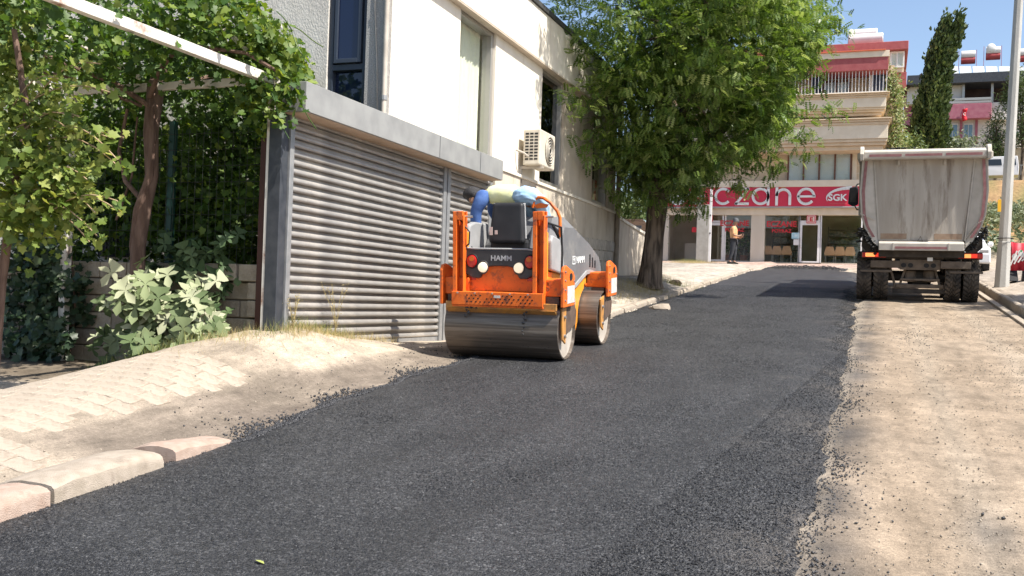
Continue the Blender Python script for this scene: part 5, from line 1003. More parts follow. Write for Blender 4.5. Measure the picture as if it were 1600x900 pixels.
for s_ in (-1, 1):
    for k in range(120):
        t_ = rng.random(); x = s_ * (1.24 - .32 * t_ + rng.gauss(0, .04)); z = 1.62 - .46 * t_ - abs(rng.gauss(0, .06)) ; r = rng.uniform(.015, .05); b.add([(x + v[0] * r, -.66 + v[1] * r + rng.uniform(-.06, .05), z + v[2] * r) for v in OCT[0]], OCT[1])
    for k in range(34): r = rng.uniform(.012, .04); x = s_ * (1.26 + rng.gauss(0, .025)); z = 1.3 + rng.random() * .35; b.add([(x + v[0] * r, -.6 + v[1] * r, z + v[2] * r) for v in OCT[0]], OCT[1])
T_(b, 'tar_residue', M_TAR, tg)['kind'] = 'stuff'; b = MB()
for k in range(70): r = rng.uniform(.012, .035); x = rng.gauss(-.55, .13); b.add([(x + v[0] * r, -.72 + v[1] * r + rng.gauss(0, .04), 3.31 + abs(rng.gauss(0, .012)) + v[2] * r * .6) for v in OCT[0]], OCT[1])
T_(b, 'top_residue', M_CLOD, tg)['kind'] = 'stuff'
b = MB(); b.box(-.86, .86, -.64, -.5, .98, 1.13); b.prism([(-.86, 1.14), (-1.2, 1.5), (-1.22, 1.2), (-1.0, .98)], 1, -.5, -.3); b.prism([(.86, 1.14), (1.2, 1.5), (1.22, 1.2), (1.0, .98)], 1, -.5, -.3); T_(b, 'subframe', M_CHAS, bevel=.01)
# chassis and lamps
b = MB(); b.box(-.45, -.35, -.4, 6.6, .72, 1.0); b.box(.35, .45, -.4, 6.6, .72, 1.0); b.box(-.35, .35, -.4, -.3, .72, 1.0); T_(b, 'chassis_rails', M_CHAS, bevel=.01)
TB('bumper_beam', M_DUSTY, -1.02, -.42, -.58, -.46, .74, .90, bevel=.015); TB('bumper_beam', M_DUSTY, .40, 1.0, -.58, -.46, .74, .90, bevel=.015); TB('lamp_carrier', M_CHAS, -1.22, 1.22, -.50, -.44, .94, 1.10)
for x0, x1, lit in ((-1.20, -.70, (-1.13, -.93)), (.74, 1.22, (.80, .99))):
    t = TB('tail_lamp', M_RED, x0, x1, -.58, -.50, .965, 1.075, bevel=.012); TB('lit_lens', M_LITA, lit[0], lit[1], -.589, -.578, .98, 1.062, t, .004); TB('lit_red_lens', M_LITR, (lit[1] + .008), lit[1] + .12, -.587, -.578, .98, 1.062, t, .004)
lp_ = TB('licence_plate', M_PLATE, -.30, .23, -.575, -.56, 1.0, 1.11, bevel=.004); text('plate_number', '27 AEE 996', M_PTXT, lp_, (-.25, -.577, 1.022), .45, .068, depth=.002, w=False, bold=.015)
TB('white_tag', M_WHT, .13, .24, -.60, -.585, .90, .985, bevel=.004)
for x0, x1 in ((-.60, -.40), (.33, .55), (-.42, -.33)): TB('bracket_plate', M_RUSTY, x0, x1, -.55, -.51, .99, 1.075, bevel=.006)
TB('tow_plate', M_DUSTY, -.42, .40, -.50, -.46, .70, .93)
for x in (-.34, -.2, .12, .26): T_(MB().disc((x, -.501, .80), .055, .05, .006, ax=1, n=14), 'tow_hole', M_BLACK)
for s_ in (-1, 1):
    b = MB(); b.bar((s_ * .62, -.30, .76), (s_ * .47, -.28, .22), .07, .05); b.bar((s_ * .30, -.30, .72), (s_ * .44, -.30, .24), .05, .05); T_(b, 'axle_strut', M_DUSTY, bevel=.008)
    b = MB(); b.lathe([(-.13, .10), (-.11, .13), (.11, .13), (.13, .10)], (s_ * .20, -.2, .56), 2, 18); b.lathe([(-.14, .15), (-.125, .15)], (s_ * .20, -.2, .58), 2, 18); T_(b, 'air_spring', M_DUSTY, smooth=True)
    TB('mud_guard', M_DUSTY, s_ * .58, s_ * 1.24, -.52, -.46, .64, .69)
b = MB(); b.lathe([(-1.1, .09), (1.1, .09)], (0, 0, .52), 0, 14); b.lathe([(-.24, .12), (-.16, .22), (.16, .22), (.24, .12)], (0, 0, .50), 0, 18); b.lathe([(-1.1, .09), (1.1, .09)], (0, 1.36, .52), 0, 14); T_(b, 'axles', M_CHAS, smooth=True)
TB('cross_tube', M_DUSTY, -.48, .48, -.36, -.28, .30, .38); TB('cross_tube', M_DUSTY, -.40, .40, -.40, -.32, .46, .51); TB('lower_shelf', M_CHAS, -.55, .55, -.34, -.12, .18, .27)
# tyres with herringbone lugs
def tyre(r=.53, w=.31):
    b = MB(); b.lathe([(-w / 2 + .03, .30), (-w / 2, .36), (-w / 2, r - .07), (-w / 2 + .035, r - .025), (w / 2 - .035, r - .025), (w / 2, r - .07), (w / 2, .36), (w / 2 - .03, .30)], (0, 0, 0), 0, 40)
    n_ = 30
    for i in range(n_):
        for row, (xa, xb) in enumerate(((-w / 2 + .004, -w * .18), (-w * .16, -.008), (.008, w * .16), (w * .18, w / 2 - .004))):
            a = 2 * math.pi * (i + (.5 if row in (1, 3) else 0)) / n_; da = .062; sk = (.07 if row in (0, 2) else -.07)
            vs = []
            for rr in (r - .035, r):
                for x, o_ in ((xa, -sk), (xb, sk)):
                    for d in (-da, da): q = a + d + o_; vs.append((x, rr * math.cos(q), rr * math.sin(q)))
            b.add(vs, [(0, 1, 3, 2), (4, 6, 7, 5), (0, 4, 5, 1), (2, 3, 7, 6), (0, 2, 6, 4), (1, 5, 7, 3)])
    me = b.mesh('tyre'); me.materials.append(M_TYRE); return me
tme_ = tyre(); rme = MB().lathe([(-.10, .30), (-.10, .27), (.02, .20), (.05, .12), (.10, .10), (.10, .0)], (0, 0, 0), 0, 24).mesh('rim'); rme.materials.append(M_DUSTY)
def wheel(x, y):
    o = bpy.data.objects.new('tyre', tme_); COL.objects.link(o); o.parent = tk; o.location = (x, y, .525); o.rotation_euler = (rng.uniform(0, 6), 0, 0)
    r = bpy.data.objects.new('rim', rme); COL.objects.link(r); r.parent = o; r.rotation_euler = (0, 0, math.pi if x < 0 else 0)
for y in (0, 1.36):
    for x in (-1.15, -.80, .66, 1.02): wheel(x, y)
for y in (5.3,): wheel(-1.05, y); wheel(1.05, y)
# cab and mirror
M_CAB = mat('cab_paint', (.45, .44, .42), (.52, .51, .49), scale=5, rough=.4)
b = MB(); b.prism([(4.95, .9), (7.1, .9), (7.15, 1.9), (6.95, 3.05), (5.0, 3.1)], 0, -1.2, 1.2); cb = T_(b, 'cab', M_CAB, bevel=.04)
for s_ in (-1, 1): TB('cab_window', M_NAVY, s_ * 1.2, s_ * 1.206, 5.5, 6.7, 2.0, 2.8, cb, .001)
b = MB(); b.prism([(-1.74, 2.30), (-1.70, 2.76), (-1.50, 2.80), (-1.46, 2.72), (-1.46, 2.28), (-1.6, 2.22)], 1, 6.3, 6.48); mr = T_(b, 'mirror', M_BLACK, bevel=.03); b = MB(); b.tube([(-1.2, 6.6, 2.9), (-1.5, 6.45, 2.86), (-1.58, 6.4, 2.7)], .02, 6); T_(b, 'mirror_arm', M_BLACK, mr); b = MB(); b.tube([(-1.2, 6.6, 2.1), (-1.5, 6.45, 2.14), (-1.58, 6.4, 2.3)], .02, 6); T_(b, 'mirror_arm', M_BLACK, mr)
TB('mirror_glass', mat('mirror_glass', (.02, .02, .022), rough=.1), -1.69, -1.52, 6.292, 6.298, 2.34, 2.68, mr, .001)
TB('fuel_tank', M_DUSTY, -1.15, -.55, 2.6, 3.9, .55, 1.05, bevel=.06); TB('side_guard', M_CHAS, -1.2, -1.15, 2.3, 4.6, .6, .75)
# ---------------------------------------------------------------- pharmacy building
YF = 46.0; GZ = 3.72
M_PH = mat('sand_render', (.56, .44, .30), (.62, .50, .36), scale=3, rough=.9, c3=(.50, .39, .27), c3scale=1.5, c3amt=.35); M_PHL = mat('pale_render', (.64, .55, .42), (.70, .61, .48), scale=3, rough=.9); M_PHP = mat('pale_pillar', (.56, .49, .39), (.62, .55, .45), scale=2, rough=.85, stretch=(1, 1, .3))
M_RED2 = mat('weathered_red_paint', (.30, .07, .075), (.35, .10, .10), scale=4, rough=.85, c3=(.36, .28, .24), c3scale=1.3, c3amt=.22); M_SIGN = mat('red_sign_board', (.52, .022, .055), (.56, .03, .065), scale=1, rough=.45); M_WOOD = mat('brown_window_frame', (.13, .055, .035), (.17, .08, .05), scale=8, rough=.5)
M_WPVC = mat('white_frame', (.66, .65, .63), (.72, .71, .69), scale=5, rough=.45); M_ORR = mat('orange_roof_edge', (.55, .13, .06), rough=.8); M_SHOPG = glass_mat('shop_glass', (.92, .94, .92), ior=1.85); M_BLIND = mat('white_blind', (.58, .62, .66), (.64, .67, .70), scale=2, rough=.8)
M_INT = mat('shop_interior', (.42, .36, .25), (.52, .46, .34), scale=2, rough=.9)
ph = thing('pharmacy_building', 'sand coloured apartment block with red pharmacy sign over its shop windows', 'building', (-4, 50, GZ))
def xz(px, py, y=YF): p = onY(px, py, y); return p.x, p.z
def H(n, m, px0, py0, px1, py1, y0, y1, par=ph, bevel=.01, yref=None):     # block whose front face is measured in the photograph
    x0, z1 = xz(px0, py0, yref or y0); x1, z0 = xz(px1, py1, yref or y0); return box(n, m, par, x0, x1, y0, y1, z0, z1, bevel=bevel)
# ground floor
zt = 6.15; zb = GZ - .1
box('shop_back_wall', M_INT, ph, -9.7, .3, 49.6, 49.8, zb, zt); box('shop_floor', M_PHL, ph, -9.7, .3, 46.05, 49.6, zb, GZ + .04); box('shop_ceiling', M_INT, ph, -9.7, .3, 46.05, 49.6, zt - .02, zt + .1); box('shop_side', M_INT, ph, -9.9, -9.7, 46, 49.8, zb, zt); box('shop_side', M_INT, ph, .3, .5, 46, 49.8, zb, zt)
H('pillar', M_PHP, 1030, 335, 1043, 415, YF - .02, YF + .4); H('pillar', M_PHP, 1174, 333, 1193, 416, YF - .02, YF + .4); 
H('lintel', M_PHL, 1030, 323.5, 1348, 336, YF - .06, YF + .4)
H('ledge', M_PHL, 1030, 284, 1352, 291, YF - .30, YF + .3)
sg = H('sign_board', M_SIGN, 1035, 291.3, 1350, 322.8, YF - .28, YF - .05); H('sign_edge', M_ALU, 1034, 322.9, 1350, 324.5, YF - .29, YF - .05)
x0, z0 = xz(1253, 322, YF - .28); x1, z1 = xz(1254, 292, YF - .28); box('sign_joint', M_RED2, sg, x0, x0 + .02, YF - .285, YF - .279, z0, z1, 0)
LY = YF - .285
def ribbon(b, pts, w):
    for i in range(len(pts) - 1):
        a = Vector((pts[i][0], LY - .02, pts[i][1])); c = Vector((pts[i + 1][0], LY - .02, pts[i + 1][1])); b.bar(a - (c - a) * .04, c + (c - a) * .04, .05, w, up=(c - a).cross(Vector((0, 1, 0))).normalized())
def arc_pts(cx, cz, r, a0, a1, n_=16): return [(cx + r * math.cos(R_(a0 + (a1 - a0) * i / n_)), cz + r * math.sin(R_(a0 + (a1 - a0) * i / n_))) for i in range(n_ + 1)]
def letter(ch, px):
    cx, cz = xz(px, 307, LY); r = .335; w = .115; b = MB()
    if ch == 'c': ribbon(b, arc_pts(cx, cz, r, 42, 318), w)
    if ch == 'a': ribbon(b, arc_pts(cx, cz, r, 0, 360, 22), w); ribbon(b, [(cx + r, cz - r - .04), (cx + r, cz + r + .04)], w)
    if ch == 'e': ribbon(b, arc_pts(cx, cz, r, 0, 322, 18), w); ribbon(b, [(cx - r, cz), (cx + r + .04, cz)], w * .8)
    if ch == 'z': ribbon(b, [(cx - r * .85, cz + r), (cx + r * .85, cz + r)], w); ribbon(b, [(cx + r * .8, cz + r), (cx - r * .8, cz - r)], w); ribbon(b, [(cx - r * .85, cz - r), (cx + r * .85, cz - r)], w)
    if ch == 'n': ribbon(b, [(cx - r * .85, cz - r - .04), (cx - r * .85, cz + r + .04)], w); ribbon(b, arc_pts(cx, cz + .02, r * .85, 180, 0, 12), w); ribbon(b, [(cx + r * .85, cz + .02), (cx + r * .85, cz - r - .04)], w)
    b.build('sign_letter', M_WHT, sg)
for ch, px in zip('eczane', (1088, 1130, 1159.5, 1188.5, 1224, 1259.5)): letter(ch, px)
cx, cz = xz(1059, 306, LY); MB().disc((cx, LY - .01, cz), .44, .44, .03, ax=1, n=36).build('sign_disc', M_WHT, sg)
cx, cz = xz(1294, 314, LY); text('sign_lettering', 'SGK', M_WHT, sg, (cx, LY - .012, cz), .80, .30, depth=.02, bold=.025)
cx, cz = xz(1296, 318, LY); text('sign_small_print', 'ANLASMALI ECZANE', mat('dim_red_print', (.62, .16, .16)), sg, (cx, LY - .01, cz - .03), .72, .05, depth=.01)
b = MB(); cx, cz = xz(1331, 309, LY); pts = [(cx + 1.05 * math.cos(R_(a)), cz + .45 * math.sin(R_(a)) - .02) for a in range(90, 196, 7)]
for i in range(len(pts) - 1): t_ = i / (len(pts) - 1); ww = .13 * (1 - t_) + .02; a = Vector((pts[i][0], LY - .02, pts[i][1])); c = Vector((pts[i + 1][0], LY - .02, pts[i + 1][1])); b.bar(a, c + (c - a) * .1, .04, ww, up=(c - a).cross(Vector((0, 1, 0))).normalized())
b.build('sign_arc', M_WHT, sg)
# free pillar in front
pf = thing('pillar', 'grey concrete pillar with weeds at its foot left of the pharmacy doors', 'pillar', (-7.5, 44.5, GZ - .1))
x0, z1 = xz(1089.5, 322, 44.5); x1, z0 = xz(1106, 412, 44.5); M_CONC = mat('bare_concrete', (.30, .285, .25), (.38, .36, .32), scale=4, rough=.9, c3=(.25, .235, .21), c3scale=2, c3amt=.3)
box('shaft', M_CONC, pf, x0, x1, 44.5, 45.1, 3.4, 6.2, bevel=.012); box('corner_trim', M_WPVC, pf, x1, x1 + .10, 44.52, 44.62, 3.5, 6.9, bevel=.005)
for z in (4.9, 5.7): box('pipe_clip', M_BLACK, pf, x1 + .02, x1 + .08, 44.5, 44.518, z, z + .05)
# shop openings
def frame(px0, py0, px1, py1, m=M_WPVC, t=.06, glass=M_SHOPG, name='shop_window', yb=YF + .05):
    x0, z1 = xz(px0, py0, yb); x1, z0 = xz(px1, py1, yb); f = MB(); f.box(x0, x0 + t, yb, yb + .07, z0, z1); f.box(x1 - t, x1, yb, yb + .07, z0, z1); f.box(x0 + t, x1 - t, yb, yb + .07, z0, z0 + t); f.box(x0 + t, x1 - t, yb, yb + .07, z1 - t, z1)
    f = f.build(name, m, ph); box('pane', glass, f, x0 + t, x1 - t, yb + .03, yb + .04, z0 + t, z1 - t); return f, x0, x1, z0, z1
w1 = frame(1133, 333, 1175, 410); w2 = frame(1193, 333, 1248.5, 413); w3_ = frame(1282.5, 333, 1346, 415)
M_LET = mat('red_window_lettering', (.55, .03, .04), rough=.6)
def wtext(s, px0, px1, py0, py1, f):
    a = xz(px0, py1, YF + .04); c = xz(px1, py0, YF + .04); wd, hh = c[0] - a[0], c[1] - a[1]
    text('window_lettering', s, M_LET, f, (a[0], YF + .036, a[1]), wd, hh, depth=.004, bold=.025)
wtext('ECZANE', 1125.5, 1170.5, 344.5, 353, w1[0]); wtext('POYRAZ', 1133, 1163, 356, 362, w1[0]); wtext('ECZANE', 1198, 1245, 345.5, 354.5, w2[0]); wtext('POYRAZ', 1206, 1237, 358, 363.5, w2[0])
def door(px0, pyt, px1, pyb, sign=True):
    f, x0, x1, z0, z1 = frame(px0, pyt, px1, pyb, t=.13, name='shop_door'); hx = x0 + .1; t = MB(); zc = z0 + .95; t.tube([(hx, YF + .05, zc - .22), (hx, YF - .02, zc - .2), (hx, YF - .02, zc + .2), (hx, YF + .05, zc + .22)], .022, 6); t.build('handle', M_WPVC, f, smooth=True); return f, x0, x1, z0, z1
d1 = door(1249, 347, 1281, 413); d0 = door(1107, 347.5, 1131, 410)
for px0, px1 in ((1249, 1281), (1107, 1131)): frame(px0, 333, px1, 346.8, name='transom_window')
def esign(px0, px1, py0, py1):
    e = H('door_sign', M_LET, px0, py0, px1, py1, YF - .02, YF + .02); x0, z1 = xz(px0, py0, YF - .02); x1, z0 = xz(px1, py1, YF - .02); w_ = x1 - x0; box('door_sign_face', M_WHT, e, x0 + .03, x1 - .03, YF - .026, YF - .021, z0 + .03, z1 - .03); box('door_sign_inner', M_LET, e, x0 + .05, x1 - .05, YF - .03, YF - .0265, z0 + .05, z1 - .05, 0); box('door_sign_field', mat('cream_field', (.68, .62, .52)) if 'cream_field' not in bpy.data.materials else bpy.data.materials['cream_field'], e, x0 + .075, x1 - .075, YF - .034, YF - .0305, z0 + .075, z1 - .075, 0)
    text('door_sign_letter', 'E', M_LET, e, (x0 + w_ * .32, YF - .038, z0 + (z1 - z0) * .24), w_ * .36, (z1 - z0) * .5, depth=.003, bold=.05)
esign(1260.5, 1275, 336, 348.8); esign(1103, 1113.5, 336, 346)
p_ = H('window_notice', mat('blue_notice', (.25, .48, .56), (.55, .66, .68), scale=6), 1237, 363.5, 1249, 373, YF + .03, YF + .035, w2[0], 0); H('window_notice', M_WPVC, 1240, 374, 1248.5, 383, YF + .03, YF + .035, w2[0], 0)
# grille on the left opening
gl = thing('shop_grille', None, None); gl.parent = ph; gl.matrix_parent_inverse = Matrix.Translation(-ph.location); x0, z1 = xz(1046, 332, YF + .02); x1, z0 = xz(1092, 407, YF + .02); wv = MB(); n_ = 34
for i in range(n_):
    z = z0 + (z1 - z0) * (i + .5) / n_; pts = [(x0 + (x1 - x0) * j / 30, YF + .03, z + .022 * (1 if (j + i) % 2 else -1)) for j in range(31)]; wv.tube(pts, .007, 4, cap=False)
g_ = wv.build('grille_mesh', M_ALU, gl); g_['kind'] = 'stuff'; box('grille_frame', M_ALU, gl, x0 - .1, x0, YF, YF + .1, z0, z1); H('red_badge', M_LET, 1081, 355, 1088, 363, YF - .01, YF + .0, gl)
H('counter', M_PHP, 1070, 380, 1092, 408, YF + 1.6, YF + 2.0, ph, yref=YF + 1.6)
# shop interior: shelving, chairs, plants
M_SHELF = mat('dark_shelving', (.12, .10, .085), (.2, .17, .14), scale=5, rough=.6); M_GOOD = mat('boxed_goods', (.10, .14, .12), (.42, .36, .30), scale=16, rough=.6, contrast=(.45, .6), vary=.4)
for (xa, xb) in ((-6.9, -5.75), (-4.9, -3.6), (-2.35, .2)):
    n_s = 'shelf_unit'; s_ = thing(n_s, {-6.9: 'dark shop shelves behind the left pharmacy window', -4.9: 'dark shop shelves behind the middle pharmacy window', -2.35: 'glass fronted shop shelves behind the right pharmacy window'}[xa], 'shelves', (xa, 49, GZ), group='shelves inside the pharmacy'); f = MB()
    for k in range(6): f.box(xa, xb, 48.7, 49.1, GZ + .1 + k * .32, GZ + .13 + k * .32)
    for x in np.linspace(xa, xb, 4): f.box(x - .02, x + .02, 48.66, 49.12, GZ, GZ + 1.85)
    f.build('shelving', M_SHELF, s_); g2 = MB()
    for k in range(5):
        x = xa + .05
        while x < xb - .1: w_ = rng.uniform(.06, .16); g2.box(x, x + w_ * .9, 48.75, 48.95, GZ + .131 + k * .32, GZ + .131 + k * .32 + rng.uniform(.12, .25)); x += w_
    o = g2.build('goods', M_GOOD, s_); o['kind'] = 'stuff'
M_CH = mat('orange_chair_shell', (.66, .36, .2), (.72, .42, .24), scale=4, rough=.5)
chair0 = None; nm = ['leftmost', 'second', 'third']
for k, (px, py) in enumerate(((1199, 398), (1213.5, 398), (1229, 399), (1296, 401), (1312, 401), (1328, 402))):
    x, z = xz(px, py, 46.9); lab = ('orange waiting chair behind the middle shop window, ' if k < 3 else 'orange waiting chair behind the window right of the door, ') + ('leftmost of three', 'middle of three', 'rightmost of three')[k % 3]
    if chair0 is None:
        chair0 = thing('waiting_chair', lab, 'chair', (x, 46.9, GZ + .04), group='orange waiting chairs inside the pharmacy', local=True)
        b = MB(); b.add([(-.20, -.04, .38), (.20, -.04, .38), (.15, -.02, .78), (-.15, -.02, .78), (-.20, .0, .38), (.20, .0, .38), (.15, .02, .78), (-.15, .02, .78), (-.235, -.04, .5), (.235, -.04, .5), (.235, 0, .5), (-.235, 0, .5)], [(0, 1, 9, 8), (8, 9, 2, 3), (4, 11, 10, 5), (11, 7, 6, 10), (0, 8, 11, 4), (8, 3, 7, 11), (3, 2, 6, 7), (2, 9, 10, 6), (9, 1, 5, 10), (0, 4, 5, 1)]); b.build('backrest', M_CH, chair0, bevel=.02, w=False)
        box('seat', M_CH, chair0, -.22, .22, .0, .42, .38, .42, .02, w=False)
        for sx in (-.18, .18):
            for y in (.05, .38): MB().tube([(sx, y, 0), (sx, y, .39)], .014, 6).build('leg', M_ALU, chair0, w=False)
    else:
        o = copy_tree(chair0); o.location = (x, 46.9, GZ + .04); o['label'] = lab
M_PLANT = leaf_mat('house_plant', (.02, .06, .015), (.05, .11, .03), (.10, .18, .05))
for k, (px, lab) in enumerate(((1139, 'potted palm behind the left shop window, beside the door'), (1162, 'potted plant behind the left shop window, beside the pale pillar'))):
    x, _ = xz(px, 400, 46.8); r = thing('potted_plant', lab, 'potted plant', (x, 46.8, GZ + .04), local=True, group='plants in the left shop window'); MB().lathe([(0, .14), (.3, .2), (.32, .21), (.32, .17)], (0, 0, 0), 2, 18).build('pot', mat('terracotta_pot', (.22, .09, .06)) if k == 0 else bpy.data.materials['terracotta_pot'], r, smooth=True, w=False)
    P = clump(rbox(14, (-.3, .3), (-.2, .2), (.5, 1.3)), 160, (.1, .1, .1)); o = scatter('foliage', *OVAL, P, basis(rdir(160), nrg.uniform(0, 6, 160)), nrg.uniform(.12, .25, 160), M_PLANT, r, nrg.random(160), w=False); o['kind'] = 'stuff'; MB().tube([(0, 0, .25), (.02, 0, .9)], .02, 6).build('stem', M_STEM, r, w=False)
# upper storeys -----------------------------------------------------------
def Hx(n, m, x0, x1, py0, py1, pxr, y0, y1, par=ph, bevel=.01): return box(n, m, par, x0, x1, y0, y1, onY(pxr, py1, y0).z, onY(pxr, py0, y0).z, bevel=bevel)
XL, XR = -9.8, .32
box('storey_wall', M_PH, ph, XL, XR, YF + .25, 58, 6.1, 12.45)
box('floor_slab', M_PHL, ph, XL, XR + .02, YF - .02, YF + .25, 7.2, 7.34)
# first floor window and its surround
def win(px0, py0, px1, py1, n_pan, y, par=ph, back=M_BLIND, fr=M_WOOD):
    x0, z1 = xz(px0, py0, y); x1, z0 = xz(px1, py1, y); f = MB(); t = .07
    f.box(x0, x1, y - .03, y + .08, z1 - t, z1); f.box(x0, x1, y - .03, y + .08, z0, z0 + t)
    for i in range(n_pan + 1): x = x0 + (x1 - x0 - t) * i / n_pan; f.box(x, x + t, y - .029, y + .079, z0 + t, z1 - t)
    f = f.build('window', fr, par)
    for i in range(n_pan): xa = x0 + (x1 - x0 - t) * i / n_pan + t; xb = x0 + (x1 - x0 - t) * (i + 1) / n_pan; box('pane', M_GLASS, f, xa, xb, y + .02, y + .03, z0 + t, z1 - t, 0)
    n_ = 22; sl_ = MB()
    for i in range(n_): z = z0 + t + (z1 - z0 - 2 * t) * (i + .5) / n_; sl_.box(x0 + t, x1 - t, y + .05, y + .065, z - (z1 - z0) / n_ * .40, z + (z1 - z0) / n_ * .40)
    sl_.build('blind', back, f); return f
H('window_surround', M_PHL, 1222, 232, 1337, 238, YF + .13, YF + .26); H('window_surround', M_PHL, 1332, 238.5, 1338, 284, YF + .14, YF + .26)
win(1231, 239, 1330, 287, 4, YF + .12)
for py in (246, 258, 270): H('wall_groove', M_PHP, 1338.5, py, 1392, py + .9, YF + .238, YF + .25, bevel=0)
# first balcony: soffit mouldings, parapet, cap
def balcony(pyt, pyb, xr_px, y0, cap=True):
    x1 = onY(xr_px, pyt, y0).x; a = onY(xr_px, pyt, y0).z; c = onY(xr_px, pyb, y0).z; h = a - c
    box('balcony', M_PHL, ph, XL, x1, y0, YF + .24, c + h * .34, c + h * .80, bevel=.015)
    for k, (f0, f1, o_) in enumerate(((.80, .88, .06), (.885, .955, .12), (.957, 1.0, .20), (.24, .335, -.04), (.14, .238, -.12), (.0, .138, -.25))): box('moulding', M_PH, ph, XL, x1 + o_ * .7, y0 - o_, YF + .24, c + h * f0, c + h * f1 - .004, bevel=.012)
    return x1, a
b1 = balcony(184, 232, 1388, YF - 1.2); b2 = balcony(144, 178, 1385, YF - 1.2)
H('loggia_pillar', M_PHL, 1364, 157, 1375, 182, YF - .2, YF + .24); 
zt2 = b2[1]
# railing with thin bars
rl = thing('balcony_railing', None, None); rl.parent = ph; rl.matrix_parent_inverse = Matrix.Translation(-ph.location); xr = b2[0]; zr = onY(1380, 105, YF - 1.1).z
for (xa, xb, y) in ((-4.0, xr, YF - 1.1),):
    MB().bar((xa, y, zr), (xb, y, zr), .05, .05).build('rail', M_WPVC, rl); MB().bar((xa, y, zt2 + .06), (xb, y, zt2 + .06), .04, .04).build('rail', M_WPVC, rl)
    bm_ = MB().box(-.013, .013, -.013, .013, zt2 + .08, zr - .025).mesh('baluster'); bm_.materials.append(M_WPVC)
    for i in range(30): o = bpy.data.objects.new('baluster', bm_); COL.objects.link(o); o.parent = rl; o.location = (xa + (xb - xa) * i / 29, y, 0)
win(1285, 127, 1328, 147, 2, YF + .12); H('loggia_shade', mat('navy_awning', (.03, .04, .07)), 1364, 109, 1382, 147, YF - .3, YF - .25); H('loggia_shade', bpy.data.materials['navy_awning'], 1268, 114, 1283, 147, YF - .3, YF - .25); H('loggia_post', M_WPVC, 1359, 108, 1363, 145, YF - .3, YF - .2)
# red band, pale band, orange roof edge, set back penthouse
Hx('red_band', M_RED2, XL, onY(1388, 100, YF - 1.25).x, 88, 108, 1386, YF - 1.25, YF + .2); Hx('pale_band', M_PHL, XL, onY(1390, 80, YF - 1.28).x, 78, 87.7, 1388, YF - 1.28, YF + .2)
Hx('roof_edge', M_ORR, XL, onY(1384, 80, YF - 1.35).x, 76, 77.8, 1386, YF - 1.35, YF + .3)
pz0 = onY(1410, 105, 47.2).z; pz1 = onY(1410, 66, 47.2).z
box('penthouse', M_PHL, ph, XL + 1, .72, 47.4, 56, 12.4, pz1 - .35); box('penthouse_roof', M_RED2, ph, XL + 1, .88, 47.0, 56.5, pz1 - .36, pz1 + .02, bevel=.02)
win(1391, 81, 1413, 105, 2, 47.3, back=M_WPVC, fr=M_WPVC); box('side_wing', M_PH, ph, XR, .74, 47.4, 56, 4, 12.4); H('red_panel', M_RED2, 1402, 113, 1416, 138, 47.32, 47.4)
# rooftop solar collectors and a second set on the far house share this builder
M_PANEL = mat('solar_panel_glass', (.40, .42, .42), (.48, .5, .5), scale=3, rough=.25); M_TANK = mat('tank_white', (.62, .60, .58), (.68, .66, .64), scale=3, rough=.4)
sp = thing('roof_collector', None, None); sp.parent = ph; sp.matrix_parent_inverse = Matrix.Translation(-ph.location)
for (pxa, pxb, pya, y) in ((1326, 1371, 51, 50), (1326, 1380, 58.5, 48.5)):
    a, z = xz(pxa, pya, y); c, _ = xz(pxb, pya, y); b = MB(); b.lathe([(0, .22), (.03, .25), (c - a - .03, .25), (c - a, .22)], (a, y, z - .12), 0, 18); b.build('water_tank', M_TANK, sp, smooth=True); b = MB(); b.bar((a, y - .1, z - .75), (a, y, z - .2), .05, .05); b.bar((c, y - .1, z - .75), (c, y, z - .2), .05, .05); b.build('tank_stand', M_ALU, sp)
# climbing plant on the right corner
cp = thing('climber', 'yellow green climbing plant on the right corner of the pharmacy building', 'climbing plant', (.6, 46, 4))
pts = np.array([onY(px, py, 46.2 + .6 * k)[:] for px, py, k in ((1392, 118, 0), (1398, 128, 0), (1400, 142, 0), (1404, 150, 1), (1400, 160, 0), (1396, 172, 0), (1408, 168, 1), (1404, 182, 1), (1399, 190, 0), (1405, 200, 0), (1398, 208, 0), (1408, 215, 1), (1402, 224, 0), (1395, 228, 0), (1410, 228, 1), (1390, 132, 0), (1395, 150, 0), (1395, 240, 0), (1410, 240, 0))])
P = clump(pts, 2600, (.16, .3, .24)); M_CLIMB = leaf_mat('climber_leaf', (.08, .13, .03), (.18, .22, .07), (.34, .32, .16), trans=.25); o = scatter('foliage', *OVAL, P, basis(rdir(len(P)) + np.array([.3, -.5, .4]), nrg.uniform(0, 6, len(P))), nrg.uniform(.08, .17, len(P)), M_CLIMB, cp, nrg.random(len(P))); o['kind'] = 'stuff'
MB().tube([(.55, 46.3, 4), (.5, 46.2, 7), (.45, 46.2, 10), (.3, 46.1, 11.8)], .05, 6).build('stem', M_BARK, cp)
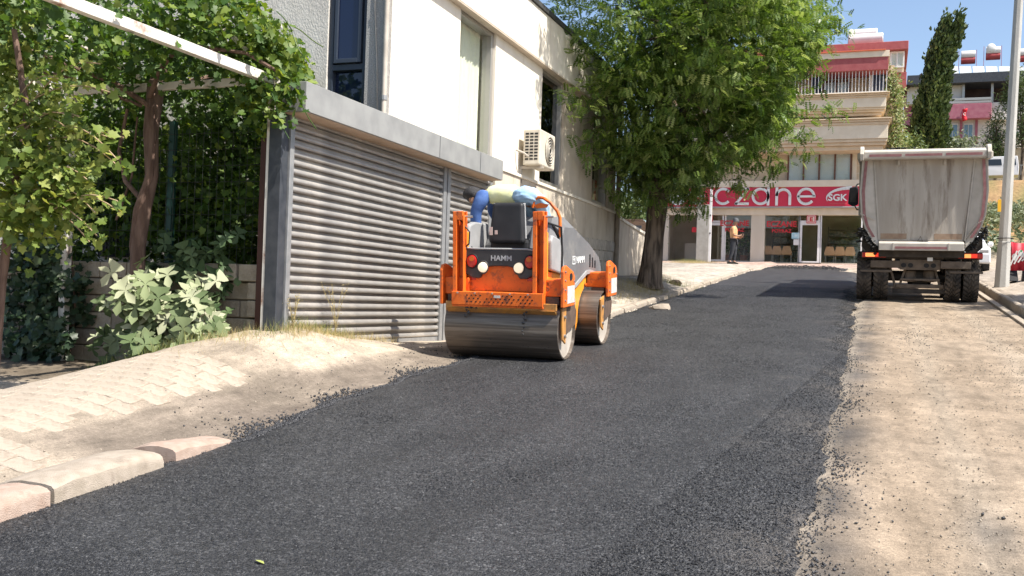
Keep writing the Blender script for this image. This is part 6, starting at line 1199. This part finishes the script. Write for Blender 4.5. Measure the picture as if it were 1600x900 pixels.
# ---------------------------------------------------------------- pedestrian with a phone
pz = float(ground_z(-5.65, 41)); pd = thing('person', 'man in orange shirt, dark trousers and grey cap looking at his phone', 'person', (-5.65, 41, pz))
M_TOR = mat('orange_shirt', (.62, .30, .13), (.70, .38, .19), scale=5, rough=.85, bump=.3, bscale=12); M_TRO = mat('dark_trousers', (.018, .02, .026), (.04, .042, .05), scale=6, rough=.8); M_CAP = mat('grey_cap', (.07, .075, .08), (.11, .115, .12), scale=10, rough=.85)
o_ = Vector((-5.68, 41, pz))
J = [((.06, 0, .98), .13), ((.04, 0, 1.12), .13), ((.02, 0, 1.34), .16), ((.05, 0, 1.47), .09), ((.07, 0, 1.55), .055), ((.10, -.01, 1.62), .085), ((.11, -.01, 1.72), .095), ((.10, -.01, 1.78), .07),
     ((.05, -.19, 1.42), .06), ((.06, -.24, 1.16), .047), ((.26, -.16, 1.12), .038), ((.33, -.12, 1.15), .032), ((.36, -.11, 1.16), .035),
     ((.05, .19, 1.42), .06), ((.06, .24, 1.16), .047), ((.24, .15, 1.05), .038), ((.30, .08, 1.08), .032), ((.33, .06, 1.09), .035),
     ((.05, -.09, .92), .105), ((.0, -.10, .50), .07), ((-.10, -.10, .12), .045), ((-.02, -.10, .05), .04), ((.06, .09, .92), .105), ((.09, .10, .50), .07), ((.05, .10, .12), .045), ((.14, .10, .05), .04)]
E_ = [(0, 1), (1, 2), (2, 3), (3, 4), (4, 5), (5, 6), (6, 7), (3, 8), (8, 9), (9, 10), (10, 11), (11, 12), (3, 13), (13, 14), (14, 15), (15, 16), (16, 17), (0, 18), (18, 19), (19, 20), (20, 21), (0, 22), (22, 23), (23, 24), (24, 25)]
fingers(J, E_, 12, (1, .2, .3), (0, .3, -1), (0, -1, 0)); fingers(J, E_, 17, (1, 0, .2), (0, .3, -1), (0, 1, 0))
JW = [(tuple(o_ + Vector(p)), r) for p, r in J]
skinned('body', JW, E_, M_SKIN, pd); cloth('shirt', [0, 1, 2, 3, 8, 9, 13, 14], [(0, 1), (1, 2), (2, 3), (3, 8), (8, 9), (3, 13), (13, 14)], M_TOR, .022, pd); cloth('trousers', [0, 18, 19, 20, 22, 23, 24], [(0, 18), (18, 19), (19, 20), (0, 22), (22, 23), (23, 24)], M_TRO, .022, pd)
b = MB(); b.lathe([(-.02, .112), (.06, .115), (.12, .09), (.145, .03)], o_ + Vector((.105, -.01, 1.73)), 2, 18); b.prism([(.08, -.09), (.27, -.06), (.29, 0), (.27, .06), (.08, .09)], 2, 0, .015)
k = len(b.v) - 10; b.v[k:] = [(v[0] + o_.x + .1, v[1] + o_.y - .01, v[2] + o_.z + 1.715) for v in b.v[k:]]; b.build('cap', M_CAP, pd, smooth=True)
for q, s_ in ((20, 0), (24, 0)):
    c = o_ + Vector(J[q][0]); b = MB(); b.prism([(c.x - .09, pz - .01), (c.x + .19, pz - .01), (c.x + .19, pz + .035), (c.x + .05, pz + .085), (c.x - .08, pz + .09)], 1, c.y - .045, c.y + .045); b.build('shoe', M_BLACK, pd, bevel=.012)
phn = MB(); phn.bar(o_ + Vector((.40, -.13, 1.15)), o_ + Vector((.46, -.1, 1.29)), .075, .009, up=(1, 0, 0)); tag(phn.build('phone', M_BLACK), 'small dark phone held up by the man in the orange shirt', 'phone')

# ---------------------------------------------------------------- right side: pole, barriers, cars
M_POLE = mat('grey_pole', (.36, .35, .325), (.43, .42, .395), scale=6, rough=.75, bump=.3, bscale=60, stretch=(1, 1, .3), c3=(.30, .29, .27), c3scale=3, c3amt=.35)
px_, py_ = 2.82, 27.4; pzz = float(ground_z(px_, py_)); lp = thing('utility_pole', 'tall tapered grey utility pole on the right pavement by the truck', 'pole', (px_, py_, pzz))
n_ = 8; vs = []; prof = [(-.2, .18), (.0, .18), (.12, .175), (1.1, .155), (1.12, .14), (4, .122), (10.5, .095)]
for z, r in prof:
    cx_ = px_ + .03 * max(z, 0); vs += [(cx_ + r * math.cos(2 * math.pi * (j + .5) / n_), py_ + r * math.sin(2 * math.pi * (j + .5) / n_), pzz + z) for j in range(n_)]
MB().add(vs, [(i * n_ + j, i * n_ + (j + 1) % n_, (i + 1) * n_ + (j + 1) % n_, (i + 1) * n_ + j) for i in range(len(prof) - 1) for j in range(n_)]).build('shaft', M_POLE, lp, bevel=.008)
box('yellow_tag', mat('yellow_tag', (.75, .42, .03)), lp, px_ - .155, px_ - .075, py_ - .19, py_ - .178, pzz + 1.85, pzz + 2.15); MB().tube([(px_ + .05 + .19 * math.cos(a), py_ + .19 * math.sin(a), pzz + 1.2) for a in [i * .524 for i in range(12)]], .012, 5, closed=True).build('pole_band', M_BLACK, lp)
box('pole_arm', M_POLE, lp, px_ + .25, px_ + 1.2, py_ - .05, py_ + .05, pzz + 10, pzz + 10.1)
M_BANR = mat('red_banner', (.42, .015, .035), (.50, .03, .05), scale=4, rough=.55); M_BANG = mat('green_print', (.05, .25, .08))
def barrier(x0, y, w_, label, seed):
    r = random.Random(seed); z = float(ground_z(x0 + w_ / 2, y)); t = thing('barrier', label, 'barrier', (x0, y, z), group='red banner barriers by the pole'); b = MB(); n_ = 14; vs = []
    for i in range(n_ + 1):
        u = i / n_; vs += [(x0 + w_ * u, y + .03 * math.sin(u * 14 + seed), z + .27), (x0 + w_ * u, y + .035 * math.sin(u * 9 + seed), z + 1.02 - .04 * math.sin(u * 3.1))]
    p = b.add(vs, [(2 * i, 2 * i + 2, 2 * i + 3, 2 * i + 1) for i in range(n_)]).build('banner', M_BANR, t, smooth=True); p.modifiers.new('solid', 'SOLIDIFY').thickness = .012
    b = MB()
    for k in range(5): u = (k + .5) / 5; b.bar((x0 + w_ * u - .06, y - .05, z + .40 + .04 * k), (x0 + w_ * u + .09, y - .05, z + .78 - .03 * k), .035, .05, up=(0, 1, 0))
    b.build('print_stroke', M_WHT, p)
    for k in range(3): cx_ = x0 + w_ * (.2 + .3 * k); MB().disc((cx_, y - .05, z + .62 + .1 * (k % 2)), .07, .09, .004, ax=1, n=14).build('print_spot', M_WHT, p)
    MB().bar((x0 + w_ * .4, y - .056, z + .66), (x0 + w_ * .55, y - .056, z + .80), .04, .01, up=(0, 1, 0)).build('print_leaf', M_BANG, p)
    b = MB()
    for x in (x0 + .06, x0 + w_ - .06): b.bar((x, y + .06, z), (x, y + .06, z + 1.02), .035, .035); b.prism([(y - .26, z), (y + .3, z), (y + .06, z + .28)], 0, x - .1, x + .1)
    b.build('stand', M_BLACK, t)
barrier(3.14, 28.6, .44, 'narrow red banner barrier directly beside the grey pole', 1); barrier(3.62, 28.4, .9, 'wide red banner barrier cut off by the right frame edge', 4)
M_WCAR = mat('white_car_paint', (.70, .70, .71), (.74, .74, .75), scale=1, rough=.25, spec=.6); M_CGL = mat('car_glass', (.02, .025, .03), rough=.05, spec=.6)
def car(name, label, cat, loc, rz, L, Wd, prof, glz, van=False):
    t = thing(name, label, cat, loc, local=True, rot=(0, 0, rz)); b = MB(); n_ = len(prof); vs = []
    for s_, k in ((-1, 1), (-1, .0), (1, .0), (1, 1)):
        pass
    for x, ins in ((-Wd / 2, .10 if not van else .03), (-Wd / 2, 0), (Wd / 2, 0), (Wd / 2, .1 if not van else .03)): pass
    low = [(y, z) for y, z in prof]; sec = [-Wd / 2, -Wd / 2 + .06, Wd / 2 - .06, Wd / 2]
    zmax = max(z for _, z in prof); belt = .58 * zmax
    for x in (-Wd / 2, Wd / 2):
        for y, z in prof: vs.append((x * (1 - (.16 if not van else .06) * max(0, (z - belt) / (zmax - belt))), y, z))
    b.add(vs, [tuple(range(n_))[::-1], tuple(range(n_, 2 * n_))] + [(i, (i + 1) % n_, n_ + (i + 1) % n_, n_ + i) for i in range(n_)]); body = b.build('body', M_WCAR, t, bevel=.05, seg=3, w=False)
    for s_ in (-1, 1):
        for (y0, y1, z0, z1) in glz:
            w_ = [Wd / 2 * (1 - (.16 if not van else .06) * max(0, (z - belt) / (zmax - belt))) + .004 for z in (z0, z1)]; g = MB(); g.add([(s_ * w_[0], y0, z0), (s_ * w_[0], y1, z0), (s_ * w_[1], y1 - .08, z1), (s_ * w_[1], y0 + .08, z1), (s_ * (w_[0] - .02), y0, z0), (s_ * (w_[0] - .02), y1, z0), (s_ * (w_[1] - .02), y1 - .08, z1), (s_ * (w_[1] - .02), y0 + .08, z1)], [(0, 1, 2, 3), (7, 6, 5, 4), (0, 4, 5, 1), (1, 5, 6, 2), (2, 6, 7, 3), (3, 7, 4, 0)]); g.build('window', M_CGL, body, w=False)
        for y in (-L * .31, L * .31): w0 = MB(); w0.lathe([(-.1, .24), (-.1, .31), (.1, .31), (.1, .24)], (s_ * (Wd / 2 - .09), y, .31), 0, 22); q = w0.build('wheel', M_BLACK, t, w=False); MB().lathe([(0, .19), (s_ * .012, .17)], (s_ * (Wd / 2 + .01), y, .31), 0, 16).build('hubcap', M_ALU, q, w=False)
        mb = MB(); mb.lathe([(-.08, .05), (-.05, .09), (.05, .09), (.09, .04)], (s_ * (Wd / 2 + .10), L * .18, zmax * .68), 0, 12); mb.build('wing_mirror', M_WCAR, t, smooth=True, w=False)
        box('tail_light', M_RED, t, s_ * (Wd / 2 - .22), s_ * (Wd / 2 - .04), -L / 2 - .006, -L / 2 + .03, zmax * .45, zmax * .6, .01, w=False); box('headlight', M_ALU, t, s_ * (Wd / 2 - .32), s_ * (Wd / 2 - .06), L / 2 - .03, L / 2 + .006, zmax * .40, zmax * .50, .01, w=False)
    return t
hb = [(-2.0, .3), (2.0, .3), (2.02, .62), (1.85, .82), (.95, .95), (.25, 1.44), (-1.2, 1.46), (-1.85, 1.0), (-2.02, .9)]
cx_, cy_ = 2.42, 37.2; car('white_car', 'white parked car mostly hidden behind the right side of the truck', 'car', (cx_, cy_, float(road_z(cy_)) + .02), math.pi, 4.0, 1.74, hb, [(-.1, .72, .96, 1.36), (-1.15, -.18, .96, 1.38)])
vb = [(-2.6, .3), (2.5, .3), (2.62, .8), (2.4, 1.15), (1.75, 1.3), (1.2, 2.08), (-2.5, 2.12), (-2.62, 1.0)]
vx, vy = 9.3, 104.5; car('white_van', 'white van parked on the hillside road behind the pole', 'van', (vx, vy, float(ground_z(vx, vy)) + .02), math.pi / 2 - .1, 5.2, 1.95, vb, [(.2, 1.5, 1.25, 1.85), (-1.2, .05, 1.25, 1.85), (-2.4, -1.35, 1.25, 1.85)], van=True)

# ---------------------------------------------------------------- far house on the hill with tanks and collectors
M_FW = mat('far_white_wall', (.58, .56, .53), (.64, .62, .59), scale=1, rough=.9, c3=(.5, .48, .44), c3scale=.8, c3amt=.3); M_MAG = mat('faded_magenta_paint', (.34, .10, .15), (.40, .16, .20), scale=2, rough=.85, c3=(.5, .4, .38), c3scale=1.5, c3amt=.2)
YH = 118.0; hh = thing('hill_house', 'white and dark red apartment house with solar panels on the hill', 'building', (7, YH, 13))
def HB(n, m, px0, py0, px1, py1, y0, y1, par=hh, bevel=.02): p0 = onY(px0, py0, y0); p1 = onY(px1, py1, y0); return box(n, m, par, p0.x, p1.x, y0, y1, p1.z, p0.z, bevel=bevel)
HB('house_wall', M_FW, 1428, 186, 1640, 250, YH, YH + 8); HB('upper_wall', M_FW, 1418, 124, 1504, 160, YH + .05, YH + 8); HB('upper_side', M_FW, 1575, 124, 1640, 162, YH + 2.4, YH + 8); M_DARKR = mat('dark_terrace', (.05, .03, .035), (.09, .055, .05), scale=1.5, rough=.9); HB('terrace_back', M_DARKR, 1504, 122, 1640, 163, YH + 2.5, YH + 2.7)
HB('red_balcony', M_MAG, 1477, 163, 1549, 184, YH - 1.0, YH, bevel=.04); HB('white_balcony', M_FW, 1549.5, 160, 1640, 185, YH - .6, YH)
for x in (1504, 1549): HB('terrace_post', M_ALU, x, 122, x + 3, 163, YH - .3, YH - .1)
HB('terrace_rail', M_ALU, 1478, 154, 1549, 155.5, YH - .9, YH - .8); HB('terrace_rail', M_ALU, 1478, 159, 1549, 160, YH - .9, YH - .8)
for x in (1500, 1524): HB('red_pilaster', M_MAG, x, 184.5, x + 3, 225, YH - .12, YH, bevel=0)
HB('red_pilaster', M_MAG, 1476, 184.5, 1479, 225, YH - .12, YH, bevel=0)
def hw(px0, py0, px1, py1, n_=2):
    f = HB('window', M_WPVC, px0, py0, px1, py1, YH - .08, YH); w_ = (px1 - px0) / n_
    for i in range(n_): HB('pane', mat('far_pane', (.16, .26, .34), rough=.1) if 'far_pane' not in bpy.data.materials else bpy.data.materials['far_pane'], px0 + w_ * i + .8, py0 + 2, px0 + w_ * (i + 1) - .8, py1 - 2, YH - .1, YH - .081, f, 0)
hw(1481, 193, 1496, 216); hw(1506, 193, 1520, 216); hw(1580, 204, 1592, 216)
HB('eaves', M_DARKST, 1418, 118, 1640, 123.5, YH - 1.2, YH + 8.2)
# left pitched wing of that house
b = MB(); p0, p1, p2 = onY(1412, 140, YH + 1), onY(1440, 118, YH + 1), onY(1440, 126, YH + 1); b.prism([(p0.x, p0.z), (p1.x, p1.z), (p2.x, p2.z), (p0.x, p0.z - .5)], 1, YH - .5, YH + 6); b.build('wing_roof', M_DARKR, hh); HB('wing_wall', M_MAG, 1414, 140, 1432, 200, YH + 1.2, YH + 6)
for k in range(9):
    px = 1480 + k * 20.5; b = MB(); q = [onY(px, 117.5, YH - .6), onY(px + 18.5, 117.5, YH - .6), onY(px + 16.5, 103.5, YH + .9), onY(px - 1.5, 103.5, YH + .9)]; b.add([v[:] for v in q] + [(v.x, v.y + .06, v.z - .08) for v in q], [(0, 1, 2, 3), (7, 6, 5, 4), (0, 4, 5, 1), (1, 5, 6, 2), (2, 6, 7, 3), (3, 7, 4, 0)]); b.build('solar_panel', M_PANEL, hh)
for px, py, wpx in ((1502, 84, 22), (1541, 77.5, 22), (1584, 81, 20)):
    a, c = onY(px, py, YH + 2), onY(px + wpx, py, YH + 2); hgt = .42; b = MB(); b.lathe([(0, hgt), (.1, hgt + .02), (c.x - a.x - .1, hgt + .02), (c.x - a.x, hgt)], (a.x, YH + 2, a.z - .15), 0, 18); tkk = b.build('water_tank', M_TANK, hh, smooth=True)
    b = MB(); b.lathe([(0, hgt), (c.x - a.x, hgt)], (a.x, YH + 2.05, a.z - .75), 0, 16); b.build('red_tank', mat('red_tank_paint', (.34, .05, .05), (.4, .08, .08), scale=2) if 'red_tank_paint' not in bpy.data.materials else bpy.data.materials['red_tank_paint'], tkk, smooth=True)
    for x in (a.x - .25, c.x + .1): b = MB(); b.bar((x, YH + 1.7, a.z - 2.0), (x, YH + 1.7, a.z + .3), .05, .05); b.build('tank_stand', M_MAG, tkk)
dc = onY(1549, 74, YH + 1.5); b = MB(); b.lathe([(-.05, .1), (-.03, .32), (.03, .42), (.06, .44)], dc, 1, 20); b.build('satellite_dish', M_WHT, hh, smooth=True)
fp = onY(1507, 180, YH - 1.15); fl = thing('flag', 'small red flag hanging from the red balcony of the hill house', 'flag', fp[:]); b = MB(); n_ = 8; vs = []
for i in range(n_ + 1): u = i / n_; vs += [(fp.x - .22 + .06 * math.sin(u * 8), YH - 1.15 + .06 * math.sin(u * 5), fp.z + .65 - 1.35 * u), (fp.x + .2 + .08 * math.sin(u * 7 + 1), YH - 1.2, fp.z + .72 - 1.25 * u)]
b.add(vs, [(2 * i, 2 * i + 1, 2 * i + 3, 2 * i + 2) for i in range(n_)]); fo = b.build('cloth', mat('flag_red', (.6, .015, .03)), fl, smooth=True); fo.modifiers.new('s', 'SOLIDIFY').thickness = .02
MB().tube([(fp.x + .02 + .13 * math.cos(a), YH - 1.27, fp.z + .1 + .13 * math.sin(a)) for a in np.linspace(.8, 5.5, 12)], .03, 5).build('crescent', M_WHT, fl)
MB().bar((fp.x, YH - 1.05, fp.z + .9), (fp.x, YH - 1.2, fp.z - .1), .03, .03).build('flag_pole', M_ALU, fl)
# low house further right behind the van
lh = thing('low_house', 'low ochre house with a dark window above the white van', 'building', (12, 112, 15)); p0, p1 = onY(1545, 232, 112), onY(1640, 268, 112); box('house_wall', M_PH, lh, p0.x, p1.x, 112, 118, p1.z - 3, p0.z); p0, p1 = onY(1576, 244, 112), onY(1588, 260, 112); f = box('window', M_DARKST, lh, p0.x, p1.x, 111.9, 112.02, p1.z, p0.z); box('pane', M_NAVY, f, p0.x + .08, p1.x - .08, 111.88, 111.899, p1.z + .08, p0.z - .08, 0)
b = MB(); p0, p1 = onY(1568, 258, 111), onY(1640, 258, 111); b.bar(p0, p1, .06, .06)
for i in range(14): q = p0.lerp(p1, i / 13); b.bar(q, q - Vector((0, 0, 1)), .04, .04)
b.build('fence_rail', M_ALU, lh)

# ---------------------------------------------------------------- background trees and hillside growth
M_CYP = leaf_mat('cypress_leaf', (.03, .055, .018), (.065, .10, .03), (.15, .19, .07), trans=.15, rough=.6); M_BUSH = leaf_mat('bush_leaf', (.035, .065, .018), (.08, .12, .035), (.18, .21, .08), trans=.25); M_OLIVE = leaf_mat('grey_green_leaf', (.06, .085, .04), (.12, .15, .075), (.24, .26, .15), trans=.2)
NEED = ([(-.05, 0, 0), (.05, 0, 0), (.09, .5, .04), (0, 1, -.05), (-.09, .5, .04)], [(0, 1, 2, 3, 4)])
def cypress():
    yb = 54.0; base = Vector((2.2, yb, float(ground_z(2.2, yb)))); t = thing('cypress_tree', 'tall wind bent cypress between the pharmacy and the hill house', 'tree', base[:]); pl = [(1449, 240, 34), (1446, 220, 37), (1449, 195, 35), (1453, 170, 30), (1457, 145, 26), (1462, 120, 23), (1466, 95, 19), (1470, 75, 13)]; P = []
    def fill(cx_, cy_, w_, n_):
        for k in range(n_):
            th = rng.uniform(0, 6.28); rr = rng.uniform(.25, 1) ** .6; q = onY(cx_ + w_ * rr * math.cos(th), cy_, yb); c_ = np.array((q.x, yb + w_ * rr * math.sin(th) * .03, q.z)); P.append(c_ + nrg.normal(0, 1, (95, 3)) * np.array([.10, .14, .34]) + np.array([[.05, 0, 0]]))
    for i in range(len(pl) - 1):
        for k in range(34): u = rng.random(); a, c = pl[i], pl[i + 1]; w_ = (a[2] + (c[2] - a[2]) * u) * rng.choice((.6, .72, .84)); fill(a[0] + (c[0] - a[0]) * u, a[1] + (c[1] - a[1]) * u, w_, 1)
    for (xa, ya, xb, yb2, w0) in ((1466, 80, 1478, 46, 7), (1474, 95, 1496, 40, 8), (1458, 110, 1466, 80, 9)):
        for k in range(26): u = rng.random(); fill(xa + (xb - xa) * u, ya + (yb2 - ya) * u, w0 * (1 - u * .85), 1)
    P = np.concatenate(P)
    c = P.mean(0); d = np.stack([(P[:, 0] - c[0]) * .35 + .25, (P[:, 1] - c[1]) * .6, np.full(len(P), .9)], 1) + .55 * rdir(len(P)); d /= np.linalg.norm(d, axis=1, keepdims=True); zz = rdir(len(P)); zz -= d * (zz * d).sum(1, keepdims=True); zz /= np.linalg.norm(zz, axis=1, keepdims=True); Rm = np.stack([np.cross(d, zz), d, zz], 2)
    o = scatter('crown', *NEED, P, Rm, np.stack([nrg.uniform(.5, .9, len(P)), nrg.uniform(.14, .30, len(P)), nrg.uniform(.5, 1, len(P))], 1), M_CYP, t, nrg.beta(1.6, 2, len(P)), smooth=False); o['kind'] = 'stuff'
    q = onY(1470, 90, yb); tt = MB(); tt.tube([base, base + Vector((.1, 0, 3)), (q.x - .3, yb, q.z - 3), (q.x, yb, q.z)], [.25, .2, .12, .04], 8); tt.build('trunk', M_BARK, t, smooth=True)
cypress()
def blob_tree(name, label, cat, y, spots, m, n_, sz, sig, trunk=True, group=None, tmpl=OVAL):
    cs = np.array([onY(px, py, y + rng.uniform(-.8, .8))[:] for px, py in spots]); c0 = cs.mean(0); gz = float(ground_z(c0[0], y)); t = thing(name, label, cat, (c0[0], y, gz), group); P = clump(cs, n_, sig); P = P[P[:, 2] > gz - .1] if trunk else P
    o = scatter('crown' if trunk else 'foliage', *tmpl, P, basis(rdir(len(P)) * .8 + np.array([.3, -.2, .6]), nrg.uniform(0, 6.28, len(P))), nrg.uniform(sz * .6, sz * 1.3, len(P)), m, t, np.clip(nrg.beta(1.8, 2, len(P)), 0, 1)); o['kind'] = 'stuff'
    if trunk:
        tt = MB(); tt.tube([(c0[0], y, gz - .2), (c0[0] + .1, y, (gz + c0[2]) / 2), (c0[0], y, c0[2])], [.16, .12, .06], 8)
        for q in cs[:: max(1, len(cs) // 6)]: tt.tube([(c0[0] + .05, y, (gz + c0[2]) / 2), ((c0[0] + q[0]) / 2, y, (c0[2] + q[2]) / 2), tuple(q)], [.07, .05, .02], 6)
        tt.build('trunk', M_BARK, t, smooth=True)
    else: MB().tube([(c0[0], y, gz - .1), (c0[0], y, c0[2])], .04, 6).build('stem', M_BARK, t)
    return t
blob_tree('bush', 'green bush between the cypress and the pharmacy wall', 'bush', 50, [(1402, 225), (1412, 235), (1425, 222), (1408, 250), (1420, 248), (1432, 240), (1395, 245)], M_BUSH, 1500, .16, (.28, .4, .24))
blob_tree('bush', 'light green bush right of the cypress behind the truck', 'bush', 56, [(1480, 226), (1492, 222), (1505, 226), (1515, 222), (1498, 236), (1485, 240), (1512, 238)], M_OLIVE, 1300, .15, (.3, .4, .22))
blob_tree('pine_tree', 'small dark pine left of the pole below the hill house', 'tree', 112, [(1556, 196), (1560, 182), (1553, 208), (1560, 214), (1548, 218), (1562, 228), (1550, 232), (1565, 240), (1545, 240)], M_CYP, 2000, .42, (.42, .5, .5), tmpl=NEED)
blob_tree('pine_tree', 'larger dark pine cut off at the right frame edge', 'tree', 112, [(1590, 130), (1600, 120), (1598, 150), (1586, 160), (1605, 170), (1594, 185), (1606, 200), (1590, 208), (1600, 224), (1612, 140), (1615, 180), (1618, 215), (1580, 150), (1575, 158)], M_CYP, 3600, .45, (.5, .6, .5), tmpl=NEED)
blob_tree('leafy_tree', 'leafy green tree behind the tin awning left of the trunk', 'tree', 37, [(958, 322), (966, 316), (974, 325), (984, 318), (994, 326), (970, 332), (985, 335), (1000, 318), (975, 345), (990, 352), (1005, 345), (1008, 330), (1000, 362), (995, 375)], M_BUSH, 2600, .15, (.28, .5, .26))
hs = []
for k in range(16):
    px = rng.choice((1542, 1550, 1558, 1580, 1590, 1600)) + rng.uniform(-5, 5); yy = rng.uniform(40, 66); x = onY(px, 350, yy).x; hs.append((x, yy))
hs.sort(key=lambda q: q[1])
P, T_n = [], []
for x, yy in hs:
    z = float(ground_z(x, yy)); P.append(np.array([x, yy, z + .3]) + nrg.normal(0, 1, (260, 3)) * np.array([.7, .7, .22]))
P = np.concatenate(P); o = scatter('hillside_scrub', *OVAL, P, basis(rdir(len(P)) + np.array([.2, -.2, .6]), nrg.uniform(0, 6, len(P))), nrg.uniform(.1, .25, len(P)), M_OLIVE, None, nrg.random(len(P))); tag(o, 'green scrub covering the hillside behind the pole', 'scrub', kind='stuff')
n_ = 14000; x = nrg.uniform(2.9, 14, n_); y = nrg.uniform(37.5, 95, n_); dens = np.sin(x * .9) * np.sin(y * .35) + nrg.normal(0, .4, n_); k = dens > -.2; grass('hillside_grass', np.stack([x[k], y[k]], 1), .4, leaf_mat('hill_grass', (.14, .17, .05), (.28, .25, .10), (.48, .34, .17), trans=.15, rough=.8), 'dry and green grass on the hillside behind the pole')
# pavement tree beyond the right frame edge whose crown shades the pavement
at = thing('pavement_tree', 'tree standing on the pavement beyond the right frame edge', 'tree', (5.4, 20.3, float(ground_z(5.4, 20.3)))); bz = at.location.z
cs = rbox(26, (4.5, 7.2), (19, 23.2), (bz + 2.6, bz + 4.6)); P = clump(cs, 1500, (.3, .3, .22)); Rm = basis(rdir(len(P)) * .7 + np.array([0, 0, .8]), nrg.uniform(0, 6, len(P))); o = scatter('crown', *PINN, P, Rm, nrg.uniform(.25, .4, len(P)), M_TREE, at, nrg.random(len(P)), smooth=False); o['kind'] = 'stuff'
MB().tube([(5.4, 20.3, bz - .1), (5.45, 20.4, bz + 1.6), (5.6, 20.8, bz + 3.8)], [.16, .13, .06], 8).build('trunk', M_BARK, at, smooth=True)
# loose stones on the verge
for i, (px, py, s_, lb) in enumerate(((1035, 468, .17, 'broken pale kerb lump on the verge near the tree'), (1022, 465, .1, 'small brown stone left of the broken kerb lump'), (1055, 434, .15, 'dark flat stone on the verge right of the trunk'))):
    yy = {0: 18.9, 1: 19.1, 2: 25.6}[i]; q = onY(px, py, yy); bm = bmesh.new(); bmesh.ops.create_icosphere(bm, subdivisions=2, radius=1)
    for v in bm.verts: v.co *= 1 + .35 * noise.noise(v.co * 1.6 + Vector((i * 3, 0, 0)))
    me = bpy.data.meshes.new('stone'); bm.to_mesh(me); bm.free(); me.materials.append(M_KERB if i < 2 else M_BARK); o = bpy.data.objects.new('stone', me); COL.objects.link(o); o.location = (q.x, yy, float(ground_z(q.x, yy)) + s_ * .25); o.scale = (s_ * 1.2, s_ * .9, s_ * .6); tag(o, lb, 'stone')
